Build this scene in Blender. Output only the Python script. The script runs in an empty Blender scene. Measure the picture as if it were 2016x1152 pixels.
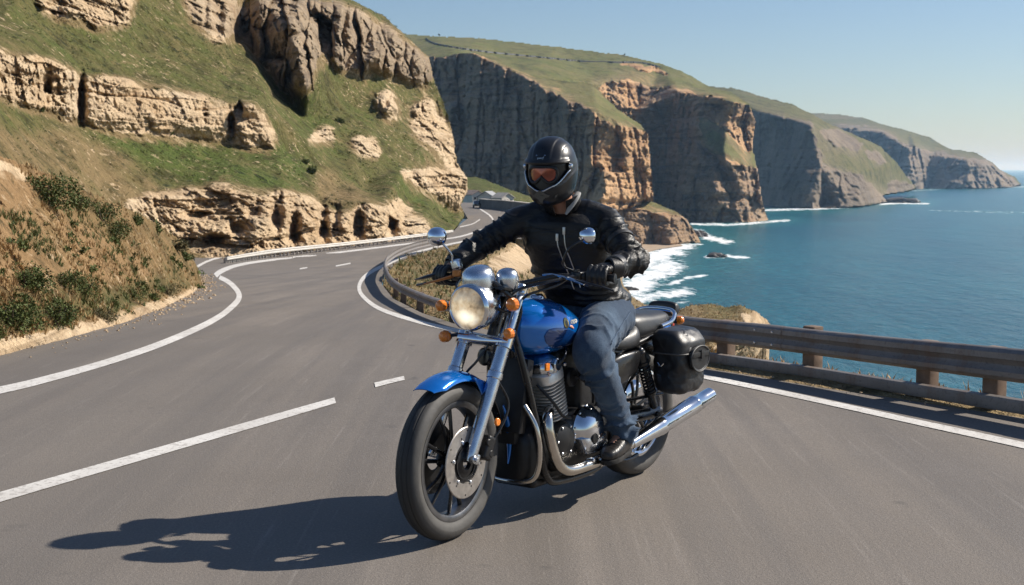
import bpy, bmesh, math, random
import numpy as np
from mathutils import Vector, Matrix, Euler
from mathutils.geometry import delaunay_2d_cdt
random.seed(7)
R = math.radians
scene = bpy.context.scene
COL = scene.collection

# ------------------------------------------------------------------ camera
W0, H0, F0, CAMH, HOR = 2016.0, 1152.0, 2600.0, 1.55, 333.0
PITCH = math.atan((H0 / 2 - HOR) / F0)
cam_data = bpy.data.cameras.new('camera')
cam = bpy.data.objects.new('camera', cam_data)
COL.objects.link(cam)
cam.location = (0, 0, CAMH)
cam.rotation_euler = (math.pi / 2 - PITCH, 0, 0)
cam_data.sensor_width = 36
cam_data.lens = 36 * F0 / W0
cam_data.clip_start = 0.1
cam_data.clip_end = 120000
cam_data.dof.use_dof = True
cam_data.dof.focus_distance = 5.9
cam_data.dof.aperture_fstop = 13.0
scene.camera = cam
CP, SP = math.cos(PITCH), math.sin(PITCH)

def ray(px, py):
    """direction per unit of world Y through a point of the reference view"""
    px = np.asarray(px, float); py = np.asarray(py, float)
    a = px - W0 / 2; b = -(py - H0 / 2)
    ry = CP * F0 + SP * b
    rz = -SP * F0 + CP * b
    return a / ry, rz / ry

def at(px, py, Y):
    dx, dz = ray(px, py)
    Y = np.asarray(Y, float)
    return np.stack([dx * Y, Y + 0 * dx, CAMH + dz * Y], -1)

def zroad(Y):
    Y = np.asarray(Y, float)
    s = 0.06 * 1.2 * np.logaddexp(0, (Y - 11.5) / 1.2)
    return -(5 - 0.4 * np.logaddexp(0, (5 - s) / 0.4))

_YS = np.geomspace(1.5, 900, 1400)
_ZS = zroad(_YS)
def ground_Y(px, py):
    dx, dz = ray(px, py)
    dz = np.atleast_1d(dz).ravel()
    out = np.empty(dz.shape)
    for i, d in enumerate(dz):
        g = CAMH + d * _YS - _ZS
        k = int(np.argmax(g < 0)) if (g < 0).any() else len(_YS) - 1
        k = max(k, 1)
        t = g[k - 1] / max(g[k - 1] - g[k], 1e-9)
        out[i] = _YS[k - 1] + t * (_YS[k] - _YS[k - 1])
    return out

def ground(px, py, lift=0.0):
    Y = ground_Y(px, py)
    dx, dz = ray(px, py)
    P = np.stack([np.atleast_1d(dx).ravel() * Y, Y, zroad(Y) + lift], -1)
    return P

# ------------------------------------------------------------------ noise
_rng = np.random.RandomState(11)
_PERM = np.concatenate([_rng.permutation(256)] * 3)
_GRAD = _rng.normal(size=(256, 3)); _GRAD /= np.linalg.norm(_GRAD, axis=1)[:, None]
_RND = _rng.rand(256)
def _hash(i, j, k):
    return _PERM[(_PERM[(_PERM[i & 255] + j) & 255] + k) & 255]
def perlin(P):
    P = np.asarray(P, float)
    I = np.floor(P).astype(int); f = P - I
    u = f * f * f * (f * (f * 6 - 15) + 10)
    r = 0
    for a in (0, 1):
        for b in (0, 1):
            for c in (0, 1):
                h = _hash(I[:, 0] + a, I[:, 1] + b, I[:, 2] + c)
                g = _GRAD[h]
                d = g[:, 0] * (f[:, 0] - a) + g[:, 1] * (f[:, 1] - b) + g[:, 2] * (f[:, 2] - c)
                w = (u[:, 0] if a else 1 - u[:, 0]) * (u[:, 1] if b else 1 - u[:, 1]) * (u[:, 2] if c else 1 - u[:, 2])
                r = r + w * d
    return r
def fbm(P, oct=4, gain=0.5):
    P = np.asarray(P, float); r = 0; a = 1.0
    for o in range(oct):
        r = r + a * perlin(P * 2.0 ** o + 17.3 * o); a *= gain
    return r
def cells(P):
    """nearest and second nearest feature distance plus the cell's random value"""
    P = np.asarray(P, float); I = np.floor(P).astype(int)
    f1 = np.full(len(P), 9.0); f2 = f1.copy(); rid = np.zeros(len(P))
    for a in (-1, 0, 1):
        for b in (-1, 0, 1):
            for c in (-1, 0, 1):
                J = I + np.array([a, b, c])
                h = _hash(J[:, 0], J[:, 1], J[:, 2])
                q = J + np.stack([_RND[h], _RND[(h + 71) & 255], _RND[(h + 139) & 255]], -1)
                d = np.sqrt(((P - q) ** 2).sum(1))
                near = d < f1
                f2 = np.where(near, f1, np.minimum(f2, d))
                rid = np.where(near, _RND[(h + 33) & 255], rid)
                f1 = np.where(near, d, f1)
    return f1, f2, rid
def sstep(a, b, x):
    t = np.clip((x - a) / (b - a), 0, 1)
    return t * t * (3 - 2 * t)

# ------------------------------------------------------------------ objects
def tag(o, label=None, cat=None, group=None, kind=None):
    if label: o['label'] = label
    if cat: o['category'] = cat
    if group: o['group'] = group
    if kind: o['kind'] = kind
    return o
def link(o, parent=None):
    COL.objects.link(o)
    if parent is not None: o.parent = parent
    return o
def empty(name, loc=(0, 0, 0), rz=0.0):
    o = bpy.data.objects.new(name, None)
    o.empty_display_size = 0.2
    o.location = loc; o.rotation_euler = (0, 0, rz)
    return link(o)
def mesh_obj(name, verts, faces, mat, parent=None, smooth=True, attrs=None):
    me = bpy.data.meshes.new(name)
    verts = np.asarray(verts, np.float32)
    if isinstance(faces, np.ndarray):
        n, k = faces.shape
        me.vertices.add(len(verts)); me.vertices.foreach_set('co', verts.ravel())
        me.loops.add(n * k); me.loops.foreach_set('vertex_index', faces.astype(np.int32).ravel())
        me.polygons.add(n)
        me.polygons.foreach_set('loop_start', np.arange(0, n * k, k, dtype=np.int32))
        me.polygons.foreach_set('loop_total', np.full(n, k, dtype=np.int32))
        me.update(calc_edges=True)
    else:
        me.from_pydata([tuple(v) for v in verts], [], [tuple(f) for f in faces])
    if attrs:
        for k2, v in attrs.items():
            a = me.attributes.new(k2, 'FLOAT', 'POINT')
            a.data.foreach_set('value', np.asarray(v, np.float32))
    me.polygons.foreach_set('use_smooth', np.full(len(me.polygons), smooth))
    me.validate()
    if mat: me.materials.append(mat)
    o = bpy.data.objects.new(name, me)
    return link(o, parent)

# ------------------------------------------------------------------ material helpers
class NT:
    def __init__(s, name):
        s.m = bpy.data.materials.new(name); s.m.use_nodes = True
        s.t = s.m.node_tree; s.n = s.t.nodes; s.n.clear()
        s.out = s.n.new('ShaderNodeOutputMaterial')
        s.b = s.n.new('ShaderNodeBsdfPrincipled')
        s.t.links.new(s.b.outputs[0], s.out.inputs[0])
        s.tc = s.n.new('ShaderNodeTexCoord')
    def L(s, a, b): s.t.links.new(a, b)
    def mapping(s, scale=(1, 1, 1), rot=(0, 0, 0), src='Object'):
        m = s.n.new('ShaderNodeMapping')
        m.inputs['Scale'].default_value = scale; m.inputs['Rotation'].default_value = rot
        s.L(s.tc.outputs[src], m.inputs[0]); return m.outputs[0]
    def noise(s, scale, detail=4, rough=0.55, vec=None, dist=0.0):
        n = s.n.new('ShaderNodeTexNoise')
        n.inputs['Scale'].default_value = scale; n.inputs['Detail'].default_value = detail
        n.inputs['Roughness'].default_value = rough; n.inputs['Distortion'].default_value = dist
        s.L(vec if vec is not None else s.tc.outputs['Object'], n.inputs['Vector'])
        return n.outputs['Fac']
    def voro(s, scale, vec=None, feature='F1', out='Distance'):
        n = s.n.new('ShaderNodeTexVoronoi'); n.feature = feature
        n.inputs['Scale'].default_value = scale
        s.L(vec if vec is not None else s.tc.outputs['Object'], n.inputs['Vector'])
        return n.outputs[out]
    def ramp(s, fac, stops, interp='LINEAR'):
        r = s.n.new('ShaderNodeValToRGB'); e = r.color_ramp.elements
        r.color_ramp.interpolation = interp
        while len(e) > 1: e.remove(e[-1])
        for i, (p, c) in enumerate(stops):
            c = tuple(c) + (1,) if hasattr(c, '__len__') else (c, c, c, 1)
            if i == 0: e[0].position = p; e[0].color = c
            else:
                x = e.new(p); x.color = c
        s.L(fac, r.inputs[0]); return r.outputs[0]
    def mix(s, fac, a, b, mode='MIX'):
        m = s.n.new('ShaderNodeMix'); m.data_type = 'RGBA'; m.blend_type = mode; m.clamp_factor = True
        for sock, v in ((m.inputs[0], fac), (m.inputs[6], a), (m.inputs[7], b)):
            if isinstance(v, (int, float)): sock.default_value = v if sock.type == 'VALUE' else (v, v, v, 1)
            elif isinstance(v, (tuple, list)): sock.default_value = tuple(v) + (1,) if len(v) == 3 else v
            else: s.L(v, sock)
        return m.outputs[2]
    def math(s, op, a, b=0.0, c=None):
        m = s.n.new('ShaderNodeMath'); m.operation = op
        for i, v in enumerate((a, b, c)):
            if v is None: continue
            if isinstance(v, (int, float)): m.inputs[i].default_value = v
            else: s.L(v, m.inputs[i])
        return m.outputs[0]
    def attr(s, name):
        a = s.n.new('ShaderNodeAttribute'); a.attribute_name = name; return a.outputs['Fac']
    def bump(s, h, strength=0.3, dist=0.02, normal=None):
        b = s.n.new('ShaderNodeBump'); b.inputs['Strength'].default_value = strength
        b.inputs['Distance'].default_value = dist; s.L(h, b.inputs['Height'])
        if normal is not None: s.L(normal, b.inputs['Normal'])
        return b.outputs[0]
    def set(s, **kw):
        for k, v in kw.items():
            k = k.replace('_', ' ')
            i = s.b.inputs[k]
            if isinstance(v, (int, float)): i.default_value = v
            elif isinstance(v, (tuple, list)): i.default_value = tuple(v) + (1,) if len(v) == 3 and i.type == 'RGBA' else v
            else: s.L(v, i)
        return s

def simple(name, col, rough=0.5, metal=0.0, var=0.15, vscale=8.0, bump=0.0, bscale=60.0, coat=0.0, **kw):
    t = NT(name)
    n = t.noise(vscale, 5, 0.6)
    c = t.mix(t.ramp(n, [(0.3, 0.0), (0.7, 1.0)]), tuple(x * (1 - var) for x in col), tuple(min(1, x * (1 + var)) for x in col))
    t.set(Base_Color=c, Metallic=metal, Coat_Weight=coat, Coat_Roughness=0.04)
    r = t.ramp(t.noise(vscale * 2.3, 4, 0.6), [(0.3, max(0.02, rough * 0.8)), (0.75, min(1, rough * 1.25))])
    t.set(Roughness=r)
    if bump: t.set(Normal=t.bump(t.noise(bscale, 4, 0.6), bump, 0.002))
    if kw: t.set(**kw)
    return t.m

# ------------------------------------------------------------------ light
SUN_AZ = (0.95, 0.31); SUN_EL = R(38)
_l = math.hypot(*SUN_AZ)
SUN = Vector((SUN_AZ[0] / _l * math.cos(SUN_EL), SUN_AZ[1] / _l * math.cos(SUN_EL), math.sin(SUN_EL)))
sd = bpy.data.lights.new('sun', 'SUN'); sd.energy = 5.0; sd.angle = R(0.5); sd.color = (1.0, 0.93, 0.83)
so = bpy.data.objects.new('sun', sd); COL.objects.link(so)
so.rotation_euler = SUN.to_track_quat('Z', 'Y').to_euler()
world = bpy.data.worlds.new('World'); scene.world = world; world.use_nodes = True
wn = world.node_tree.nodes; bg = wn['Background']
sky = wn.new('ShaderNodeTexSky'); sky.sky_type = 'NISHITA'; sky.sun_disc = False
sky.sun_elevation = SUN_EL; sky.sun_rotation = math.atan2(SUN_AZ[0], SUN_AZ[1])
sky.air_density = 1.0; sky.dust_density = 0.4; sky.ozone_density = 1.5
tint = wn.new('ShaderNodeMix'); tint.data_type = 'RGBA'; tint.blend_type = 'MULTIPLY'; tint.inputs[0].default_value = 1.0; tint.inputs[7].default_value = (0.90, 0.98, 1.12, 1)
world.node_tree.links.new(sky.outputs[0], tint.inputs[6]); world.node_tree.links.new(tint.outputs[2], bg.inputs[0]); bg.inputs[1].default_value = 0.066
scene.view_settings.view_transform = 'Standard'; scene.view_settings.look = 'None'
scene.view_settings.exposure = 0.44; scene.view_settings.gamma = 1.0
scene.cycles.max_bounces = 6; scene.cycles.volume_bounces = 1
scene.cycles.use_denoising = True
HAZE = 0.00006
# ------------------------------------------------------------------ terrain built as reliefs: every point has its own true distance
def inside(poly, X, Y):
    r = np.zeros(X.shape, bool); n = len(poly)
    for i in range(n):
        x1, y1 = poly[i]; x2, y2 = poly[(i + 1) % n]
        if y1 == y2: continue
        c = ((y1 > Y) != (y2 > Y)) & (X < (x2 - x1) * (Y - y1) / (y2 - y1) + x1)
        r ^= c
    return r
def blur(A, s):
    if s <= 0: return A
    r = int(3 * s) + 1; k = np.exp(-0.5 * (np.arange(-r, r + 1) / s) ** 2); k /= k.sum()
    for ax in (0, 1):
        p = np.pad(A, [(r, r) if a == ax else (0, 0) for a in (0, 1)], mode='edge')
        A = sum(k[i] * np.take(p, range(i, i + A.shape[ax]), axis=ax) for i in range(2 * r + 1))
    return A
def tri_interp(ctrl, X, Y):
    pts = [Vector((c[0], c[1])) for c in ctrl]
    vs, es, fs, ov, oe, of = delaunay_2d_cdt(pts, [], [], 0, 1e-6)
    inv = [1.0 / ctrl[o[0]][2] for o in ov]
    out = np.full(X.shape, np.nan)
    for f in fs:
        (ax, ay), (bx, by), (cx, cy) = [(vs[i].x, vs[i].y) for i in f]
        d = (by - cy) * (ax - cx) + (cx - bx) * (ay - cy)
        if abs(d) < 1e-9: continue
        sel = (X >= min(ax, bx, cx)) & (X <= max(ax, bx, cx)) & (Y >= min(ay, by, cy)) & (Y <= max(ay, by, cy))
        x = X[sel]; y = Y[sel]
        l1 = ((by - cy) * (x - cx) + (cx - bx) * (y - cy)) / d
        l2 = ((cy - ay) * (x - cx) + (ax - cx) * (y - cy)) / d
        l3 = 1 - l1 - l2
        ok = (l1 >= -1e-6) & (l2 >= -1e-6) & (l3 >= -1e-6)
        v = l1 * inv[f[0]] + l2 * inv[f[1]] + l3 * inv[f[2]]
        t = out[sel]; t[ok] = v[ok]; out[sel] = t
    ok = ~np.isnan(out); rows = np.arange(out.shape[0])
    cols = [j for j in range(out.shape[1]) if ok[:, j].any()]
    for j in cols: out[:, j] = np.interp(rows, rows[ok[:, j]], out[ok[:, j], j])
    for j in range(out.shape[1]):
        if not ok[:, j].any(): out[:, j] = out[:, min(cols, key=lambda c: abs(c - j))]
    return out
def masks(polys, X, Y, jit, soft, seed):
    Q = np.stack([X.ravel() / 26, Y.ravel() / 20, np.full(X.size, seed)], -1)
    jx = ((fbm(Q, 4) + 0.5 * fbm(Q * 3.1, 3)) * jit).reshape(X.shape); jy = ((fbm(Q + 31.7, 4) + 0.5 * fbm(Q * 3.3 + 9, 3)) * jit).reshape(X.shape)
    m = np.zeros(X.shape)
    for p in polys: m = np.maximum(m, inside(p, X + jx, Y + jy).astype(float))
    return blur(m, soft)
def rock_relief(P, s, zs=0.7, rib=0.0):
    W = np.stack([fbm(P / (s * 2.4) + 3, 2), fbm(P / (s * 2.4) + 8, 2), 0.4 * fbm(P / (s * 2.4) + 13, 2)], -1) * s * 0.5
    Q = P + W
    f1, f2, r = cells(Q / (s * np.array([1.9, 1.9, zs * 1.5])))
    g1, g2, q = cells(Q / (s * np.array([0.75, 0.75, zs * 0.5])) + 9)
    h = P[:, 2] / (s * 0.55) + 0.9 * fbm(P / (s * 3.5) + 5, 2)
    saw = h - np.floor(h); lr = _RND[(np.floor(h).astype(int) * 7) & 255]
    bed = np.exp(-((saw - 0.06) / 0.055) ** 2) * (0.35 + 0.65 * lr)
    crack = np.exp(-((f2 - f1) / 0.045) ** 2) * (0.3 + 0.7 * r)
    crack2 = np.exp(-((g2 - g1) / 0.05) ** 2) * sstep(0.45, 0.8, q)
    big = fbm(P / (s * 2.6) + 2, 3)
    h3 = P[:, 2] / (s * 0.20) + 0.7 * fbm(P / (s * 3.0) + 25, 2); lr2 = _RND[(np.floor(h3).astype(int) * 13 + 5) & 255]
    j1, j2, jt = cells(Q / (s * np.array([1.1, 1.1, zs * 2.2])) + 41)
    d = 0.22 * (r - 0.5) + 0.11 * (q - 0.5) + 0.40 * (lr - 0.5) + 0.20 * (lr2 - 0.5) + 0.15 * (jt - 0.5) - 0.09 * bed + 0.36 * big - 0.08 * crack - 0.05 * crack2 + 0.10 * fbm(P / (s * 0.5), 4) + 0.085 * fbm(P / (s * 0.12), 3) + 0.05 * (cells(P / (s * np.array([0.22, 0.22, 0.13])) + 77)[2] - 0.5)
    if rib:
        k1, k2, t = cells(P / (s * np.array([1.5, 1.5, 6.0])) + 4 + 0.35 * fbm(P / (s * 3.0), 3)[:, None])
        d = d + rib * (0.7 * (t - 0.5) - 0.35 * np.exp(-((k2 - k1) / 0.10) ** 2) + 0.9 * fbm(P / (s * np.array([2.0, 2.0, 7.0])), 3) + 0.5 * big)
    return d * s
def relief(name, poly, ctrl, mat, step=2.0, rocks=(), s=3.0, zs=0.7, rib=0.0, prot=0.6, edge=3.0, soft=2.0, smooth=4.0,
           grass_amp=0.25, grass_s=4.0, tones=(), tone0=0.5, dark=(), skirt=0.08, rock_all=False, rock_jit=14, hook=None, amp_fn=None, amp=1.0, drop=False):
    xs = np.arange(min(p[0] for p in poly), max(p[0] for p in poly) + step, step)
    ys = np.arange(min(p[1] for p in poly), max(p[1] for p in poly) + step, step)
    X, Y = np.meshgrid(xs, ys)
    inv = blur(tri_interp(ctrl, X, Y), smooth / step)
    D = 1.0 / inv
    Q = np.stack([X.ravel() / 14, Y.ravel() / 14, np.full(X.size, len(name) * 1.7)], -1)
    jx = (fbm(Q, 4) * edge).reshape(X.shape); jy = (fbm(Q + 51, 4) * edge).reshape(X.shape)
    ins = inside(poly, X + jx, Y + jy)
    rock = np.ones(X.shape) if rock_all else masks(rocks, X, Y, rock_jit, soft / step, len(name) * 3.1)
    P = at(X.ravel(), Y.ravel(), D.ravel())
    rk = rock.ravel()
    d = np.zeros(len(P))
    sel = rk > 0.003
    if sel.any(): d[sel] = rk[sel] * (rock_relief(P[sel], s, zs, rib) * amp * (1.0 if amp_fn is None else amp_fn(X.ravel()[sel], Y.ravel()[sel])) + prot * s)
    d += (1 - rk) * grass_amp * (fbm(P / grass_s, 4) + 0.40 * fbm(P / (grass_s * 0.22), 4) + 0.10 * np.abs(fbm(P / (grass_s * 0.06), 2)))
    if hook is not None:
        globals()['CRAG'] = rock
        d = d + hook(X.ravel(), Y.ravel(), P)
    D2 = np.maximum(D.ravel() - d, 2.0)
    P = at(X.ravel(), Y.ravel(), D2)
    tone = np.full(X.shape, float(tone0)); dk = np.zeros(X.shape)
    for p, v in tones:
        m = masks([p], X, Y, 22, 9 / step, 5.5); tone = tone * (1 - m) + v * m
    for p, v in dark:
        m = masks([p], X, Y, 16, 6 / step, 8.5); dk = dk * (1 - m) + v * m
    scr = np.clip(blur(rock, 16 / step) * 1.7 + 0.55 * np.roll(blur(rock, 10 / step), int(14 / step), 0), 0, 1).ravel()
    ny, nx = X.shape
    idx = np.arange(ny * nx).reshape(ny, nx)
    ok = ins[:-1, :-1] & ins[1:, :-1] & ins[:-1, 1:] & ins[1:, 1:]
    a = idx[:-1, :-1][ok]; b = idx[1:, :-1][ok]; c = idx[1:, 1:][ok]; e = idx[:-1, 1:][ok]
    F = np.stack([a, b, c, e], -1)
    # boundary edges get a flank that runs back into the hill
    E = np.concatenate([F[:, [0, 1]], F[:, [1, 2]], F[:, [2, 3]], F[:, [3, 0]]])
    key = np.sort(E, 1); kk = key[:, 0].astype(np.int64) * (ny * nx) + key[:, 1]
    u, inv_i, cnt = np.unique(kk, return_inverse=True, return_counts=True)
    B = E[cnt[inv_i] == 1]
    bv = np.unique(B)
    off = {v: len(P) + i for i, v in enumerate(bv)}
    back = P[bv].copy(); cpos = np.array([0, 0, CAMH])
    back = cpos + (back - cpos) * (1 + skirt); back[:, 2] -= 0.012 * skirt * P[bv][:, 1]
    if drop:
        back = P[bv] + np.stack([0.02 * P[bv][:, 0], 0.10 * P[bv][:, 1], 0 * P[bv][:, 0]], -1); back[:, 2] = -43.0
    SK = np.array([[x, off[x], off[y], y] for x, y in B], dtype=np.int64)
    V = np.concatenate([P, back]); F = np.concatenate([F, SK])
    at_ = {'rock': np.concatenate([rk, rk[bv]]), 'tone': np.concatenate([tone.ravel(), tone.ravel()[bv]]), 'grey': np.concatenate([dk.ravel(), dk.ravel()[bv]]), 'scree': np.concatenate([scr, scr[bv]])}
    used = np.unique(F); rm = np.full(len(V), -1, np.int64); rm[used] = np.arange(len(used))
    o = mesh_obj(name, V[used], rm[F], mat, smooth=True, attrs={k: v[used] for k, v in at_.items()})
    return o, dict(xs=xs, ys=ys, D=D2.reshape(X.shape), ins=ins, rock=rock, step=step)
def depth_at(info, px, py):
    i = int(round((py - info['ys'][0]) / info['step'])); j = int(round((px - info['xs'][0]) / info['step']))
    i = min(max(i, 0), info['D'].shape[0] - 1); j = min(max(j, 0), info['D'].shape[1] - 1)
    return info['D'][i, j]

def terrain_mat(name, k, rockc, greyc, green, olive, dry, spot=0.6, bump=0.5):
    """k: size of the features in metres"""
    t = NT(name)
    rock = t.attr('rock'); tone = t.attr('tone'); grey = t.attr('grey')
    n1 = t.noise(0.5 / k, 6, 0.62); n2 = t.noise(2.2 / k, 6, 0.65)
    strat = t.noise(1.0 / k, 5, 0.6, t.mapping((0.25, 0.25, 3.2)))
    vert = t.noise(1.0 / k, 5, 0.6, t.mapping((1.6, 1.6, 0.12)))
    c = t.ramp(n1, [(0.28, rockc[2]), (0.5, rockc[1]), (0.72, rockc[0])])
    c = t.mix(t.ramp(strat, [(0.35, 0.0), (0.65, 0.55)]), c, rockc[1])
    c = t.mix(t.ramp(strat, [(0.30, 0.75), (0.42, 0.0)]), c, rockc[3])
    c = t.mix(t.ramp(vert, [(0.28, 0.30), (0.42, 0.0)]), c, rockc[3])
    thin = t.noise(1.0 / k, 4, 0.6, t.mapping((0.12, 0.12, 9.0)))
    c = t.mix(t.ramp(thin, [(0.33, 0.65), (0.42, 0.0)]), c, rockc[3])
    c = t.mix(t.ramp(thin, [(0.58, 0.0), (0.68, 0.5)]), c, rockc[0])
    c = t.mix(t.ramp(n2, [(0.32, 0.55), (0.5, 0.0)]), c, rockc[3])
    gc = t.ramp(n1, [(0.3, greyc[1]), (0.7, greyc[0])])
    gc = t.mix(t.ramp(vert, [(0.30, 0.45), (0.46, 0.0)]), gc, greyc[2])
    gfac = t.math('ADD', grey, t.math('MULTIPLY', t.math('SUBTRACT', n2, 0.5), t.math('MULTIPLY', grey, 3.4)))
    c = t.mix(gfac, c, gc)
    tn = t.math('ADD', tone, t.math('MULTIPLY', t.math('SUBTRACT', t.noise(0.8 / k, 6, 0.68), 0.5), 1.5))
    g = t.ramp(tn, [(0.1, dry), (0.5, olive), (0.95, green)])
    streak = t.noise(2.6 / k, 6, 0.66, t.mapping((1.0, 0.35, 0.6), (0, 0, 0.6)))
    g = t.mix(t.ramp(streak, [(0.34, 0.8), (0.5, 0.0)]), g, tuple(x * 0.45 for x in olive))
    g = t.mix(t.ramp(streak, [(0.58, 0.0), (0.74, spot)]), g, tuple(x * 1.2 for x in dry))
    sh = t.noise(4.0 / k, 4, 0.62); dens = t.noise(0.35 / k, 3, 0.6)
    g = t.mix(t.math('MULTIPLY', t.ramp(sh, [(0.57, 0.0), (0.63, spot)]), t.ramp(dens, [(0.38, 0.15), (0.6, 1.0)])), g, (0.026, 0.036, 0.016))
    stones = t.noise(5.0 / k, 4, 0.62, t.mapping((1, 1, 1.6), (0, 0.5, 0.6)))
    g = t.mix(t.math('MULTIPLY', t.ramp(stones, [(0.59, 0.0), (0.66, spot)]), t.ramp(dens, [(0.40, 1.0), (0.58, 0.1)])), g, rockc[1])
    sc_ = t.math('ADD', t.attr('scree'), t.math('MULTIPLY', t.math('SUBTRACT', t.noise(1.6 / k, 6, 0.7), 0.5), 1.9))
    soil = t.ramp(n2, [(0.3, tuple(x * 0.55 for x in rockc[2])), (0.5, dry), (0.7, rockc[1])])
    g = t.mix(t.ramp(sc_, [(0.52, 0.0), (0.80, 0.85)]), g, soil)
    edgen = t.noise(1.1 / k, 6, 0.7, t.mapping((0.5, 0.5, 2.2)))
    rf = t.math('ADD', rock, t.math('ADD', t.math('MULTIPLY', t.math('SUBTRACT', n2, 0.5), 0.7), t.math('MULTIPLY', t.math('SUBTRACT', edgen, 0.5), 1.5)))
    base = t.mix(t.ramp(rf, [(0.40, 0.0), (0.56, 1.0)]), g, c)
    fine = t.noise(14.0 / k, 5, 0.7)
    fo = t.math('ADD', t.math('MULTIPLY', fine, 0.8), 0.6)
    base = t.mix(1.0, base, t.ramp(fine, [(0.25, 0.62), (0.5, 1.0), (0.75, 1.22)]), 'MULTIPLY')
    t.set(Base_Color=base, Roughness=0.95, Specular_IOR_Level=0.15,
          Normal=t.bump(t.math('ADD', t.math('MULTIPLY', n2, 1.0), t.math('MULTIPLY', fine, 0.35)), bump, 0.25 * k))
    return t.m

WARM = [(0.70, 0.56, 0.39), (0.62, 0.465, 0.295), (0.50, 0.335, 0.185), (0.26, 0.175, 0.10)]
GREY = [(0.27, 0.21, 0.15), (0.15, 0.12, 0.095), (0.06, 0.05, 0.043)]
M_hill = terrain_mat('hillside_ground', 4.0, WARM, GREY, (0.085, 0.115, 0.026), (0.130, 0.118, 0.043), (0.23, 0.165, 0.08), 0.8, 0.9)
M_bank = terrain_mat('bank_ground', 1.0, WARM, GREY, (0.075, 0.085, 0.030), (0.205, 0.140, 0.062), (0.31, 0.195, 0.095), 0.75, 0.9)
M_head = terrain_mat('headland_ground', 30.0, [(0.56, 0.38, 0.22), (0.46, 0.28, 0.145), (0.32, 0.19, 0.10), (0.11, 0.08, 0.058)], GREY,
                     (0.105, 0.130, 0.035), (0.155, 0.145, 0.055), (0.21, 0.17, 0.085), 0.30)
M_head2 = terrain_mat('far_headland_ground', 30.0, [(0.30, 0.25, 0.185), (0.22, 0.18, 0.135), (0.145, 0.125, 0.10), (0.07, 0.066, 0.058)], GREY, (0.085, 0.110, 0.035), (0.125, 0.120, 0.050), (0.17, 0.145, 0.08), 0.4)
M_slope = terrain_mat('coast_ground', 2.0, WARM, GREY, (0.10, 0.105, 0.038), (0.21, 0.16, 0.075), (0.33, 0.24, 0.13), 0.85, 0.9)

def gY(px, py): return float(ground_Y(px, py)[0])

# ---- the hill on the left
hill_poly = [(-160, -150), (430, -150), (560, -70), (690, -3), (760, 33), (800, 70), (845, 112), (852, 150), (870, 190), (892, 262), (900, 320), (921, 350),
             (921, 378), (908, 402), (916, 425), (905, 440), (890, 459), (800, 472), (640, 490), (500, 507), (445, 514), (380, 520), (200, 570), (-160, 570)]
hill_ctrl = [(-160, 420, 50), (-160, 570, 46), (0, 420, 62), (120, 450, 72), (230, 500, 85), (200, 570, 80), (380, 512, 93), (500, 504, gY(500, 507)), (640, 487, gY(640, 490)),
             (800, 470, gY(800, 472)), (890, 457, gY(890, 459)), (905, 430, 168),
             (-160, 300, 52), (0, 310, 66), (120, 340, 80), (230, 400, 90), (330, 378, 100), (450, 362, 106), (560, 372, 112), (620, 392, 117), (700, 390, 122), (760, 397, 130), (840, 432, 137),
             (-160, 190, 66), (0, 190, 80), (90, 228, 92), (170, 245, 101), (300, 262, 111), (430, 285, 120), (540, 292, 126),
             (-160, 90, 68), (0, 98, 82), (90, 120, 94), (170, 150, 103), (300, 172, 113), (430, 203, 121), (520, 213, 127),
             (-160, 20, 86), (0, 40, 98), (100, 60, 108), (300, 100, 127), (450, 150, 136), (-160, -150, 125), (150, -150, 140), (300, -60, 146), (430, -150, 175),
             (470, 60, 176), (545, 172, 163), (600, 242, 153), (655, 300, 148), (720, 368, 145), (790, 410, 144),
             (440, 75, 146), (522, 180, 135), (588, 262, 133), (640, 322, 135), (700, 366, 137),
             (570, 50, 158), (605, 170, 151), (650, 120, 172), (640, 210, 160), (700, 200, 172), (700, 290, 153), (760, 340, 153), (800, 330, 160), (850, 385, 163), (885, 425, 172),
             (480, -20, 184), (600, 0, 186), (700, 22, 196), (800, 76, 206), (843, 128, 209), (700, 130, 181), (780, 165, 192), (842, 205, 201),
             (560, -70, 225), (690, -6, 224), (760, 30, 226), (845, 108, 222), (852, 160, 210), (872, 200, 203), (893, 265, 194), (902, 325, 187), (923, 355, 180), (918, 400, 178), (916, 425, 180)]
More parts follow.
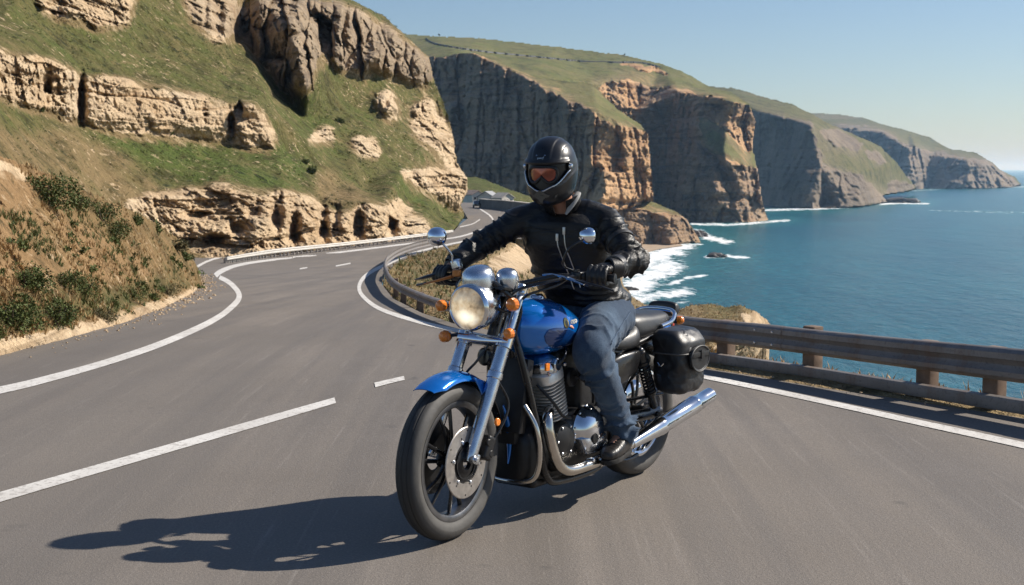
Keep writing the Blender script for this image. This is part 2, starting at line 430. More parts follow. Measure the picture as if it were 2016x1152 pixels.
hill_rocks = [[(-160, 85), (0, 98), (80, 115), (150, 140), (162, 170), (155, 228), (140, 238), (80, 215), (30, 205), (0, 188), (-160, 150)],
              [(165, 165), (210, 150), (300, 165), (400, 190), (450, 210), (460, 204), (510, 209), (530, 240), (540, 292), (490, 287), (430, 272), (330, 264), (220, 254), (160, 242)],
              [(225, 405), (300, 392), (330, 376), (400, 372), (450, 360), (480, 380), (560, 372), (600, 385), (625, 393), (640, 415), (690, 418), (740, 400), (780, 396), (812, 420), (846, 442), (848, 472), (640, 492), (500, 510), (440, 515), (370, 495), (345, 470), (260, 425)],
              [(70, 0), (95, -150), (280, -150), (262, 10), (250, 48), (200, 56), (150, 38), (110, 26)],
              [(360, 0), (350, -150), (470, -150), (470, 30), (465, 62), (440, 82), (400, 57)],
              [(462, 20), (560, -30), (620, 25), (632, 90), (612, 160), (600, 186), (575, 176), (545, 152), (508, 112), (478, 72)],
              [(555, -25), (610, -2), (700, 18), (780, 66), (848, 122), (850, 168), (800, 152), (740, 138), (690, 130), (640, 110), (615, 60)],
              [(655, 108), (718, 112), (722, 138), (675, 140)],
              [(738, 185), (765, 178), (784, 212), (780, 242), (752, 228)], [(808, 200), (850, 195), (896, 262), (906, 328), (870, 306), (838, 284), (812, 248)],
              [(776, 328), (860, 328), (906, 326), (926, 356), (908, 412), (880, 402), (848, 376), (798, 352)], [(683, 268), (735, 272), (754, 300), (742, 314), (700, 292)],
              [(600, 262), (640, 250), (670, 260), (660, 282), (620, 280)]]
hill_tones = [([(-160, 250), (150, 260), (240, 300), (330, 380), (200, 420), (-160, 560)], 0.16), ([(150, 245), (330, 268), (540, 296), (600, 300), (640, 350), (560, 372), (400, 365), (300, 330)], 0.85),
              ([(640, 335), (720, 385), (740, 400), (690, 420), (640, 400), (610, 350)], 0.0), ([(770, 340), (840, 375), (905, 425), (895, 452), (840, 430)], 0.85), ([(545, 180), (620, 250), (700, 330), (640, 320), (580, 260)], 0.75)]
def hill_hook(x, y, P):
    g = np.zeros(len(P))
    # deep recesses of the lower cliff and the rock band
    for cx, cy, rx, ry, a in ((545, 425, 11, 36, 7), (578, 445, 12, 34, 8), (470, 452, 20, 16, 6), (637, 440, 11, 40, 9), (390, 424, 24, 8, 5), (425, 470, 20, 10, 6), (705, 442, 12, 30, 9), (772, 445, 10, 24, 8), (495, 415, 16, 12, 4), (660, 430, 10, 30, 5),
                              (160, 197, 8, 45, 9), (455, 243, 6, 22, 7), (18, 155, 18, 12, 5), (92, 172, 9, 24, 6), (404, 226, 4, 3, 3), (430, 40, 10, 30, 7), (405, 25, 5, 14, 5), (110, 15, 16, 14, 5)):
        wob = 1 + 0.35 * perlin(np.stack([x / 9, y / 9, 0 * x + cx], -1))
        g -= 0.62 * a * np.exp(-(np.abs((x - cx) / rx * wob) ** 2.6 + np.abs((y - cy) / ry * wob) ** 2.6))
    # upright pillars of the grey crags
    m = sstep(-10, 30, np.minimum(x - 455, 215 + 0.02 * x - y)); s_ = m > 0.01
    U = np.stack([x[s_], y[s_], 0 * x[s_]], -1); U = U + 14 * np.stack([fbm(U / 60 + 2, 3), fbm(U / 60 + 7, 3), 0 * U[:, 0]], -1)
    k1, k2, t_ = cells(U / np.array([36.0, 120.0, 50.0]) + np.array([0.3, 0.2, 0.5]))
    j1, j2, u_ = cells(U / np.array([15.0, 34.0, 50.0]) + np.array([5.3, 0.2, 0.5]))
    across = np.clip((k2 - k1) / 0.5, 0, 1)
    rk = masks(hill_rocks[5:8], x[s_][None, :], y[s_][None, :], 0, 0, 1.0)[0] if False else 1.0
    g[s_] += m[s_] * rk * (15.0 * (t_ - 0.5) + 3.0 * across + 3.0 * (u_ - 0.5) - 2.0 * np.exp(-((k2 - k1) / 0.06) ** 2) + 2.2 * fbm(P[s_] / 2.6, 4)) * CRAG.ravel()[s_]
    return g
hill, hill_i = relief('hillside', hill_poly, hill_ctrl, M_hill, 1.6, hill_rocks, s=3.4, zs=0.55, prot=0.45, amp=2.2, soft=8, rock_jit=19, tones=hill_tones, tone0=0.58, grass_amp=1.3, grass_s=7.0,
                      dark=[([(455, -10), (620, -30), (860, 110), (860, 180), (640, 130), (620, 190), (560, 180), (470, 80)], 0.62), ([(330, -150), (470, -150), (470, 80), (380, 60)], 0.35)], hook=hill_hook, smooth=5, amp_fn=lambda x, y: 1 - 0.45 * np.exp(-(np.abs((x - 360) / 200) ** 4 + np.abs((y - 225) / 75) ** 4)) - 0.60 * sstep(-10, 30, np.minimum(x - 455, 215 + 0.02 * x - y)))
tag(hill, kind='structure')

# ---- the dry bank at the near left
foot = [(-200, 740), (0, 700), (130, 668), (250, 635), (330, 605), (385, 578), (398, 558), (394, 540)]
bank_poly = [(-200, 760), (0, 706), (130, 673), (250, 640), (330, 610), (388, 582), (400, 560), (392, 532), (367, 480), (312, 440), (262, 414), (175, 377), (100, 343), (0, 305), (-200, 235)]
bank_ctrl = [(x, y, gY(x, y)) for x, y in foot] + [(-200, 760, 9.4), (-200, 235, 13.5), (0, 305, 15.5), (100, 343, 17.5), (175, 377, 20), (262, 414, 24), (312, 440, 27.5), (367, 480, 31.5), (392, 532, 31),
             (0, 640, 11.6), (130, 620, 13.4), (250, 598, 17.0), (330, 575, 22.5), (380, 552, 28)]
bank_tones = [([(-200, 560), (0, 570), (200, 560), (330, 520), (380, 560), (300, 610), (180, 640), (-200, 700)], 0.75), ([(-200, 235), (0, 305), (100, 343), (60, 420), (-200, 400)], 0.1),
              ([(-200, 400), (60, 400), (230, 470), (330, 540), (150, 570), (-200, 560)], 0.12)]
bank, bank_i = relief('bank', bank_poly, bank_ctrl, M_bank, 2.0, [[(-200, 262), (-60, 275), (0, 312), (60, 350), (50, 362), (0, 335), (-60, 310), (-200, 300)], [(-200, 690), (0, 672), (130, 645), (250, 615), (330, 588), (380, 565), (410, 565), (330, 620), (-200, 780)]], s=0.3, prot=0.0, amp=0.5, soft=7, rock_jit=20,
                      tones=bank_tones, tone0=0.42, grass_amp=0.35, grass_s=1.6, edge=2.0, smooth=8, skirt=0.05)
tag(bank, kind='structure')

# ---- headlands, far to near
def wl(py): return 41.5 * F0 / (py - HOR)
h4_poly = [(1590, 221), (1650, 224), (1700, 231), (1740, 244), (1790, 257), (1830, 269), (1870, 292), (1920, 299), (1940, 311), (1955, 320), (1970, 334), (2000, 348), (2013, 364), (1990, 370), (1900, 372), (1800, 376), (1740, 384), (1590, 390)]
h4_ctrl = [(1590, 221, 3800), (1700, 231, 3700), (1790, 257, 3500), (1870, 292, 3300), (1940, 311, 3200), (2013, 364, 3300), (1590, 250, 3050), (1650, 248, 3000), (1735, 258, 2900), (1790, 290, 2790), (1800, 284, 2800), (1830, 300, 2950), (1870, 308, 2900),
           (1905, 312, 2830), (1940, 318, 2900), (1960, 330, 2980), (1590, 390, 3000), (1700, 384, 2850), (1760, 376, 2740), (1790, 375, 2690), (1830, 372, 2880), (1870, 372, 2780), (1905, 372, 2760), (1950, 371, 2840), (1990, 369, 2960)]
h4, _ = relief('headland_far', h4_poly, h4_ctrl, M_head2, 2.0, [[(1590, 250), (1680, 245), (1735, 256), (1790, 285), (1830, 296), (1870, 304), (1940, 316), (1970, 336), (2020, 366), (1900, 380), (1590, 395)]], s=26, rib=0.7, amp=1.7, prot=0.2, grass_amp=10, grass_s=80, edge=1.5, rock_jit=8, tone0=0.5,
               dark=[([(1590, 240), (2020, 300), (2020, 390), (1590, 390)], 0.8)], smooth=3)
h3_poly = [(1390, 168), (1440, 172), (1481, 182), (1500, 189), (1560, 204), (1600, 224), (1640, 246), (1702, 272), (1732, 287), (1766, 319), (1806, 372), (1780, 379), (1738, 384), (1748, 398), (1700, 407), (1600, 412), (1540, 412), (1505, 416), (1480, 420), (1470, 300)]
h3_ctrl = [(1390, 168, 2000), (1440, 172, 1950), (1481, 182, 1900), (1560, 204, 1850), (1600, 224, 1800), (1640, 246, 1720), (1481, 213, 1620), (1549, 230, 1540), (1596, 243, 1480), (1485, 300, 1630), (1485, 410, 1600), (1540, 300, 1530), (1540, 410, 1450), (1585, 330, 1450), (1600, 411, 1385),
           (1618, 330, 1440), (1625, 406, 1470), (1660, 330, 1480), (1655, 404, 1415), (1690, 405, 1420), (1690, 345, 1500), (1747, 398, 1640), (1730, 385, 1600), (1660, 290, 1560), (1702, 272, 1750), (1732, 287, 1800), (1766, 319, 1850), (1806, 372, 1980), (1745, 376, 1700), (1470, 300, 1640), (1480, 420, 1600)]
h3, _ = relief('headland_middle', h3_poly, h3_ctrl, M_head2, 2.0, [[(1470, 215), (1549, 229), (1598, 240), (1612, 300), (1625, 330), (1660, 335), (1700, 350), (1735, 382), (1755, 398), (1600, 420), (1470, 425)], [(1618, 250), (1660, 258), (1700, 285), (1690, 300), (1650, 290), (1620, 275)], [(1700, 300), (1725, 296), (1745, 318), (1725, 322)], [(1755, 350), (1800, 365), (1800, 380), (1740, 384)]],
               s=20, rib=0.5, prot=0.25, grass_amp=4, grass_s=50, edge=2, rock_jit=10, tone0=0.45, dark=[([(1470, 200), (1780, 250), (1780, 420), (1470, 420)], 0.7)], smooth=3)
p_poly = [(770, 64), (850, 70), (950, 75), (1100, 92), (1230, 108), (1300, 124), (1345, 140), (1400, 171), (1440, 180), (1476, 204), (1488, 240), (1482, 290), (1493, 335), (1501, 395), (1515, 436), (1440, 443), (1360, 444), (1200, 450), (1190, 300), (1000, 230), (770, 190)]
p_ctrl = [(770, 64, 1550), (850, 70, 1520), (950, 75, 1500), (1100, 92, 1450), (1230, 108, 1400), (1300, 124, 1360), (1345, 140, 1320), (1400, 171, 1280), (1440, 180, 1230), (1180, 163, 1120), (1240, 158, 1180), (1285, 170, 1215), (1335, 178, 1150), (1400, 187, 1090), (1440, 196, 1065), (1476, 206, 1110), (1488, 240, 1140),
          (770, 120, 1120), (900, 108, 1080), (1040, 150, 1000), (1000, 230, 950), (770, 190, 1050), (1190, 200, 1125), (1190, 300, 1125), (1240, 230, 1170), (1285, 300, 1200), (1285, 400, 1190), (1345, 300, 1110), (1360, 440, 1060), (1395, 300, 1065), (1425, 300, 1042), (1430, 440, 1030), (1375, 228, 1085), (1435, 240, 1075), (1468, 320, 1062),
          (1488, 300, 1120), (1493, 335, 1100), (1500, 395, 1080), (1515, 436, 1070), (1470, 400, 1045), (1470, 440, 1036), (1200, 450, 1100)]
plat, plat_i = relief('headland_plateau', p_poly, p_ctrl, M_head, 2.0, [[(1178, 168), (1240, 160), (1285, 171), (1340, 178), (1400, 190), (1440, 200), (1470, 208), (1495, 240), (1488, 290), (1475, 305), (1450, 275), (1400, 235), (1372, 235), (1385, 290), (1430, 310), (1470, 330), (1500, 335), (1505, 395), (1520, 445), (1180, 460)], [(1205, 122), (1280, 130), (1330, 148), (1270, 142)]],
                 s=20, rib=0.5, amp=2.0, prot=0.2, grass_amp=2.5, grass_s=60, edge=2, rock_jit=9, tone0=0.6, tones=[([(1168, 168), (1200, 150), (1250, 150), (1260, 165), (1200, 168), (1180, 180)], 0.0)],
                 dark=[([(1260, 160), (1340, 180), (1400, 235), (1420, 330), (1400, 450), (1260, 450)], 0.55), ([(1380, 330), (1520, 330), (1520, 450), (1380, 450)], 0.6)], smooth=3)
h1_poly = [(830, 108), (870, 112), (900, 105), (930, 103), (990, 124), (1050, 149), (1100, 157), (1165, 165), (1188, 186), (1216, 214), (1262, 244), (1276, 262), (1282, 330), (1288, 394), (1240, 412), (1180, 420), (1100, 430), (880, 430), (830, 300)]
h1_ctrl = [(830, 108, 1000), (870, 112, 970), (930, 104, 930), (1000, 133, 880), (1060, 163, 830), (1120, 197, 780), (1180, 222, 735), (1215, 234, 736), (1272, 262, 768), (1050, 148, 920), (1100, 156, 900), (1165, 164, 890), (1216, 214, 830), (1262, 244, 790),
           (830, 350, 1000), (930, 395, 920), (1050, 400, 840), (1130, 405, 750), (1150, 330, 748), (1172, 312, 728), (1185, 400, 706), (1196, 350, 714), (1240, 340, 738), (1240, 400, 730), (1288, 394, 770), (1282, 330, 772), (880, 430, 950), (1180, 425, 700)]
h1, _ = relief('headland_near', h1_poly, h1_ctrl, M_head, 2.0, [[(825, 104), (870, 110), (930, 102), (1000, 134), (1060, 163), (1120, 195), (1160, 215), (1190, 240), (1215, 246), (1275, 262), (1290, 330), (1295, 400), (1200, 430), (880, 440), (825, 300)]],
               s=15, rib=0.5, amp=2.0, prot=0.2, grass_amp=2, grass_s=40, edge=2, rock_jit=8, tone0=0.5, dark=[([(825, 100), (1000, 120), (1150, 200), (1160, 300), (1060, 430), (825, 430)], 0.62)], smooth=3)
h0_poly = [(980, 400), (1100, 395), (1150, 385), (1182, 352), (1200, 362), (1230, 383), (1290, 398), (1335, 418), (1355, 434), (1366, 452), (1382, 478), (1330, 482), (1240, 482), (1100, 500), (980, 520)]
h0_ctrl = [(980, 400, 800), (980, 520, 640), (1100, 400, 790), (1150, 385, 780), (1182, 352, 775), (1200, 362, 772), (1230, 383, 772), (1290, 398, 768), (1335, 418, 760), (1356, 436, 756), (1100, 500, 720), (1210, 412, 738), (1290, 418, 742), (1340, 432, 740), (1220, 480, 733), (1255, 480, 722), (1285, 480, 742), (1320, 480, 722), (1345, 479, 735), (1382, 478, 752), (1366, 452, 756)]
h0, _ = relief('headland_foot', h0_poly, h0_ctrl, M_head, 1.6, [[(970, 410), (1205, 405), (1250, 412), (1300, 416), (1345, 424), (1400, 470), (1400, 490), (970, 525)]],
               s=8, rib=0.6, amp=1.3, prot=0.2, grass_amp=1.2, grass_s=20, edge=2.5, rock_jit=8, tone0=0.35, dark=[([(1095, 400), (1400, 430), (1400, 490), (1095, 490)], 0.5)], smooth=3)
g_poly = [(900, 352), (918, 348), (935, 347), (962, 355), (1000, 371), (1040, 384), (1090, 398), (1090, 415), (900, 415)]
g_ctrl = [(900, 352, 360), (935, 347, 370), (962, 355, 355), (1000, 371, 335), (1090, 398, 320), (900, 415, 268), (960, 410, 272), (1020, 412, 280), (1090, 415, 280)]
hk, _ = relief('grassy_knoll', g_poly, g_ctrl, M_hill, 2.0, [], s=4, grass_amp=1.0, grass_s=10, tone0=0.75, edge=1.5)
for o in (h4, h3, plat, h1, h0, hk): tag(o, kind='structure')

# ---- slope between the road and the shore
c_poly = [(752, 560), (758, 540), (772, 522), (800, 507), (850, 491), (940, 471), (985, 455), (1010, 452), (1060, 470), (1190, 495), (1222, 520), (1228, 560), (1248, 584), (1290, 611), (1330, 628), (1335, 705), (1300, 716), (1100, 685), (893, 641), (830, 618), (775, 588)]
c_ctrl = [(x, y, gY(x, y)) for x, y in ((752, 560), (758, 540), (772, 522), (800, 507), (850, 491), (940, 471), (1000, 455), (775, 588), (830, 618), (893, 641), (1100, 685), (1300, 716))] + \
         [(1335, 705, 15), (1330, 628, 70), (1290, 611, 130), (1248, 584, 240), (1228, 560, 330), (1222, 520, 480), (1190, 495, 560), (1060, 470, 230), (1050, 540, 95), (960, 520, 75), (870, 560, 38), (960, 600, 30), (1150, 600, 70), (1290, 650, 40)]
slope, slope_i = relief('coastal_slope', c_poly, c_ctrl, M_slope, 2.0, [[(960, 520), (1010, 485), (1060, 480), (1060, 520), (1000, 560)]], s=2.0, prot=0.0, amp=0.5, soft=6, tones=[([(760, 500), (900, 500), (930, 560), (880, 600), (780, 570)], 0.55)], tone0=0.2, grass_amp=0.6, grass_s=2.6, edge=2, smooth=22, drop=True)
tag(slope, kind='structure')
m_poly = [(1300, 622), (1330, 611), (1360, 600), (1400, 597), (1430, 604), (1455, 600), (1485, 610), (1508, 625), (1518, 640), (1512, 662), (1502, 688), (1485, 716), (1430, 735), (1300, 735)]
m_ctrl = [(1300, 622, 52), (1360, 600, 50), (1400, 597, 51), (1430, 604, 50), (1455, 600, 49), (1485, 610, 50), (1508, 625, 51), (1518, 640, 52), (1512, 662, 50), (1502, 688, 49), (1485, 716, 47), (1430, 735, 44), (1300, 735, 40), (1330, 640, 44), (1400, 630, 43), (1460, 635, 43), (1480, 670, 43.5), (1400, 690, 41)]
mound, mound_i = relief('rock_outcrop', m_poly, m_ctrl, M_slope, 2.0, [[(1465, 615), (1490, 610), (1520, 628), (1525, 690), (1480, 725), (1380, 740), (1400, 690), (1450, 660)]], s=1.6, prot=0.2, tone0=0.25, grass_amp=0.5, grass_s=2.0, edge=3, smooth=6, drop=True, tones=[([(1380, 595), (1460, 598), (1440, 640), (1380, 640)], 0.6)])
tag(mound, kind='structure')
# ------------------------------------------------------------------ sea
SEA = -40.0
def sea_mat():
    t = NT('sea_water')
    foam = t.attr('foam'); tint = t.attr('shallow')
    n = t.noise(0.010, 5, 0.65, t.mapping((1, 0.35, 1)), 0.6)
    c = t.ramp(n, [(0.34, (0.003, 0.068, 0.108)), (0.66, (0.010, 0.128, 0.165))])
    c = t.mix(tint, c, (0.04, 0.20, 0.21))
    w = t.noise(0.30, 6, 0.66, t.mapping((1.0, 0.42, 1.0), (0, 0, 0.35)), 0.4)
    w2 = t.noise(0.06, 4, 0.6, t.mapping((1.0, 0.35, 1.0), (0, 0, 0.2)))
    c = t.mix(t.ramp(w, [(0.40, 0.55), (0.60, 0.0)]), c, (0.004, 0.056, 0.086))
    fn = t.noise(0.16, 8, 0.72, t.mapping((1.0, 0.45, 1.0)), 0.8)
    ff = t.math('ADD', foam, t.math('MULTIPLY', t.math('SUBTRACT', fn, 0.52), 2.1))
    lace = t.voro(0.22, t.mapping((1, 0.5, 1)), 'DISTANCE_TO_EDGE'); ff = t.math('SUBTRACT', ff, t.math('MULTIPLY', t.ramp(lace, [(0.05, 0.0), (0.35, 1.0)]), t.math('SUBTRACT', 0.55, t.math('MULTIPLY', foam, 0.4))))
    f = t.ramp(ff, [(0.36, 0.0), (0.72, 1.0)])
    f = t.math('MULTIPLY', f, t.ramp(foam, [(0.02, 0.0), (0.12, 1.0)]))
    cap = t.noise(0.21, 5, 0.7, t.mapping((1.0, 0.30, 1.0), (0, 0, 0.25)), 0.5)
    f = t.math('MAXIMUM', f, t.math('MULTIPLY', t.ramp(cap, [(0.735, 0.0), (0.77, 0.6)]), t.ramp(n, [(0.45, 0.0), (0.6, 1.0)])))
    c = t.mix(f, c, (0.80, 0.82, 0.82))
    h = t.math('ADD', w, t.math('MULTIPLY', w2, 2.0))
    t.set(Base_Color=c, Roughness=t.mix(f, 0.22, 0.8), IOR=1.33, Specular_IOR_Level=0.22, Normal=t.bump(h, 0.55, 1.6))
    return t.m
sx = np.concatenate([np.linspace(-3000, 960, 20), np.arange(964, 2120, 3.0), np.linspace(2130, 5000, 24)])
sy = np.concatenate([np.array([334.9, 335.6, 336.6]), np.arange(338, 660, 1.5), np.arange(663, 1100, 9), np.array([1300, 1800, 3000, 6000.])])
SX, SY = np.meshgrid(sx, sy)
dx_, dz_ = ray(SX, SY)
YS_ = (SEA - CAMH) / dz_
SP_ = np.stack([dx_ * YS_, YS_, np.full(YS_.shape, SEA)], -1)
foam = np.zeros(SX.shape); shal = np.zeros(SX.shape)
def seg_d(x, y, pts, ky=3.0):
    d = np.full(x.shape, 1e9)
    for (x1, y1), (x2, y2) in zip(pts[:-1], pts[1:]):
        ax, ay = x2 - x1, (y2 - y1) * ky
        t = np.clip(((x - x1) * ax + (y - y1) * ky * ay) / (ax * ax + ay * ay + 1e-9), 0, 1)
        d = np.minimum(d, np.hypot(x - x1 - t * ax, (y - y1) * ky - t * ay))
    return d
for pts, w, a in (([(1365, 441), (1440, 443), (1512, 437), (1548, 434)], 12, 0.9), ([(1505, 414), (1560, 412), (1620, 411), (1668, 408)], 11, 0.9), ([(1735, 402), (1770, 400), (1825, 401)], 9, 0.95), ([(1790, 376), (1850, 373)], 7, 0.6), ([(1900, 371), (2016, 368)], 6, 0.7),
                  ([(1370, 455), (1395, 468), (1430, 476)], 22, 0.95), ([(1395, 506), (1430, 504), (1465, 507)], 16, 0.85), ([(1320, 560), (1350, 548), (1383, 543)], 14, 0.9), ([(1330, 483), (1380, 481)], 10, 0.9),
                  ([(1240, 500), (1300, 486), (1350, 486)], 30, 1.0), ([(1230, 540), (1290, 505), (1320, 495)], 50, 1.05), ([(1240, 575), (1275, 545), (1310, 525)], 60, 1.0), ([(1250, 590), (1300, 580), (1340, 575)], 42, 0.85), ([(1290, 600), (1350, 592)], 34, 0.42), ([(1830, 414), (1990, 420)], 5, 0.5), ([(1680, 440), (1760, 436)], 3, 0.3), ([(1920, 416), (2016, 419)], 5, 0.6)):
    d = seg_d(SX, SY, pts)
    foam = np.maximum(foam, a * np.clip(1 - d / w, 0, 1) ** 0.6)
    shal = np.maximum(shal, 0.9 * np.exp(-(d / (w * 2.6)) ** 2) * min(1, a))
shal = np.maximum(shal, 0.40 * np.exp(-((SX - 1300) / 300) ** 2 - ((SY - 560) / 110) ** 2))
ny, nx = SX.shape; idx = np.arange(ny * nx).reshape(ny, nx)
F = np.stack([idx[:-1, :-1], idx[1:, :-1], idx[1:, 1:], idx[:-1, 1:]], -1).reshape(-1, 4)
sea = mesh_obj('sea', SP_.reshape(-1, 3), F, sea_mat(), attrs={'foam': foam.ravel(), 'shallow': shal.ravel()})
tag(sea, kind='structure')
# sandy strip at the head of the cove
M_sand = simple('beach_sand', (0.36, 0.27, 0.18), 0.9, var=0.2, vscale=0.15)
bp = [(1150, 470), (1330, 476), (1345, 484), (1300, 490), (1262, 500), (1236, 522), (1222, 560), (1150, 560)]
bx = []
for px, py in bp:
    a, b = ray(px, py); Y = (SEA + 0.25 - CAMH) / b; bx.append((a * Y, Y, SEA + 0.25))
beach = mesh_obj('beach', bx, [tuple(range(len(bx)))[::-1]], M_sand); tag(beach, kind='structure')

def sea_rock(name, px, py, w, h, label):
    a, b = ray(px, py); Y = float((SEA - CAMH) / b); c = np.array([float(a) * Y, Y, SEA])
    bm = bmesh.new(); bmesh.ops.create_icosphere(bm, subdivisions=4, radius=1)
    V = np.array([v.co[:] for v in bm.verts])
    d = 1 + 0.5 * fbm(V * 1.3 + px, 4) + 0.25 * (cells(V * 2.2 + px)[2] - 0.5)
    V = V * d[:, None] * np.array([w, w * 0.8, h])
    for v, q in zip(bm.verts, V): v.co = q
    me = bpy.data.meshes.new(name); bm.to_mesh(me); bm.free(); me.materials.append(M_wetrock)
    o = bpy.data.objects.new(name, me); o.location = c; link(o)
    tag(o, label, 'rock')
M_wetrock = simple('wet_rock', (0.05, 0.042, 0.036), 0.6, var=0.4, vscale=0.6)
sea_rock('sea_rock', 1412, 506, 5.0, 2.0, 'low dark rock awash in white foam out in the cove')
sea_rock('sea_rock', 1240, 571, 3.0, 1.0, 'small dark rock in the broad surf right of the rider')
sea_rock('sea_rock', 1372, 466, 6.0, 3.5, 'jagged dark rock at the foot of the nearest low sea cliff')
sea_rock('sea_rock', 1775, 399, 22, 6, 'flat dark reef off the tip of the long dark headland')

# ------------------------------------------------------------------ road
def asphalt_mat():
    t = NT('asphalt')
    big = t.noise(0.35, 5, 0.6); mid = t.noise(1.7, 6, 0.68); fine = t.noise(95, 3, 0.7); grit = t.voro(170); agg = t.noise(38, 4, 0.75)
    lanes = t.noise(1.0, 4, 0.6, t.mapping((2.2, 0.07, 1), (0, 0, -0.62)))
    drag = t.noise(6.0, 5, 0.7, t.mapping((3.0, 0.10, 1), (0, 0, -0.62)))
    drag2 = t.noise(5.0, 5, 0.7, t.mapping((3.4, 0.08, 1), (0, 0, 0.52)))
    c = t.ramp(big, [(0.3, (0.165, 0.143, 0.121)), (0.7, (0.222, 0.193, 0.165))])
    c = t.mix(t.ramp(lanes, [(0.38, 0.75), (0.58, 0.0)]), c, (0.135, 0.119, 0.103))
    c = t.mix(t.ramp(drag, [(0.32, 0.55), (0.5, 0.0)]), c, (0.170, 0.150, 0.131))
    c = t.mix(t.ramp(drag, [(0.58, 0.0), (0.72, 0.40)]), c, (0.31, 0.28, 0.25))
    c = t.mix(t.ramp(drag2, [(0.60, 0.0), (0.74, 0.35)]), c, (0.30, 0.27, 0.24))
    c = t.mix(t.ramp(mid, [(0.34, 0.55), (0.52, 0.0)]), c, (0.175, 0.155, 0.136))
    c = t.mix(t.ramp(agg, [(0.36, 0.25), (0.5, 0.0)]), c, (0.105, 0.095, 0.086))
    c = t.mix(t.ramp(fine, [(0.36, 0.45), (0.5, 0.0)]), c, (0.10, 0.09, 0.082))
    c = t.mix(t.ramp(fine, [(0.57, 0.0), (0.72, 0.40)]), c, (0.40, 0.36, 0.32))
    wob = t.n.new('ShaderNodeVectorMath'); wob.operation = 'ADD'
    nz = t.n.new('ShaderNodeTexNoise'); nz.inputs['Scale'].default_value = 1.3; nz.inputs['Detail'].default_value = 4; t.L(t.tc.outputs['Object'], nz.inputs['Vector'])
    sc = t.n.new('ShaderNodeVectorMath'); sc.operation = 'SCALE'; sc.inputs['Scale'].default_value = 0.5; t.L(nz.outputs['Color'], sc.inputs[0])
    t.L(t.tc.outputs['Object'], wob.inputs[0]); t.L(sc.outputs[0], wob.inputs[1])
    cr = t.voro(0.42, wob.outputs[0], 'DISTANCE_TO_EDGE')
    nn = t.noise(0.22, 3)
    crk = t.math('MULTIPLY', t.ramp(cr, [(0.0, 1.0), (0.007, 0.0)]), t.ramp(nn, [(0.60, 0.0), (0.68, 0.12)]))
    c = t.mix(crk, c, (0.06, 0.055, 0.05))
    spots = t.noise(3.1, 2, 0.5); c = t.mix(t.ramp(spots, [(0.70, 0.0), (0.76, 0.5)]), c, (0.08, 0.074, 0.068))
    patch = t.noise(0.16, 2, 0.4, t.mapping((1, 0.5, 1), (0, 0, 0.4))); c = t.mix(t.ramp(patch, [(0.52, 0.0), (0.56, 0.30)]), c, (0.135, 0.122, 0.108))
    hgt = t.math('ADD', t.math('ADD', fine, t.math('MULTIPLY', grit, 0.6)), t.math('ADD', t.math('MULTIPLY', agg, 1.2), t.math('MULTIPLY', crk, -2.0)))
    t.set(Base_Color=c, Roughness=t.ramp(lanes, [(0.38, 0.66), (0.6, 0.86)]), Specular_IOR_Level=0.3, Normal=t.bump(hgt, 0.34, 0.006))
    return t.m
M_asphalt = asphalt_mat()
def paint_mat():
    t = NT('road_paint')
    n = t.noise(30, 5, 0.7); b = t.noise(1.5, 4)
    c = t.ramp(b, [(0.3, (0.60, 0.575, 0.53)), (0.7, (0.72, 0.70, 0.66))])
    c = t.mix(t.ramp(n, [(0.36, 0.85), (0.47, 0.0)]), c, (0.28, 0.255, 0.23))
    cr = t.noise(7, 6, 0.75); c = t.mix(t.ramp(cr, [(0.34, 0.8), (0.44, 0.0)]), c, (0.30, 0.27, 0.24))
    c = t.mix(t.ramp(t.noise(0.9, 3), [(0.4, 0.30), (0.6, 0.0)]), c, (0.34, 0.31, 0.28))
    t.set(Base_Color=c, Roughness=0.75, Normal=t.bump(t.noise(95, 3, 0.7), 0.4, 0.004))
    return t.m
M_paint = paint_mat()
asphalt_edge_right = [(893, 637), (1100, 677), (1300, 704), (1394, 721), (1509, 740), (1625, 761), (1779, 784), (2016, 819), (2300, 860)]
rim = [(905, 399), (912, 415), (921, 430), (907, 441), (890, 458), (800, 471), (640, 489), (500, 506), (440, 510), (372, 492), (300, 500), (300, 600), (130, 650), (0, 680), (-300, 745)]
rim2 = [(850, 493), (800, 508), (772, 524), (758, 541), (752, 560), (774, 588), (830, 616)]
far = [(1060, 470), (1060, 430), (1010, 408), (960, 399)]
G = [tuple(p) for p in ground([p[0] for p in rim], [p[1] for p in rim])]
G += [(-7, -6, 0), (9, -6, 0), (9, 2.2, 0)]
G2 = [tuple(p) for p in ground([p[0] for p in asphalt_edge_right], [p[1] for p in asphalt_edge_right])][::-1]
G3 = [tuple(p) for p in ground([p[0] for p in rim2], [p[1] for p in rim2])][::-1]
G4 = [tuple(p) for p in ground([p[0] for p in far], [p[1] for p in far])]
outline = G + G2 + G3 + [tuple(ground(940, 471)[0])] + G4
def densify(pl, closed=True):
    out = []
    n = len(pl)
    for i in range(n if closed else n - 1):
        a = np.array(pl[i]); b = np.array(pl[(i + 1) % n]); L = np.linalg.norm(b - a)
        k = max(1, int(L / (0.5 + 0.02 * abs(a[1]))))
        for j in range(k): out.append(a + (b - a) * j / k)
    if not closed: out.append(np.array(pl[-1]))
    return out
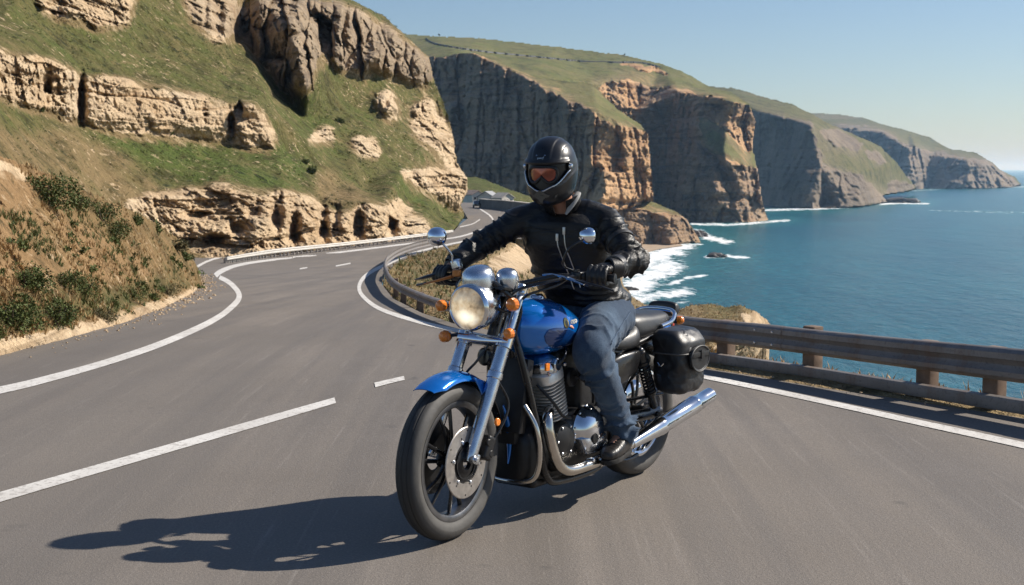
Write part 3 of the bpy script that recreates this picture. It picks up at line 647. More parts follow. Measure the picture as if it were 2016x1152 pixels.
def flat_sheet(name, outline, mat, lift, grid=True):
    ol = densify(outline)
    pts = [Vector((p[0], p[1])) for p in ol]
    n = len(pts)
    if grid:
        yy = np.concatenate([np.arange(-5, 60, 1.0), np.arange(60, 300, 6.0)])
        P2 = [(x, y) for y in yy for x in np.arange(-40, 20, 1.5 if y < 60 else 5.0)]
        A = np.array(P2); ins = inside([(p[0], p[1]) for p in ol], A[:, 0], A[:, 1])
        pts += [Vector(p) for p in A[ins]]
    vs, es, fs, *_ = delaunay_2d_cdt(pts, [], [list(range(n))], 1, 1e-5)
    V = np.array([(v.x, v.y, 0) for v in vs]); V[:, 2] = zroad(V[:, 1]) + lift
    return mesh_obj(name, V, fs, mat)
road = flat_sheet('road', outline, M_asphalt, 0.0); tag(road, kind='structure')

def ribbon(name, pts, hw, lift=0.004, taper=None):
    """painted line traced along its centre; hw is half its width as seen"""
    pts = np.array(pts, float)
    # Catmull-Rom resample
    q = []; h = []
    hw = np.full(len(pts), hw, float) if np.isscalar(hw) else np.array(hw, float)
    for i in range(len(pts) - 1):
        p0 = pts[max(i - 1, 0)]; p1 = pts[i]; p2 = pts[i + 1]; p3 = pts[min(i + 2, len(pts) - 1)]
        for t in np.linspace(0, 1, 10, endpoint=False):
            q.append(0.5 * ((2 * p1) + (-p0 + p2) * t + (2 * p0 - 5 * p1 + 4 * p2 - p3) * t * t + (-p0 + 3 * p1 - 3 * p2 + p3) * t ** 3)); h.append(hw[i] * (1 - t) + hw[i + 1] * t)
    q.append(pts[-1]); h.append(hw[-1]); q = np.array(q); h = np.array(h)
    tn = np.gradient(q, axis=0); tn /= np.linalg.norm(tn, axis=1)[:, None]
    nm = np.stack([-tn[:, 1], tn[:, 0]], -1)
    a = q + nm * h[:, None]; b = q - nm * h[:, None]
    A = ground(a[:, 0], a[:, 1], lift); B = ground(b[:, 0], b[:, 1], lift)
    V = np.concatenate([A, B]); n = len(q)
    Fs = [(i, i + 1, n + i + 1, n + i) for i in range(n - 1)]
    o = mesh_obj(name, V, Fs, M_paint); tag(o, kind='structure')
    return o
ribbon('edge_line', [(-250, 818), (0, 769), (100, 745), (200, 717), (300, 684), (380, 651), (430, 625), (458, 603), (470, 588), (468, 574), (452, 557), (432, 546)], [10, 7, 6.5, 6, 6, 5.6, 5.2, 5.2, 5.2, 4.8, 4.4, 4])
ribbon('edge_line', [(424, 543), (436, 534), (462, 524), (500, 516.5), (560, 509), (640, 500), (700, 493), (780, 483), (850, 474), (900, 467), (933, 458), (962, 447), (971, 436), (964, 424), (944, 411)], [5, 4.5, 3, 2.2, 1.8, 1.6, 1.5, 1.4, 1.3, 1.3, 1.6, 1.6, 1.5, 1.4, 1.0])
ribbon('edge_line', [(387, 526), (405, 516), (425, 509), (440, 506)], [2.5, 2, 1.6, 1.2])
ribbon('edge_line', [(930, 472), (890, 480), (845, 490), (800, 503), (765, 519), (735, 533), (715, 548), (707, 566), (715, 584), (745, 607), (800, 627), (870, 645), (1000, 671), (1200, 706), (1395, 744), (1600, 787), (1800, 831), (2016, 878), (2300, 942)], [1.3, 1.5, 1.8, 2.2, 2.8, 3.2, 3.4, 3.6, 3.6, 3.6, 3.6, 3.6, 3.6, 4, 4.2, 4.6, 5.2, 6, 7])
ribbon('lane_dash', [(-350, 1081), (-100, 1009), (0, 980), (150, 936.6), (350, 878.8), (500, 835.4), (600, 806.5), (660, 789)], [12, 10.5, 9.5, 8.5, 7.5, 7, 6.3, 5.6])
ribbon('lane_dash', [(738, 759), (766, 752), (796, 745)], [4.6, 4.2, 3.8])
ribbon('lane_dash', [(590, 529.5), (605, 527)], 1.1)
ribbon('lane_dash', [(661, 524), (690, 518.5)], 1.2)
ribbon('lane_dash', [(905, 447), (930, 441), (945, 432)], 0.9)

# verge and drop beyond the right rail
edge = np.array(densify([tuple(p) for p in ground([p[0] for p in asphalt_edge_right[2:]], [p[1] for p in asphalt_edge_right[2:]])] + [(9, 2.2, 0), (9, -6, 0)], False))
tn = np.gradient(edge, axis=0); tn[:, 2] = 0; tn /= np.linalg.norm(tn, axis=1)[:, None]
nm = np.stack([-tn[:, 1], tn[:, 0], 0 * tn[:, 0]], -1)
if nm[len(nm) // 2][0] < 0: nm = -nm
prof = [(-0.25, -0.02), (0.0, 0.012), (0.12, 0.03), (0.3, 0.02), (0.48, -0.02), (0.62, -0.22), (1.0, -0.9), (2.2, -3), (8, -12), (30, -44)]
V = []
for j, (u, h) in enumerate(prof):
    p = edge + nm * u; p[:, 2] += h
    jit = fbm(p * 2.1 + 4, 4); p[:, 2] += jit * (0.03 if j < 6 else 0.3 * min(u, 4)) * (0 if j == 0 else 1)
    p += nm * (fbm(p * 1.3 + 9, 3) * (0.10 if j < 6 else 0.4))[:, None] * (0 if j < 1 else 1)
    V.append(p)
V = np.concatenate(V); n = len(edge)
Fs = [(j * n + i, j * n + i + 1, (j + 1) * n + i + 1, (j + 1) * n + i) for j in range(len(prof) - 1) for i in range(n - 1)]
verge = mesh_obj('verge', V, Fs, M_slope, attrs={'rock': np.full(len(V), 0.15), 'tone': np.full(len(V), 0.15), 'grey': np.zeros(len(V)), 'scree': np.full(len(V), 0.35)}); tag(verge, kind='structure')
# ------------------------------------------------------------------ shape helpers
def V3(*a): return np.array(a, float)
def unit(v): v = np.asarray(v, float); return v / (np.linalg.norm(v) + 1e-12)
def frame(ax, hint=(0, 0, 1)):
    ax = unit(ax); h = np.asarray(hint, float)
    if abs(ax @ unit(h)) > 0.95: h = V3(1, 0, 0) if abs(ax[0]) < 0.9 else V3(0, 1, 0)
    u = unit(np.cross(h, ax)); return u, np.cross(ax, u)
def spline(pts, k=6):
    pts = np.array(pts, float); out = []
    n = len(pts)
    for i in range(n - 1):
        p0 = pts[max(i - 1, 0)]; p1 = pts[i]; p2 = pts[i + 1]; p3 = pts[min(i + 2, n - 1)]
        for t in np.linspace(0, 1, k, endpoint=False):
            out.append(0.5 * ((2 * p1) + (-p0 + p2) * t + (2 * p0 - 5 * p1 + 4 * p2 - p3) * t * t + (-p0 + 3 * p1 - 3 * p2 + p3) * t ** 3))
    out.append(pts[-1]); return np.array(out)
class MB:
    def __init__(s): s.v = []; s.f = []; s.n = 0
    def add(s, V, F):
        V = np.asarray(V, float); s.v.append(V); s.f += [tuple(int(i) + s.n for i in f) for f in F]; s.n += len(V); return s
    def loft(s, rings, closed=True, caps=True):
        rings = np.array(rings, float); m, k = rings.shape[:2]
        F = []
        for i in range(m - 1):
            for j in range(k if closed else k - 1):
                a = i * k + j; b = i * k + (j + 1) % k
                F.append((a, b, b + k, a + k))
        if caps and closed:
            F.append(tuple(range(k))[::-1]); F.append(tuple((m - 1) * k + j for j in range(k)))
        return s.add(rings.reshape(-1, 3), F)
    def tube(s, pts, r, seg=12, smooth=0, flat=None, hint=(0, 0, 1), caps=True):
        P = np.array(pts, float); r = np.full(len(P), r, float) if np.isscalar(r) else np.array(r, float)
        if smooth:
            Q = spline(np.concatenate([P, r[:, None]], 1), smooth); P = Q[:, :3]; r = Q[:, 3]
        T = np.gradient(P, axis=0); rings = []
        u = None
        for i in range(len(P)):
            t = unit(T[i])
            if u is None: u, w = frame(t, hint)
            else:
                u = unit(u - t * (u @ t)); w = np.cross(t, u)
            a = np.linspace(0, 2 * np.pi, seg, endpoint=False)[:, None]
            f = 1.0 if flat is None else flat
            rings.append(P[i] + r[i] * (np.cos(a) * u + f * np.sin(a) * w))
        return s.loft(rings, caps=caps)
    def lathe(s, prof, o=(0, 0, 0), ax=(0, 1, 0), seg=32, caps=False, hint=(0, 0, 1), sy=1.0):
        ax = unit(ax); u, w = frame(ax, hint); o = np.asarray(o, float)
        a = np.linspace(0, 2 * np.pi, seg, endpoint=False)[:, None]
        return s.loft([o + ax * h + r * (np.cos(a) * u + sy * np.sin(a) * w) for r, h in prof], caps=caps)
    def cyl(s, a, b, r, seg=16, r2=None, bev=0.0):
        a = np.asarray(a, float); b = np.asarray(b, float); L = np.linalg.norm(b - a); r2 = r if r2 is None else r2
        p = [(0.0001, 0), (r - bev, 0), (r, bev), (r2, L - bev), (r2 - bev, L), (0.0001, L)] if bev else [(0.0001, 0), (r, 0), (r2, L), (0.0001, L)]
        return s.lathe(p, a, b - a, seg)
    def ball(s, c, r, seg=16, rot=None):
        r = np.full(3, r) if np.isscalar(r) else np.array(r, float)
        th = np.linspace(0.02, np.pi - 0.02, seg // 2 + 2); ph = np.linspace(0, 2 * np.pi, seg, endpoint=False)
        rings = [np.stack([np.sin(t) * np.cos(ph), np.sin(t) * np.sin(ph), np.full(seg, np.cos(t))], -1) * r for t in th]
        rings = np.array(rings)
        if rot is not None: rings = rings @ np.array(rot).T
        return s.loft(rings + np.asarray(c, float), caps=True)
    def box(s, c, size, rot=None, bev=0.006, seg=2):
        bm = bmesh.new(); bmesh.ops.create_cube(bm, size=1)
        for v in bm.verts: v.co = Vector([v.co[i] * size[i] for i in range(3)])
        if bev: bmesh.ops.bevel(bm, geom=bm.edges[:], offset=min(bev, min(size) * 0.45), segments=seg, profile=0.6, affect='EDGES')
        V = np.array([v.co[:] for v in bm.verts])
        if rot is not None: V = V @ np.array(rot).T
        bm.verts.index_update()
        F = [[v.index for v in f.verts] for f in bm.faces]; bm.free()
        return s.add(V + np.asarray(c, float), F)
    def build(s, name, mat, parent=None, sharp=40, smooth=True, normals=True, xf=None):
        V = np.concatenate(s.v)
        if xf is not None: V = np.array([xf(p) for p in V])
        o = mesh_obj(name, V, s.f, mat, parent, smooth)
        me = o.data
        if normals:
            bm = bmesh.new(); bm.from_mesh(me); bmesh.ops.recalc_face_normals(bm, faces=bm.faces[:]); bm.to_mesh(me); bm.free()
        if sharp: me.set_sharp_from_angle(angle=R(sharp))
        return o
def sring(c, u, w, ru, rw, n=24, p=2.0):
    """superellipse ring about c"""
    a = np.linspace(0, 2 * np.pi, n, endpoint=False)
    x = np.sign(np.cos(a)) * np.abs(np.cos(a)) ** (2 / p); y = np.sign(np.sin(a)) * np.abs(np.sin(a)) ** (2 / p)
    return np.asarray(c, float) + x[:, None] * np.asarray(u, float) * ru + y[:, None] * np.asarray(w, float) * rw
def rotm(axis, ang): return np.array(Matrix.Rotation(ang, 3, Vector(axis)))
def vox(mb, size, it=4, fac=0.5):
    """join overlapping pieces into one continuous skin; returns vertices and quads"""
    o = mb.build('tmp', None, None, sharp=0)
    md = o.modifiers.new('r', 'REMESH'); md.mode = 'VOXEL'; md.voxel_size = size
    dg = bpy.context.evaluated_depsgraph_get(); ev = o.evaluated_get(dg); me = bpy.data.meshes.new_from_object(ev)
    bpy.data.objects.remove(o)
    bm = bmesh.new(); bm.from_mesh(me)
    for _ in range(it): bmesh.ops.smooth_vert(bm, verts=bm.verts[:], factor=fac, use_axis_x=True, use_axis_y=True, use_axis_z=True)
    bm.normal_update(); bm.verts.index_update()
    V = np.array([v.co[:] for v in bm.verts]); N = np.array([v.normal[:] for v in bm.verts]); F = [[v.index for v in f.verts] for f in bm.faces]
    bm.free(); bpy.data.meshes.remove(me)
    return V, N, F
def text_mesh(name, txt, size, mat, parent, M, depth=0.0008, shear=0.0):
    cu = bpy.data.curves.new('t', 'FONT'); cu.body = txt; cu.size = size; cu.extrude = depth; cu.shear = shear
    cu.align_x = 'CENTER'; cu.align_y = 'CENTER'
    o = bpy.data.objects.new('t', cu); COL.objects.link(o)
    me = bpy.data.meshes.new_from_object(o.evaluated_get(bpy.context.evaluated_depsgraph_get()))
    bpy.data.objects.remove(o)
    me.transform(M); me.materials.clear(); me.materials.append(mat)
    r = bpy.data.objects.new(name, me); return link(r, parent)
# ------------------------------------------------------------------ materials of the machine
M_blue = simple('blue_paint', (0.003, 0.168, 0.60), 0.14, 0.46, 0.06, 3, coat=1.0)
M_chrome = simple('chrome', (0.70, 0.72, 0.75), 0.10, 1.0, 0.06, 14)
M_steel = simple('brushed_steel', (0.66, 0.69, 0.73), 0.26, 1.0, 0.10, 20, bump=0.05, bscale=200)
M_disc = simple('brake_steel', (0.42, 0.39, 0.36), 0.42, 0.85, 0.2, 30, bump=0.1, bscale=150)
M_black = simple('black_enamel', (0.010, 0.010, 0.011), 0.30, 0.0, 0.2, 8, coat=0.3)
M_engine = simple('engine_black', (0.014, 0.014, 0.015), 0.42, 0.3, 0.3, 14, bump=0.1, bscale=300)
M_fin = simple('fin_metal', (0.82, 0.81, 0.78), 0.48, 0.85, 0.2, 25)
M_plast = simple('black_plastic', (0.012, 0.012, 0.013), 0.5, 0.0, 0.25, 12, bump=0.15, bscale=250)
M_bronze = simple('heated_pipe', (0.60, 0.56, 0.51), 0.15, 1.0, 0.15, 9)
def tyre_mat():
    t = NT('tyre_rubber'); n = t.noise(40, 4, 0.6); b = t.noise(6, 5, 0.65)
    sep = t.n.new('ShaderNodeSeparateXYZ'); t.L(t.tc.outputs['Object'], sep.inputs[0])
    ay = t.math('ABSOLUTE', sep.outputs[1])
    c = t.ramp(b, [(0.3, (0.020, 0.0195, 0.019)), (0.7, (0.034, 0.033, 0.031))])
    d = t.ramp(b, [(0.3, (0.052, 0.050, 0.047)), (0.7, (0.095, 0.090, 0.083))])
    c = t.mix(t.ramp(ay, [(0.036, 0.0), (0.044, 1.0)]), c, d)
    g = t.math('PINGPONG', t.math('MULTIPLY', ay, 1.0), 0.011)
    gr = t.math('MULTIPLY', t.ramp(g, [(0.0, 1.0), (0.0022, 0.0)]), t.ramp(ay, [(0.034, 1.0), (0.036, 0.0)]))
    c = t.mix(gr, c, (0.006, 0.006, 0.006))
    t.set(Base_Color=c, Roughness=0.66, Normal=t.bump(t.math('SUBTRACT', n, t.math('MULTIPLY', gr, 3.0)), 0.35, 0.003)); return t.m
M_tyre = tyre_mat()
def leather(name, col, rough, sc=40, b=0.35):
    t = NT(name); n = t.noise(sc, 6, 0.62); c = t.voro(sc * 5, None, 'DISTANCE_TO_EDGE'); f = t.noise(sc * 0.22, 4, 0.6)
    t.set(Base_Color=t.mix(f, tuple(x * 0.7 for x in col), tuple(x * 1.4 for x in col)), Roughness=t.ramp(f, [(0.3, rough * 0.75), (0.7, min(1, rough * 1.3))]), Specular_IOR_Level=0.5,
          Normal=t.bump(t.math('ADD', t.math('MULTIPLY', n, 1.0), t.math('MULTIPLY', c, 0.5)), b, 0.004)); return t.m
M_seat = leather('seat_leather', (0.020, 0.020, 0.021), 0.42, 30, 0.25)
M_bag = leather('bag_leather', (0.018, 0.018, 0.019), 0.40, 26, 0.3)
M_piping = simple('bag_piping_leather', (0.075, 0.072, 0.068), 0.45)
def amber_mat():
    t = NT('amber_lens'); v = t.voro(120)
    t.set(Base_Color=t.mix(v, (0.85, 0.27, 0.02), (0.66, 0.15, 0.008)), Roughness=0.18, Coat_Weight=0.6, Normal=t.bump(v, 0.5, 0.002)); return t.m
M_amber = amber_mat()
M_red = simple('red_lens', (0.45, 0.03, 0.01), 0.15, coat=0.6)
M_orange = simple('orange_lever', (0.50, 0.17, 0.03), 0.35, var=0.2)
def lamp_mat():
    t = NT('headlamp_lens'); n = t.noise(22, 5, 0.62); n2 = t.noise(9, 4, 0.6)
    e = t.ramp(n, [(0.35, (0.30, 0.19, 0.09)), (0.5, (0.85, 0.62, 0.36)), (0.68, (1.0, 0.86, 0.62))])
    m = t.mapping((1, 1, 1)); 
    sep = t.n.new('ShaderNodeSeparateXYZ'); t.L(t.tc.outputs['Object'], sep.inputs[0])
    hot = t.math('ADD', t.math('POWER', t.math('SUBTRACT', sep.outputs[1], 0.005), 2.0), t.math('MULTIPLY', t.math('POWER', t.math('SUBTRACT', sep.outputs[2], 0.925), 2.0), 2.5))
    h = t.ramp(hot, [(0.0, 1.0), (0.0030, 0.0)], 'EASE')
    e = t.mix(h, e, (1.0, 0.92, 0.72))
    st = t.math('ADD', t.math('MULTIPLY', h, 0.5), t.ramp(n2, [(0.32, 0.12), (0.68, 0.55)]))
    t.set(Base_Color=(0.30, 0.25, 0.18), Roughness=0.12, Coat_Weight=0.8, Emission_Color=e, Emission_Strength=st, Normal=t.bump(n, 0.3, 0.004)); return t.m
M_lamp = lamp_mat()
M_rim = simple('dark_rim', (0.16, 0.16, 0.165), 0.35, 0.9, 0.2, 20)
M_mirror = simple('mirror_chrome', (0.80, 0.83, 0.88), 0.04, 1.0, 0.03, 5)

# ------------------------------------------------------------------ the motorcycle (x forward, y to its left, z up)
BO = (0.17187, 6.03868, 0.0); BYAW = -2.204948
bike = empty('motorcycle', BO, BYAW)
tag(bike, 'blue and chrome motorcycle with round headlamp and black saddlebag, ridden along the road', 'motorcycle')
FA = V3(0.736, 0, 0.335); RA = V3(-0.745, 0, 0.322)
def wheel(c, ro, w, rim, front):
    root = MB()
    hw = w / 2
    prof = [(rim + 0.004, -hw * 0.62), (rim + 0.022, -hw * 0.86), (rim + 0.045, -hw), (ro - 0.040, -hw * 0.98), (ro - 0.022, -hw * 0.84), (ro - 0.010, -hw * 0.62), (ro - 0.003, -hw * 0.33), (ro, 0),
            (ro - 0.003, hw * 0.33), (ro - 0.010, hw * 0.62), (ro - 0.022, hw * 0.84), (ro - 0.040, hw * 0.98), (rim + 0.045, hw), (rim + 0.022, hw * 0.86), (rim + 0.004, hw * 0.62)]
    hub = MB().lathe([(0.001, -hw * 0.9), (0.028, -hw * 0.9), (0.034, -hw * 0.8), (0.040, -hw * 0.3), (0.040, hw * 0.3), (0.034, hw * 0.8), (0.028, hw * 0.9), (0.001, hw * 0.9)], c, (0, 1, 0), 24)
    whl = hub.build('wheel', M_engine, bike)
    MB().lathe(prof, c, (0, 1, 0), 96).build('tyre', M_tyre, whl, sharp=60)
    rp = [(rim + 0.006, -hw * 0.66), (rim + 0.010, -hw * 0.74), (rim - 0.004, -hw * 0.78), (rim - 0.016, -hw * 0.66), (rim - 0.022, -hw * 0.3), (rim - 0.024, 0), (rim - 0.022, hw * 0.3), (rim - 0.016, hw * 0.66), (rim - 0.004, hw * 0.78), (rim + 0.010, hw * 0.74), (rim + 0.006, hw * 0.66)]
    MB().lathe(rp, c, (0, 1, 0), 96).build('rim', M_rim if front else M_chrome, whl)
    for k in range(6 if front else 5):
        a = 2 * math.pi * k / (6 if front else 5) + 0.35
        d = V3(math.cos(a), 0, math.sin(a)); e = V3(-math.sin(a), 0, math.cos(a))
        s = MB()
        for q in (-1, 1):
            s.tube([c + d * 0.035 + e * 0.012 * q, c + d * 0.11 + e * 0.020 * q + V3(0, 0.012, 0), c + d * (rim - 0.02) + e * 0.042 * q], [0.010, 0.0075, 0.008], 8, smooth=3, flat=1.3)
        s.build('spoke', M_black, whl)
    return whl
fw = wheel(FA, 0.335, 0.108, 0.243, True)
rw = wheel(RA, 0.322, 0.150, 0.212, False)
# front brake
y = 0.082
dsk = MB().lathe([(0.088, y), (0.088, y + 0.006), (0.148, y + 0.006), (0.151, y + 0.003), (0.148, y), (0.088, y)], FA, (0, 1, 0), 64).build('brake_disc', M_disc, fw)
ca = MB(); ca.lathe([(0.030, y - 0.01), (0.030, y + 0.010), (0.048, y + 0.010), (0.060, y + 0.002), (0.090, y + 0.001), (0.090, y - 0.004), (0.030, y - 0.01)], FA, (0, 1, 0), 40)
ca.lathe([(0.064, y + 0.002), (0.064, y + 0.007), (0.072, y + 0.007), (0.072, y + 0.002)], FA, (0, 1, 0), 40)
ca.build('disc_carrier', M_engine, fw)
for k in range(6):
    a = 2 * math.pi * k / 6 + 0.2
    p = FA + V3(math.cos(a) * 0.093, y, math.sin(a) * 0.093); MB().cyl(p, p + V3(0, 0.011, 0), 0.0085, 10, bev=0.002).build('bolt', M_steel, fw)
    for q in (0.112, 0.136):
        b = a + (q - 0.112) * 16
        p = FA + V3(math.cos(b) * q, y + 0.0055, math.sin(b) * q); MB().cyl(p, p + V3(0, 0.0012, 0), 0.0046, 8).build('disc_hole', M_engine, fw)
MB().lathe([(0.05, -0.082), (0.05, -0.076), (0.150, -0.076), (0.152, -0.079), (0.150, -0.082), (0.05, -0.082)], FA, (0, 1, 0), 48).build('brake_disc', M_engine, fw)
MB().box(FA + V3(0.06, -0.05, 0.13), (0.10, 0.05, 0.09), rotm((0, 1, 0), 0.6), 0.014, 3).build('brake_caliper', M_engine, bike)
cal = MB().box(FA + V3(-0.125, 0.096, 0.045), (0.055, 0.060, 0.105), rotm((0, 1, 0), -0.45), 0.014, 3)
cal.box(FA + V3(-0.125, 0.118, 0.045), (0.040, 0.012, 0.075), rotm((0, 1, 0), -0.45), 0.006)
cal.cyl(FA + V3(-0.13, 0.11, 0.02), FA + V3(-0.13, 0.128, 0.02), 0.016, 16, bev=0.003).cyl(FA + V3(-0.115, 0.11, 0.07), FA + V3(-0.115, 0.128, 0.07), 0.016, 16, bev=0.003)
cal.build('brake_caliper', M_engine, bike)
# forks
FD = unit(V3(-0.348, 0, 0.659))
def fork_pt(z, y): return V3(0.722 - (z - 0.372) * 0.348 / 0.659, y, z)
for y in (0.108, -0.108):
    m = MB()
    a = fork_pt(0.352, y)
    L = lambda z: (z - 0.352) / FD[2]
    m.lathe([(0.001, -0.012), (0.019, -0.012), (0.024, 0.0), (0.0270, 0.03), (0.0285, L(0.55)), (0.0300, L(0.60)), (0.0300, L(0.665)), (0.0340, L(0.668)), (0.0350, L(0.680)), (0.0340, L(0.692)), (0.0292, L(0.696)), (0.0292, L(0.79)), (0.001, L(0.79))], a, FD, 28)
    fk = m.build('fork_leg', M_steel, bike)
    MB().lathe([(0.001, L(0.78)), (0.0245, L(0.78)), (0.0245, L(1.045)), (0.019, L(1.052)), (0.001, L(1.052))], a, FD, 24).build('fork_tube', M_steel, fk)
    ax = MB().cyl(FA + V3(0, y * 0.8, 0.02), FA + V3(0, y * 1.32, 0.02), 0.017, 16, bev=0.003)
    ax.cyl(FA + V3(0, y * 1.3, 0.02), FA + V3(0, y * 1.42, 0.02), 0.011, 6, bev=0.002)
    ax.box(fork_pt(0.362, y) + V3(-0.02, 0, -0.01), (0.055, 0.034, 0.045), rotm((0, 1, 0), -0.4), 0.010, 3)
    ax.build('axle_clamp', M_steel, fk)
# triple clamps
def clamp(z, r, hgt, name):
    m = MB(); c0 = fork_pt(z, 0.108); c1 = fork_pt(z, -0.108); u = V3(0, 1, 0)
    fwd = unit(np.cross(V3(0, 1, 0), FD))
    rings = []
    for t in np.linspace(-1, 1, 17):
        wdt = 0.026 - 0.006 * (1 - abs(t)) ; bow = 0.018 * (1 - t * t)
        c = fork_pt(z, 0.138 * t) + fwd * (bow * -0.3 + 0.004)
        e = 1.0 if abs(t) < 0.9 else (0.55 if abs(t) > 0.99 else 0.88)
        rings.append(sring(c, fwd, FD, (wdt + 0.012) * e, hgt * e, 20, 3.5))
    m.loft(rings)
    for y in (0.108, -0.108):
        m.lathe([(0.022, -hgt * 1.3), (r, -hgt * 1.25), (r, hgt * 1.25), (0.022, hgt * 1.3)], fork_pt(z, y), FD, 24)
    return m.build(name, M_chrome, bike)
clamp(0.815, 0.0370, 0.021, 'lower_clamp'); clamp(1.030, 0.031, 0.013, 'top_clamp')
MB().cyl(fork_pt(0.78, 0) + V3(-0.05, 0, 0), fork_pt(1.06, 0) + V3(-0.05, 0, 0), 0.028, 16).build('steering_stem', M_black, bike)
# headlamp
HC = V3(0.600, 0.0, 0.965); HX = unit(V3(1, 0.06, -0.05))
m = MB().lathe([(0.084, 0.004), (0.092, 0.008), (0.0985, 0.000), (0.0995, -0.014), (0.0965, -0.030), (0.0985, -0.034), (0.0960, -0.075), (0.086, -0.115), (0.066, -0.150), (0.035, -0.172), (0.001, -0.178)], HC, HX, 48)
hb = m.build('headlamp', M_steel, bike, sharp=50)
MB().lathe([(0.086, 0.002), (0.080, 0.010), (0.060, 0.018), (0.035, 0.023), (0.001, 0.025)], HC, HX, 40).build('headlamp_lens', M_lamp, hb)
MB().lathe([(0.083, 0.004), (0.090, 0.013), (0.098, 0.006), (0.1005, -0.006), (0.097, -0.010)], HC, HX, 48).build('headlamp_bezel', M_chrome, hb)
for y in (0.104, -0.104): MB().tube([fork_pt(0.93, y), fork_pt(0.945, y * 0.95) + V3(0.06, 0, 0), HC + V3(-0.07, y * 0.88, 0)], 0.012, 10, smooth=4, flat=0.6).build('headlamp_bracket', M_black, bike)
# gauges
def gauge(c, ax, r, h, name):
    g = MB().lathe([(0.001, -h), (r * 0.42, -h * 0.97), (r * 0.74, -h * 0.82), (r * 0.93, -h * 0.5), (r, -h * 0.1), (r, h * 0.12), (r * 0.96, h * 0.18), (r * 0.9, h * 0.16)], c, ax, 36).build(name, M_steel, bike)
    MB().lathe([(r * 0.92, h * 0.15), (r * 0.5, h * 0.155), (0.001, h * 0.155)], c, ax, 32).build('dial', M_black, g)
    return g
def dome(c, ax, r, h, name, sy=1.0):
    g = MB().lathe([(r * 0.9, -h * 0.55), (r * 1.04, -h * 0.50), (r * 1.03, -h * 0.1), (r * 0.99, h * 0.20), (r * 0.90, h * 0.40), (r * 0.70, h * 0.52), (r * 0.40, h * 0.585), (0.001, h * 0.60)], c, ax, 40, hint=(0, 1, 0), sy=sy).build(name, M_steel, bike, sharp=60)
    return g
g1 = dome(V3(0.515, -0.012, 1.073), unit(V3(0.25, 0, 1)), 0.075, 0.112, 'speedometer_cowl', 0.92)
MB().lathe([(0.055, -0.044), (0.075, -0.040), (0.075, -0.030), (0.06, -0.028)], V3(0.515, -0.012, 1.073), unit(V3(0.25, 0, 1)), 36).build('cowl_seal', M_black, g1)
g2 = dome(V3(0.418, 0.070, 1.068), unit(V3(0.18, 0.05, 1)), 0.050, 0.098, 'rev_counter_cowl')
MB().lathe([(0.04, -0.040), (0.052, -0.036), (0.052, -0.027), (0.042, -0.025)], V3(0.418, 0.070, 1.068), unit(V3(0.18, 0.05, 1)), 36).build('cowl_seal', M_black, g2)
MB().box((0.43, 0.03, 1.035), (0.14, 0.17, 0.018), rotm((0, 1, 0), -0.2), 0.008).tube([(0.50, 0.06, 1.07), (0.46, 0.10, 1.02), (0.40, 0.12, 0.97)], 0.012, 8, smooth=4).build('gauge_bracket', M_black, bike)
# turn signals
def signal(c, out, r, stem_to, mat=M_amber, parent=None, name='turn_signal', ax=(1, 0, 0)):
    ax = unit(ax)
    s = MB().lathe([(0.001, -0.030), (r * 0.6, -0.028), (r * 0.92, -0.016), (r * 1.0, 0.0)], c, ax, 20)
    s.tube([np.array(c) - ax * 0.008, (np.array(c) + np.array(stem_to)) / 2 - ax * 0.008, stem_to], 0.008, 8)
    o = s.build(name, M_black, bike)
    MB().lathe([(r * 1.03, -0.004), (r * 1.03, 0.008), (r * 0.9, 0.020), (r * 0.5, 0.028), (0.001, 0.030)], c, ax, 12).build('lens', mat, o, sharp=25)
    return o
signal((0.567, -0.172, 0.962), -1, 0.025, (0.52, -0.10, 0.965))
signal((0.505, 0.165, 0.982), 1, 0.028, (0.42, 0.11, 0.97))
signal((0.544, -0.172, 0.826), -1, 0.026, (0.50, -0.12, 0.835))
signal((0.510, 0.150, 0.858), 1, 0.023, (0.46, 0.11, 0.85))
# front mudguard
def guard(c, rad, hw, a0, a1, drop, name, mat, n=40, flare=None):
    m = MB(); rings = []
    for i, a in enumerate(np.linspace(R(a0), R(a1), n)):
        d = V3(math.cos(a), 0, math.sin(a)); t = i / (n - 1)
        e = min(1, 0.35 + 4 * t, 0.35 + 4 * (1 - t)); w = hw * min(1, 0.72 + 2.2 * t, 0.6 + 2.2 * (1 - t)); dr = drop * e
        sec = []
        for s in np.linspace(-1, 1, 13):
            y = w * math.sin(s * 1.35) / math.sin(1.35); dep = dr * (1 - math.cos(s * 1.35)) / (1 - math.cos(1.35))
            sec.append(c + d * (rad - dep) + V3(0, y, 0))
        inner = [c + (p - c) - d * 0.004 for p in sec[::-1]]
        rings.append(sec + inner)
    m.loft(rings)
    return m.build(name, mat, bike, sharp=55)
fg = guard(FA + V3(0, 0, 0.004), 0.374, 0.071, 60, 122, 0.036, 'front_mudguard', M_blue)
gd2 = guard(FA + V3(0, 0, 0.004), 0.368, 0.062, 118, 172, 0.03, 'inner_mudguard', M_black)
MB().loft([sring(FA + V3(math.cos(a) * 0.378, 0.062, math.sin(a) * 0.378), V3(math.cos(a), 0, math.sin(a)), V3(0, 1, 0), 0.006, w, 10, 2.5) for a, w in [(R(q), 0.014 * max(0.05, math.sin((q - 150) / 42 * math.pi)) ** 0.7) for q in np.linspace(150, 192, 12)]]).build('mudguard_flap', M_blue, fg)
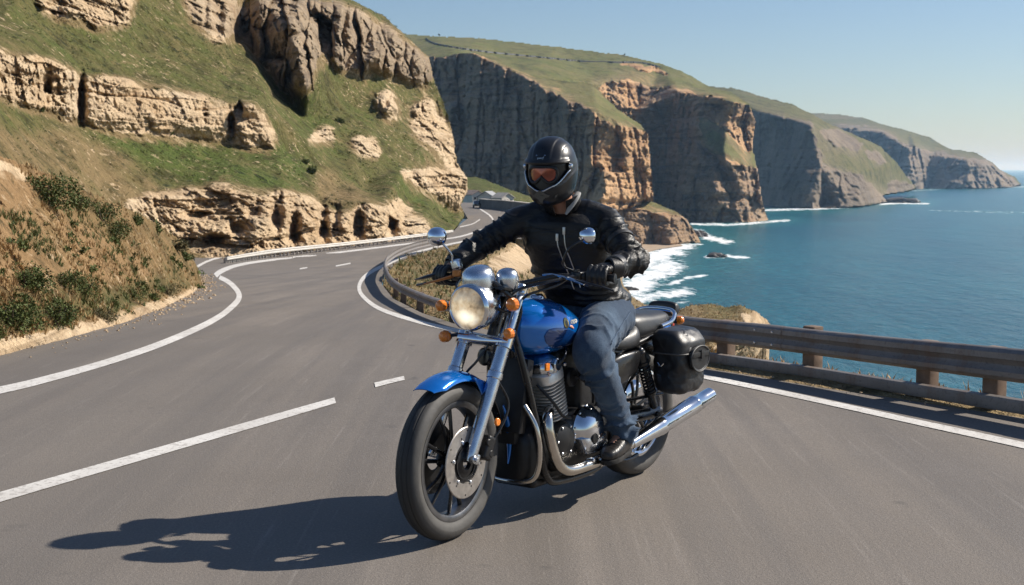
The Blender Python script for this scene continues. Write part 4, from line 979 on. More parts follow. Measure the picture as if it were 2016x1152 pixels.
for y in (0.088, -0.088):
    p = fork_pt(0.63, y * 1.05)
    MB().loft([sring(FA + V3(math.cos(a) * rr, y * k, math.sin(a) * rr), V3(math.cos(a + 1.57), 0, math.sin(a + 1.57)), V3(0, 1, 0), w, 0.006, 10, 3) for a, rr, w, k in ((R(108), 0.352, 0.050, 0.93), (R(112), 0.325, 0.042, 1.0), (R(116), 0.295, 0.026, 1.06), (R(118), 0.265, 0.012, 1.08))]).build('mudguard_stay', M_blue, fg)
# reflector and cable by the fork
m = MB().cyl((0.585, 0.135, 0.49), (0.585, 0.147, 0.49), 0.017, 16, bev=0.003); m.build('fork_reflector', M_amber, bike)
m = MB()
m.tube([fork_pt(0.80, 0.06), (0.56, 0.10, 0.70), (0.50, 0.135, 0.56), (0.555, 0.13, 0.45), (0.60, 0.11, 0.40)], 0.0055, 8, smooth=8)
m.tube([(0.48, 0.02, 0.80), (0.53, -0.01, 0.73), (0.56, -0.05, 0.66), (0.53, 0.03, 0.60)], 0.006, 8, smooth=8)
m.tube([(0.35, 0.06, 1.03), (0.40, 0.13, 0.95), (0.40, 0.10, 0.84), (0.30, 0.06, 0.74)], 0.007, 8, smooth=8)
m.build('brake_hose', M_black, bike)
# tank
def section(x, yw, zt, zb, p=2.6, n=40, shoulder=0.0):
    zc = (zt + zb) / 2; h = (zt - zb) / 2
    a = np.linspace(0, 2 * np.pi, n, endpoint=False)
    c = np.sign(np.cos(a)) * np.abs(np.cos(a)) ** (2 / p); s = np.sign(np.sin(a)) * np.abs(np.sin(a)) ** (2 / p)
    wid = yw * (1 + shoulder * s * 0.5) * c
    return np.stack([np.full(n, x), wid, zc + h * s], -1)
def sections(keys, k=6, n=40):
    Q = spline(np.array(keys, float), k)
    return [section(q[0], max(q[1], 0.004), q[2], q[3], q[4], n, q[5]) for q in Q]
tank = MB().loft(sections([(0.345, 0.012, 0.90, 0.80, 2.0, 0), (0.335, 0.070, 0.935, 0.765, 2.1, 0), (0.290, 0.118, 0.962, 0.740, 2.3, -0.05), (0.215, 0.152, 0.975, 0.722, 2.4, -0.1), (0.115, 0.163, 0.970, 0.715, 2.4, -0.15), (0.01, 0.150, 0.945, 0.722, 2.4, -0.2), (-0.09, 0.118, 0.902, 0.735, 2.3, -0.2), (-0.165, 0.080, 0.862, 0.745, 2.2, -0.15), (-0.195, 0.012, 0.83, 0.77, 2.0, 0)], 7, 48)).build('fuel_tank', M_blue, bike, sharp=0)
MB().lathe([(0.001, 0.014), (0.024, 0.013), (0.032, 0.006), (0.034, -0.004)], (0.10, 0, 0.972), (0.08, 0, 1), 24).build('fuel_cap', M_chrome, tank)
kp = MB(); kr = []
for x, zt, zb in spline([(0.235, 0.805, 0.79, ), (0.20, 0.84, 0.755), (0.11, 0.85, 0.745), (0.02, 0.835, 0.755), (-0.05, 0.80, 0.78)], 5):
    yy = 0.0
    kr.append((x, zt, zb))
# seats
seat = MB()
def seat_ring(x, w, zt, zb, crown=0.015):
    return section(x, w, zt, zb, 3.2, 36, 0.0)
seat.loft(sections([(-0.145, 0.05, 0.80, 0.735, 2.4, 0), (-0.18, 0.085, 0.805, 0.715, 2.8, -0.1), (-0.28, 0.120, 0.785, 0.690, 3.0, -0.15), (-0.40, 0.150, 0.775, 0.672, 3.0, -0.2), (-0.50, 0.158, 0.785, 0.668, 3.0, -0.2), (-0.56, 0.150, 0.805, 0.675, 2.8, -0.2), (-0.60, 0.12, 0.80, 0.69, 2.4, 0)], 6, 36)).build('rider_seat', M_seat, bike, sharp=60)
MB().loft(sections([(-0.545, 0.08, 0.815, 0.73, 2.6, 0), (-0.565, 0.118, 0.838, 0.705, 2.8, -0.1), (-0.62, 0.132, 0.846, 0.700, 3.0, -0.2), (-0.74, 0.130, 0.838, 0.715, 3.0, -0.2), (-0.85, 0.120, 0.832, 0.735, 3.0, -0.2), (-0.93, 0.100, 0.828, 0.755, 2.6, -0.1), (-0.955, 0.06, 0.812, 0.772, 2.2, 0)], 6, 36)).build('pillion_seat', M_seat, bike, sharp=60)
MB().tube([(-0.965, 0.115, 0.81), (-0.985, 0.08, 0.825), (-0.99, 0, 0.83), (-0.985, -0.08, 0.825), (-0.965, -0.115, 0.81), (-0.80, -0.14, 0.77)], 0.011, 10, smooth=6).tube([(-0.965, 0.115, 0.81), (-0.90, 0.135, 0.78), (-0.78, 0.142, 0.765)], 0.011, 10, smooth=6).build('grab_rail', M_chrome, bike)
# backrest pad behind the seat
pad = MB().loft([sring((-1.245, -0.11 + 0.085 * math.sin(t), 0.800), V3(1, 0, 0), V3(0, 0, 1), 0.022, 0.042 * max(0.1, math.cos(t)) ** 0.35, 18, 3) for t in np.linspace(-1.5, 1.5, 15)])
po = pad.build('backrest_pad', M_seat, bike); MB().tube([(-1.245, -0.11, 0.78), (-1.18, -0.07, 0.73), (-1.0, -0.05, 0.72)], 0.009, 8, smooth=4).build('backrest_bar', M_black, po)
# rear mudguard and tail
rg = guard(RA + V3(0, 0, 0.02), 0.372, 0.092, 25, 172, 0.05, 'rear_mudguard', M_black)
MB().loft(sections([(-0.60, 0.100, 0.735, 0.680, 2.6, 0), (-0.74, 0.112, 0.745, 0.675, 2.8, 0), (-0.88, 0.105, 0.755, 0.700, 2.8, 0), (-1.00, 0.075, 0.765, 0.725, 2.4, 0), (-1.05, 0.02, 0.755, 0.735, 2, 0)], 5, 28)).build('tail_fairing', M_blue, bike, sharp=0)
tl = MB().box((-1.075, 0, 0.735), (0.05, 0.09, 0.055), None, 0.018, 3).build('tail_lamp', M_red, bike)
MB().box((-1.055, 0, 0.735), (0.03, 0.10, 0.065), None, 0.012, 3).build('tail_lamp_housing', M_black, tl)
signal((-1.06, 0.085, 0.765), 1, 0.022, (-1.02, 0.03, 0.745), M_amber, ax=(-0.2, 0.9, 0.1))
signal((-1.06, -0.13, 0.745), -1, 0.022, (-1.02, -0.03, 0.745), M_amber, ax=(-1, 0, 0))
# saddlebags
def saddlebag(sg):
    x0, x1, y0, y1, z0, z1 = -0.655, -0.915, 0.145, 0.335, 0.452, 0.755
    rings = []
    for z, fx, fy in ((z0 + 0.001, 0.82, 0.80), (z0 + 0.018, 0.95, 0.95), (z0 + 0.06, 0.99, 1.0), (z0 + 0.15, 1.0, 1.0), (z0 + 0.215, 1.0, 1.0), (z0 + 0.255, 0.985, 0.97), (z1 - 0.020, 0.93, 0.86), (z1 - 0.004, 0.80, 0.62), (z1, 0.4, 0.3)):
        cx = (x0 + x1) / 2 + 0.04 * (z - z0) * -0.6; cy = (y0 + y1) / 2 - 0.02 * (z > z1 - 0.05)
        rings.append(sring((cx, sg * cy, z), V3(1, 0, 0), V3(0, 1, 0), (x0 - x1) / 2 * fx, (y1 - y0) / 2 * fy, 40, 4.2))
    V_, N_, F_ = vox(MB().loft(rings), 0.0075, 5); V_ = V_ + N_ * (0.012 * fbm(V_ * 9 + sg, 3) + 0.004 * (1 - np.abs(fbm(V_ * 16 + 3, 2)) * 3))[:, None]; b = mesh_obj('saddlebag', V_, F_, M_bag, bike)
    lid = []
    for z, fx, fy in ((z0 + 0.190, 1.035, 1.05), (z0 + 0.195, 1.04, 1.055), (z0 + 0.250, 1.02, 1.02), (z1 - 0.016, 0.965, 0.90), (z1 + 0.004, 0.83, 0.66), (z1 + 0.008, 0.4, 0.3)):
        cx = (x0 + x1) / 2 - 0.024 * (z - z0); cy = (y0 + y1) / 2 - 0.02 * (z > z1 - 0.05)
        lid.append(sring((cx, sg * cy, z), V3(1, 0, 0), V3(0, 1, 0), (x0 - x1) / 2 * fx, (y1 - y0) / 2 * fy, 40, 4.2))
    V_, N_, F_ = vox(MB().loft(lid), 0.0075, 4); V_ = V_ + N_ * (0.007 * fbm(V_ * 10 + 8, 3))[:, None]; mesh_obj('bag_lid', V_, F_, M_bag, b)
    MB().tube([tuple(p) for p in np.concatenate([lid[1], lid[1][:1]])], 0.0042, 6).build('bag_piping', M_piping, b)
    fl = MB(); ys = sg * (y1 + 0.010)
    w = 0.092; cx = (x0 + x1) / 2 - 0.008
    pts = [(cx + w * math.cos(a), ys + sg * 0.002, 0.630 + (0.052 * math.sin(a) if math.sin(a) > 0 else 0.075 * math.sin(a))) for a in np.linspace(0, 2 * np.pi, 28, endpoint=False)]
    a = np.array(pts); c = a.mean(0)
    fl.loft([a, a + V3(0, sg * 0.010, 0), c + (a - c) * 0.93 + V3(0, sg * 0.013, 0), c + (a - c) * 0.88 + V3(0, sg * 0.011, 0)])
    fl.build('bag_pocket', M_bag, b, sharp=25)
    pp = MB().tube([tuple(p + V3(0, sg * 0.013, 0)) for p in np.concatenate([a, a[:1]])], 0.0035, 6); pp.build('bag_piping', M_piping, b)
    MB().box((cx, ys + sg * 0.016, 0.640), (0.165, 0.006, 0.024), None, 0.002).box((cx - 0.01, ys + sg * 0.02, 0.640), (0.030, 0.008, 0.045), None, 0.003).build('bag_strap', M_plast, b)
    MB().tube([(x0 + 0.006, sg * 0.20, 0.60), (x0 + 0.014, sg * 0.22, 0.585), (x0 + 0.008, sg * 0.235, 0.60)], 0.004, 8, smooth=4).build('bag_buckle', M_chrome, b)
    return b
saddlebag(1); saddlebag(-1)
# engine
m = MB()
m.loft(sections([(0.345, 0.07, 0.36, 0.20, 3, 0), (0.32, 0.115, 0.40, 0.165, 3.5, 0), (0.20, 0.135, 0.445, 0.150, 4, 0), (0.05, 0.140, 0.450, 0.148, 4, 0), (-0.15, 0.138, 0.455, 0.150, 4, 0), (-0.30, 0.125, 0.43, 0.170, 3.5, 0), (-0.335, 0.08, 0.38, 0.21, 3, 0)], 4, 32))
m.lathe([(0.001, 0.175), (0.05, 0.172), (0.075, 0.160), (0.085, 0.13)], (0.10, 0, 0.335), (0, 1, 0), 28)
m.lathe([(0.001, 0.165), (0.03, 0.163), (0.04, 0.13)], (0.16, 0, 0.235), (0, 1, 0), 20)
m.box((0.02, 0, 0.16), (0.52, 0.22, 0.05), None, 0.02, 3)
eng = m.build('engine', M_engine, bike)
CD = unit(V3(0.27, 0, 1.0)); CU = unit(np.cross(V3(0, 1, 0), CD)); cb = V3(0.085, 0.0, 0.43)
MB().loft([sring(cb + CD * h, CU, V3(0, 1, 0), 0.062, 0.125, 28, 4) for h in (-0.03, 0.20)]).build('cylinder_barrel', M_engine, eng)
f = MB()
for k in range(11):
    h = 0.004 + 0.0160 * k; r = 0.074 + 0.012 * (k / 10)
    f.loft([sring(cb + CD * hh, CU, V3(0, 1, 0), (r) * e, (0.140) * e, 32, 4) for hh, e in ((h, 0.96), (h + 0.0012, 1.0), (h + 0.0048, 1.0), (h + 0.006, 0.96))])
f.build('cooling_fins', M_fin, eng)
hd = MB().loft([sring(cb + CD * h, CU, V3(0, 1, 0), rx, ry, 32, 3.5) for h, rx, ry in ((0.178, 0.080, 0.138), (0.184, 0.086, 0.145), (0.225, 0.086, 0.145), (0.232, 0.080, 0.140))]).build('cylinder_head', M_fin, eng)
MB().loft([sring(cb + CD * h + CU * s, CU, V3(0, 1, 0), rx, ry, 32, 2.8) for h, rx, ry, s in ((0.232, 0.074, 0.142, 0), (0.240, 0.080, 0.148, 0), (0.262, 0.078, 0.146, 0), (0.282, 0.066, 0.132, 0), (0.296, 0.044, 0.105, 0), (0.300, 0.012, 0.05, 0))]).build('rocker_cover', M_chrome, hd)
bl = MB()
for q in np.linspace(-0.062, 0.062, 4): 
    p = cb + CD * 0.232 + CU * q + V3(0, 0.146, 0); bl.cyl(p, p + CD * 0.014, 0.008, 8, bev=0.002)
p = cb + CD * 0.262 + V3(0, 0.13, 0); bl.cyl(p + V3(0, 0, 0), p + V3(0, 0.028, 0), 0.030, 16, bev=0.005)
bl.build('head_bolt', M_chrome, hd)
cv = MB().lathe([(0.106, 0.118), (0.112, 0.124), (0.112, 0.142), (0.104, 0.152), (0.098, 0.164), (0.086, 0.184), (0.064, 0.198), (0.036, 0.205), (0.001, 0.207)], (-0.100, 0, 0.352), (0, 1, 0), 44).build('alternator_cover', M_chrome, eng, sharp=35)
MB().loft([sring((-0.100 + dx, 0.150 + dy, z), V3(1, 0, 0), V3(0, 1, 0), rx, ry, 24, 4) for z, dx, dy, rx, ry in ((0.236, 0.0, -0.01, 0.040, 0.030), (0.250, 0.0, 0.0, 0.070, 0.044), (0.300, 0.0, 0.004, 0.098, 0.052), (0.322, 0.0, 0.002, 0.104, 0.048))]).build('sprocket_cover', M_steel, eng, sharp=35)
MB().lathe([(0.001, 0.006), (0.022, 0.005), (0.028, -0.004)], (-0.075, 0.205, 0.318), (0, 1, 0.05), 20).build('oil_filler', M_engine, eng)
for k in range(9):
    a = 2 * math.pi * k / 9 + 0.2; p = V3(-0.100 + 0.104 * math.cos(a), 0.142, 0.352 + 0.104 * math.sin(a)); MB().cyl(p, p + V3(0, 0.010, 0), 0.0065, 8, bev=0.002).build('bolt', M_steel, eng)
for k in range(6):
    a = 2 * math.pi * k / 6; p = V3(0.10 + 0.066 * math.cos(a), 0.158, 0.335 + 0.066 * math.sin(a)); MB().cyl(p, p + V3(0, 0.012, 0), 0.006, 8, bev=0.002).build('bolt', M_steel, eng)
MB().tube([cb + CD * 0.262 + V3(0, 0.16, 0), cb + CD * 0.28 + V3(-0.03, 0.175, 0.02), (0.05, 0.13, 0.745), (-0.03, 0.09, 0.72)], 0.0055, 8, smooth=6).build('ignition_lead', M_black, eng)
MB().tube([(0.24, 0.10, 0.60), (0.20, 0.16, 0.52), (0.13, 0.165, 0.45), (0.06, 0.16, 0.43)], 0.007, 8, smooth=6).build('oil_hose', M_plast, eng)
MB().tube([(-0.02, 0.13, 0.61), (-0.10, 0.165, 0.55), (-0.14, 0.15, 0.47)], 0.006, 8, smooth=6).build('breather_hose', M_plast, eng)
MB().lathe([(0.001, 0.012), (0.030, 0.010), (0.040, 0.0), (0.036, -0.02), (0.001, -0.024)], (0.49, 0.0, 0.745), (1, 0, 0.1), 24).build('horn', M_black, bike)
MB().box((0.225, 0.145, 0.680), (0.030, 0.012, 0.034), None, 0.005).build('frame_reflector', M_amber, bike)
# radiator, frame, airbox, battery box
MB().box((0.315, 0, 0.555), (0.05, 0.20, 0.33), rotm((0, 1, 0), -0.22), 0.012).box((0.335, 0.0, 0.40), (0.06, 0.14, 0.12), None, 0.02).build('oil_cooler', M_plast, bike)
fr = MB()
for y in (0.085, -0.085):
    fr.tube([(0.365, y * 0.4, 0.90), (0.335, y, 0.72), (0.285, y * 1.45, 0.46), (0.255, y * 1.6, 0.30), (0.215, y * 1.6, 0.185), (0.12, y * 1.6, 0.145), (-0.20, y * 1.6, 0.15), (-0.33, y * 1.5, 0.24), (-0.36, y * 1.4, 0.46), (-0.40, y * 1.4, 0.66), (-0.60, y * 1.45, 0.70), (-0.86, y * 1.35, 0.73)], 0.0165, 12, smooth=6)
    fr.tube([(0.34, y * 0.3, 0.92), (0.10, y * 0.6, 0.76), (-0.22, y * 0.9, 0.71), (-0.42, y * 1.4, 0.67)], 0.018, 10, smooth=5)
fr.tube([(0.36, 0, 0.93), (0.28, 0, 0.70), (0.27, 0, 0.42)], 0.02, 10, smooth=4)
fr.build('frame', M_black, bike)
MB().box((-0.03, 0, 0.665), (0.20, 0.19, 0.13), None, 0.03, 3).box((-0.17, 0, 0.56), (0.16, 0.21, 0.26), None, 0.03, 3).cyl((-0.02, -0.13, 0.60), (-0.02, 0.125, 0.60), 0.045, 20, bev=0.01).build('airbox', M_plast, bike)
for sg in (1, -1):
    MB().loft([sring((x, sg * (0.128 + dy), z), V3(0, 1, 0), V3(-0.35, 0, 1), 0.022, h, 24, 3) for x, dy, z, h in ((-0.255, -0.01, 0.585, 0.03), (-0.275, 0.0, 0.585, 0.062), (-0.36, 0.018, 0.590, 0.078), (-0.45, 0.024, 0.600, 0.074), (-0.53, 0.018, 0.622, 0.050), (-0.565, 0.0, 0.640, 0.016))]).build('side_panel', M_black, bike, sharp=0)
# hoop in front of the engine
MB().tube([(0.335, 0.10, 0.52), (0.325, 0.150, 0.44), (0.315, 0.168, 0.34), (0.315, 0.160, 0.24), (0.32, 0.12, 0.185), (0.33, 0.0, 0.17), (0.32, -0.12, 0.185), (0.315, -0.16, 0.24), (0.315, -0.168, 0.34), (0.325, -0.15, 0.44), (0.335, -0.10, 0.52)], 0.0125, 12, smooth=6).build('engine_bar', M_bronze, bike)
# exhaust
for sg in (1, -1):
    if sg == 1:
        pp = [(0.150, 0.110, 0.475), (0.200, 0.135, 0.468), (0.238, 0.158, 0.425), (0.225, 0.172, 0.33), (0.185, 0.180, 0.245), (0.125, 0.188, 0.205), (0.02, 0.195, 0.200), (-0.12, 0.200, 0.205), (-0.28, 0.205, 0.212), (-0.40, 0.207, 0.247)]
    else:
        pp = [(0.150, -0.110, 0.475), (0.200, -0.135, 0.468), (0.238, -0.158, 0.425), (0.225, -0.172, 0.33), (0.185, -0.180, 0.245), (0.125, -0.188, 0.205), (0.02, -0.195, 0.200), (-0.12, -0.2, 0.205), (-0.28, -0.205, 0.212), (-0.40, -0.207, 0.247)]
    ex = MB().tube(pp, 0.0255, 18, smooth=6).build('exhaust_pipe', M_bronze, bike)
    cl = MB()
    for q in (-0.10, -0.16): cl.tube([(q, sg * 0.200, 0.2045), (q - 0.022, sg * 0.2005, 0.206)], 0.0305, 18)
    cl.build('pipe_clamp', M_chrome, ex)
    a = V3(-0.385, sg * 0.207, 0.240); b = V3(-1.150, sg * 0.225, 0.372); L = np.linalg.norm(b - a)
    mu = MB().lathe([(0.001, 0), (0.028, 0.0), (0.030, 0.03), (0.036, 0.14), (0.045, 0.25), (0.0475, 0.262), (0.0475, 0.285), (0.0455, 0.29), (0.0455, 0.60), (0.0475, 0.604), (0.0475, 0.616), (0.044, 0.622), (0.041, 0.70), (0.040, L), (0.033, L), (0.031, L - 0.06), (0.001, L - 0.06)], a, b - a, 36).build('silencer', M_chrome, bike, sharp=45)
# swing arm, shocks, chain guard
sw = MB()
for sg in (1, -1): sw.tube([(-0.30, sg * 0.09, 0.35), (-0.50, sg * 0.12, 0.34), (-0.80, sg * 0.125, 0.325)], 0.022, 12, smooth=4, flat=1.4)
for sg in (1, -1): sw.cyl(RA + V3(0, sg * 0.10, 0), RA + V3(0, sg * 0.155, 0), 0.018, 12, bev=0.003)
sw.build('swing_arm', M_black, bike)
for sg in (1, -1):
    a = V3(-0.560, sg * 0.150, 0.665); b = V3(-0.700, sg * 0.150, 0.375); d = b - a; L = np.linalg.norm(d); d /= L; u, w = frame(d)
    s = MB().cyl(a, a + d * 0.07, 0.026, 16, bev=0.005).cyl(a, b, 0.011, 10).cyl(b - d * 0.08, b, 0.021, 16, bev=0.004).ball(a, 0.022, 12).ball(b, 0.02, 12).cyl(a + d * 0.06, a + d * 0.072, 0.032, 16).cyl(b - d * 0.085, b - d * 0.073, 0.032, 16).build('shock_absorber', M_black, bike)
    T = np.linspace(0, 1, 130); turns = 9
    MB().tube([a + d * (0.072 + (L - 0.157) * t) + 0.026 * (math.cos(2 * math.pi * turns * t) * u + math.sin(2 * math.pi * turns * t) * w) for t in T], 0.0052, 7).build('spring', M_engine, s)
MB().tube([(-0.30, 0.125, 0.44), (-0.5, 0.13, 0.43), (-0.80, 0.13, 0.42)], 0.02, 10, smooth=4, flat=0.4).build('chain_guard', M_black, bike)
MB().tube([(-0.36, 0.10, 0.55), (-0.42, 0.12, 0.43), (-0.47, 0.12, 0.36)], [0.030, 0.018, 0.012], 10, smooth=4, flat=0.35).build('frame_plate', M_blue, bike)
# foot pegs
for sg in (1, -1): MB().cyl((-0.235, sg * 0.13, 0.232), (-0.235, sg * 0.27, 0.236), 0.013, 14, bev=0.004).tube([(-0.30, sg * 0.12, 0.26), (-0.235, sg * 0.13, 0.232)], 0.012, 8).build('foot_peg', M_plast, bike)
MB().tube([(-0.20, 0.16, 0.24), (-0.10, 0.215, 0.232), (0.0, 0.215, 0.232)], 0.007, 8, smooth=3).cyl((0, 0.205, 0.232), (0, 0.25, 0.235), 0.009, 10, bev=0.002).build('gear_lever', M_chrome, bike)
MB().tube([(-0.25, 0.13, 0.18), (-0.42, 0.16, 0.15), (-0.52, 0.165, 0.16)], 0.010, 8, smooth=3).build('side_stand', M_black, bike)
# handlebar and controls
GL = V3(0.165, 0.375, 1.085); GR = V3(0.300, -0.375, 1.062)
GLx = unit(V3(-0.22, 1, -0.03)); GRx = unit(V3(-0.20, -1, -0.05))
hbp = [GR + GRx * 0.075, GR - GRx * 0.07, (0.365, -0.20, 1.075), (0.385, -0.11, 1.055), (0.375, -0.03, 1.045), (0.365, 0.05, 1.048), (0.335, 0.12, 1.062), (0.265, 0.21, 1.085), GL - GLx * 0.07, GL + GLx * 0.075]
bar = MB().tube(hbp, 0.0125, 14, smooth=6).build('handlebar', M_black, bike)
for g, ax in ((GL, GLx), (GR, GRx)):
    MB().lathe([(0.001, -0.068), (0.021, -0.068), (0.021, -0.06), (0.0165, -0.055), (0.0165, 0.06), (0.020, 0.066), (0.020, 0.074), (0.001, 0.076)], g, ax, 20).build('grip', M_plast, bar)
    MB().box(g - ax * 0.098, (0.040, 0.050, 0.038), None, 0.009, 3).box(g - ax * 0.098 + V3(0.01, 0, 0.022), (0.020, 0.022, 0.016), None, 0.004).build('switch_housing', M_black, bar)
cb2 = MB()
cb2.tube([GL - GLx * 0.135 + V3(0.045, 0, 0.0), GL - GLx * 0.06 + V3(0.075, 0, -0.012), GL + GLx * 0.04 + V3(0.070, 0, -0.030), GL + GLx * 0.10 + V3(0.055, 0, -0.048)], [0.008, 0.008, 0.007, 0.008], 10, smooth=5, flat=0.6)
cb2.build('clutch_lever', M_black, bar)
MB().tube([GL - GLx * 0.23 + V3(0.055, 0, 0.0), GL - GLx * 0.17 + V3(0.06, 0, 0.004), GL - GLx * 0.09 + V3(0.072, 0, -0.008), GL - GLx * 0.02 + V3(0.085, 0, -0.028)], [0.006, 0.011, 0.011, 0.005], 10, smooth=5, flat=0.6).build('lever_perch', M_chrome, bar)
MB().tube([GR - GRx * 0.10 + V3(0.045, 0, 0.004), GR - GRx * 0.02 + V3(0.070, 0, -0.014), GR + GRx * 0.07 + V3(0.075, 0, -0.030)], [0.013, 0.010, 0.007], 10, smooth=5, flat=0.6).build('brake_lever', M_orange, bar)
MB().tube([GR + GRx * 0.055 + V3(0.077, 0, -0.026), GR + GRx * 0.13 + V3(0.072, 0, -0.038)], [0.005, 0.0055], 8).build('lever_tip', M_black, bar)
MB().tube([GR + GRx * 0.02 + V3(0.03, 0, 0.012), GR + GRx * 0.10 + V3(0.05, 0, -0.004), GR + GRx * 0.165 + V3(0.055, 0, -0.014)], [0.016, 0.013, 0.003], 10, smooth=4, flat=0.6).build('hand_guard', M_black, bar)
MB().cyl(GR - GRx * 0.135 + V3(0.05, 0, 0.004), GR - GRx * 0.135 + V3(0.05, 0, 0.034), 0.020, 16, bev=0.004).build('brake_reservoir', M_orange, bar)
m = MB()
m.tube([GL - GLx * 0.13, (0.30, 0.24, 1.05), (0.385, 0.15, 1.01), (0.36, 0.07, 0.94)], 0.006, 8, smooth=8)
m.tube([GL - GLx * 0.10 + V3(0.03, 0, 0), (0.34, 0.21, 1.065), (0.43, 0.12, 1.03), (0.42, 0.05, 0.95)], 0.007, 8, smooth=8)
m.tube([GR - GRx * 0.12, (0.43, -0.20, 1.03), (0.45, -0.12, 0.99), (0.42, -0.07, 0.92)], 0.006, 8, smooth=8)
m.build('control_cable', M_black, bar)
# mirrors: the chrome backs face the front
def mirror(c, facing, stem, rw, rh, name='mirror', mt=M_chrome):
    f = unit(facing); u, w = frame(f)
    s = MB().tube(stem, [0.0048] * len(stem), 10, smooth=6).build(name, mt, bar)
    MB().loft([sring(np.array(c) + f * h, u, w, rw * k, rh * k, 28, 2.3) for h, k in ((-0.004, 0.93), (0.0, 1.0), (0.008, 1.0), (0.020, 0.92), (0.034, 0.70), (0.043, 0.42), (0.046, 0.06))]).build('mirror_shell', M_mirror, s, sharp=0)
    MB().loft([sring(np.array(c) + f * h, u, w, rw * k, rh * k, 28, 2.3) for h, k in ((-0.0045, 0.92), (-0.006, 0.90), (-0.0061, 0.02))]).build('mirror_glass', M_mirror, s)
    return s
mirror((0.405, -0.330, 1.249), (1, 0.25, 0.12), [GR - GRx * 0.085 + V3(0, 0, 0.02), (0.335, -0.300, 1.140), (0.340, -0.300, 1.165), (0.370, -0.315, 1.205), (0.395, -0.328, 1.225)], 0.046, 0.042)
mirror((0.176, 0.330, 1.262), (1, -0.35, 0.10), [GL - GLx * 0.115 + V3(0, 0, 0.02), (0.262, 0.255, 1.135), (0.278, 0.272, 1.180), (0.272, 0.298, 1.218), (0.235, 0.318, 1.240), (0.19, 0.328, 1.252)], 0.040, 0.037, mt=M_black)
MB().box(tuple(GR - GRx * 0.085 + V3(0.0, 0, 0.055)), (0.035, 0.045, 0.045), rotm((1, 0, 0), 0.3), 0.01, 3).build('mirror_clamp', M_steel, bar)
# emblem on the tank side
def tank_side(x, z):
    keys = spline(np.array([(0.345, 0.012, 0.90, 0.80, 2.0, 0), (0.335, 0.070, 0.935, 0.765, 2.1, 0), (0.290, 0.118, 0.962, 0.740, 2.3, -0.05), (0.215, 0.152, 0.975, 0.722, 2.4, -0.1), (0.115, 0.163, 0.970, 0.715, 2.4, -0.15), (0.01, 0.150, 0.945, 0.722, 2.4, -0.2), (-0.09, 0.118, 0.902, 0.735, 2.3, -0.2), (-0.165, 0.080, 0.862, 0.745, 2.2, -0.15), (-0.195, 0.012, 0.83, 0.77, 2.0, 0)]), 7)
    i = int(np.argmin(np.abs(keys[:, 0] - x))); q = keys[i]
    zc = (q[2] + q[3]) / 2; h = (q[2] - q[3]) / 2; s = np.clip((z - zc) / h, -0.99, 0.99); p = q[4]
    return q[1] * (1 + q[5] * s * 0.5) * (1 - abs(s) ** p) ** (1 / p)
def on_tank(bm_obj, lift):
    for v in bm_obj.data.vertices: v.co.y = tank_side(v.co.x, v.co.z) + lift + (v.co.y)
M_gold = simple('emblem_gold', (0.55, 0.42, 0.16), 0.35, 0.6)
M_pale = simple('emblem_pale', (0.62, 0.60, 0.50), 0.4, 0.2)
M_pink = simple('emblem_rose', (0.60, 0.30, 0.22), 0.4)
Mx = Matrix(((-1, 0, 0, 0.02), (0, 0, -1, 0.0), (0, 1, 0, 0.862), (0, 0, 0, 1)))
tt = text_mesh('emblem_lettering', 'ATOSD', 0.026, M_pale, tank, Mx, 0.0008, 0.2); on_tank(tt, 0.0025)
crest = MB().loft([np.array([(0.098 + r * 0.020 * math.cos(a), yy, 0.868 + r * 0.021 * math.sin(a) - (0.006 if math.sin(a) < 0 else 0)) for a in np.linspace(0, 2 * np.pi, 24, endpoint=False)]) for yy, r in ((0, 1.0), (0.0015, 1.0), (0.003, 0.85), (0.003, 0.05))]).build('emblem_crest', M_gold, tank); on_tank(crest, 0.001)
ck = MB().loft([np.array([(0.100 + r * 0.010 * math.cos(a), yy, 0.864 + r * 0.013 * math.sin(a)) for a in np.linspace(0, 2 * np.pi, 16, endpoint=False)]) for yy, r in ((0, 1.0), (0.002, 1.0), (0.002, 0.05))]).build('emblem_centre', M_black, tank); on_tank(ck, 0.0035)
sw_ = MB().loft([np.array([(0.078, yy, 0.846), (0.060, yy, 0.840), (0.035, yy, 0.832), (0.030, yy, 0.838), (0.045, yy, 0.850), (0.060, yy, 0.852)]) for yy in (0.0, 0.002)]).build('emblem_sash', M_pink, tank, sharp=0); on_tank(sw_, 0.001)
# recessed knee panel: a darker gloss inlay on the tank flank
kn = MB(); P_ = spline([(0.245, 0, 0.818), (0.225, 0, 0.845), (0.17, 0, 0.850), (0.09, 0, 0.838), (0.02, 0, 0.815), (-0.05, 0, 0.795), (-0.02, 0, 0.765), (0.06, 0, 0.750), (0.16, 0, 0.755), (0.225, 0, 0.785), (0.245, 0, 0.818)], 6)[:-1]
c_ = P_.mean(0); kn.loft([P_, P_ + V3(0, 0.0022, 0), c_ + (P_ - c_) * 0.97 + V3(0, 0.003, 0), c_ + (P_ - c_) * 0.7 + V3(0, 0.003, 0), c_ + (P_ - c_) * 0.35 + V3(0, 0.003, 0), c_ + (P_ - c_) * 0.02 + V3(0, 0.003, 0)])
M_blue2 = simple('smoked_blue', (0.006, 0.050, 0.20), 0.20, 0.4, 0.06, 3, coat=1.0)
kp = kn.build('knee_panel', M_blue2, tank, sharp=0); on_tank(kp, 0.0005)

# the wheel and its mudguard are turned a little to the left
_st = Matrix.Translation(Vector(FA)) @ Matrix.Rotation(R(4.5), 4, 'Z') @ Matrix.Translation(-Vector(FA))
for o_ in (fw, fg, gd2): o_.matrix_local = _st
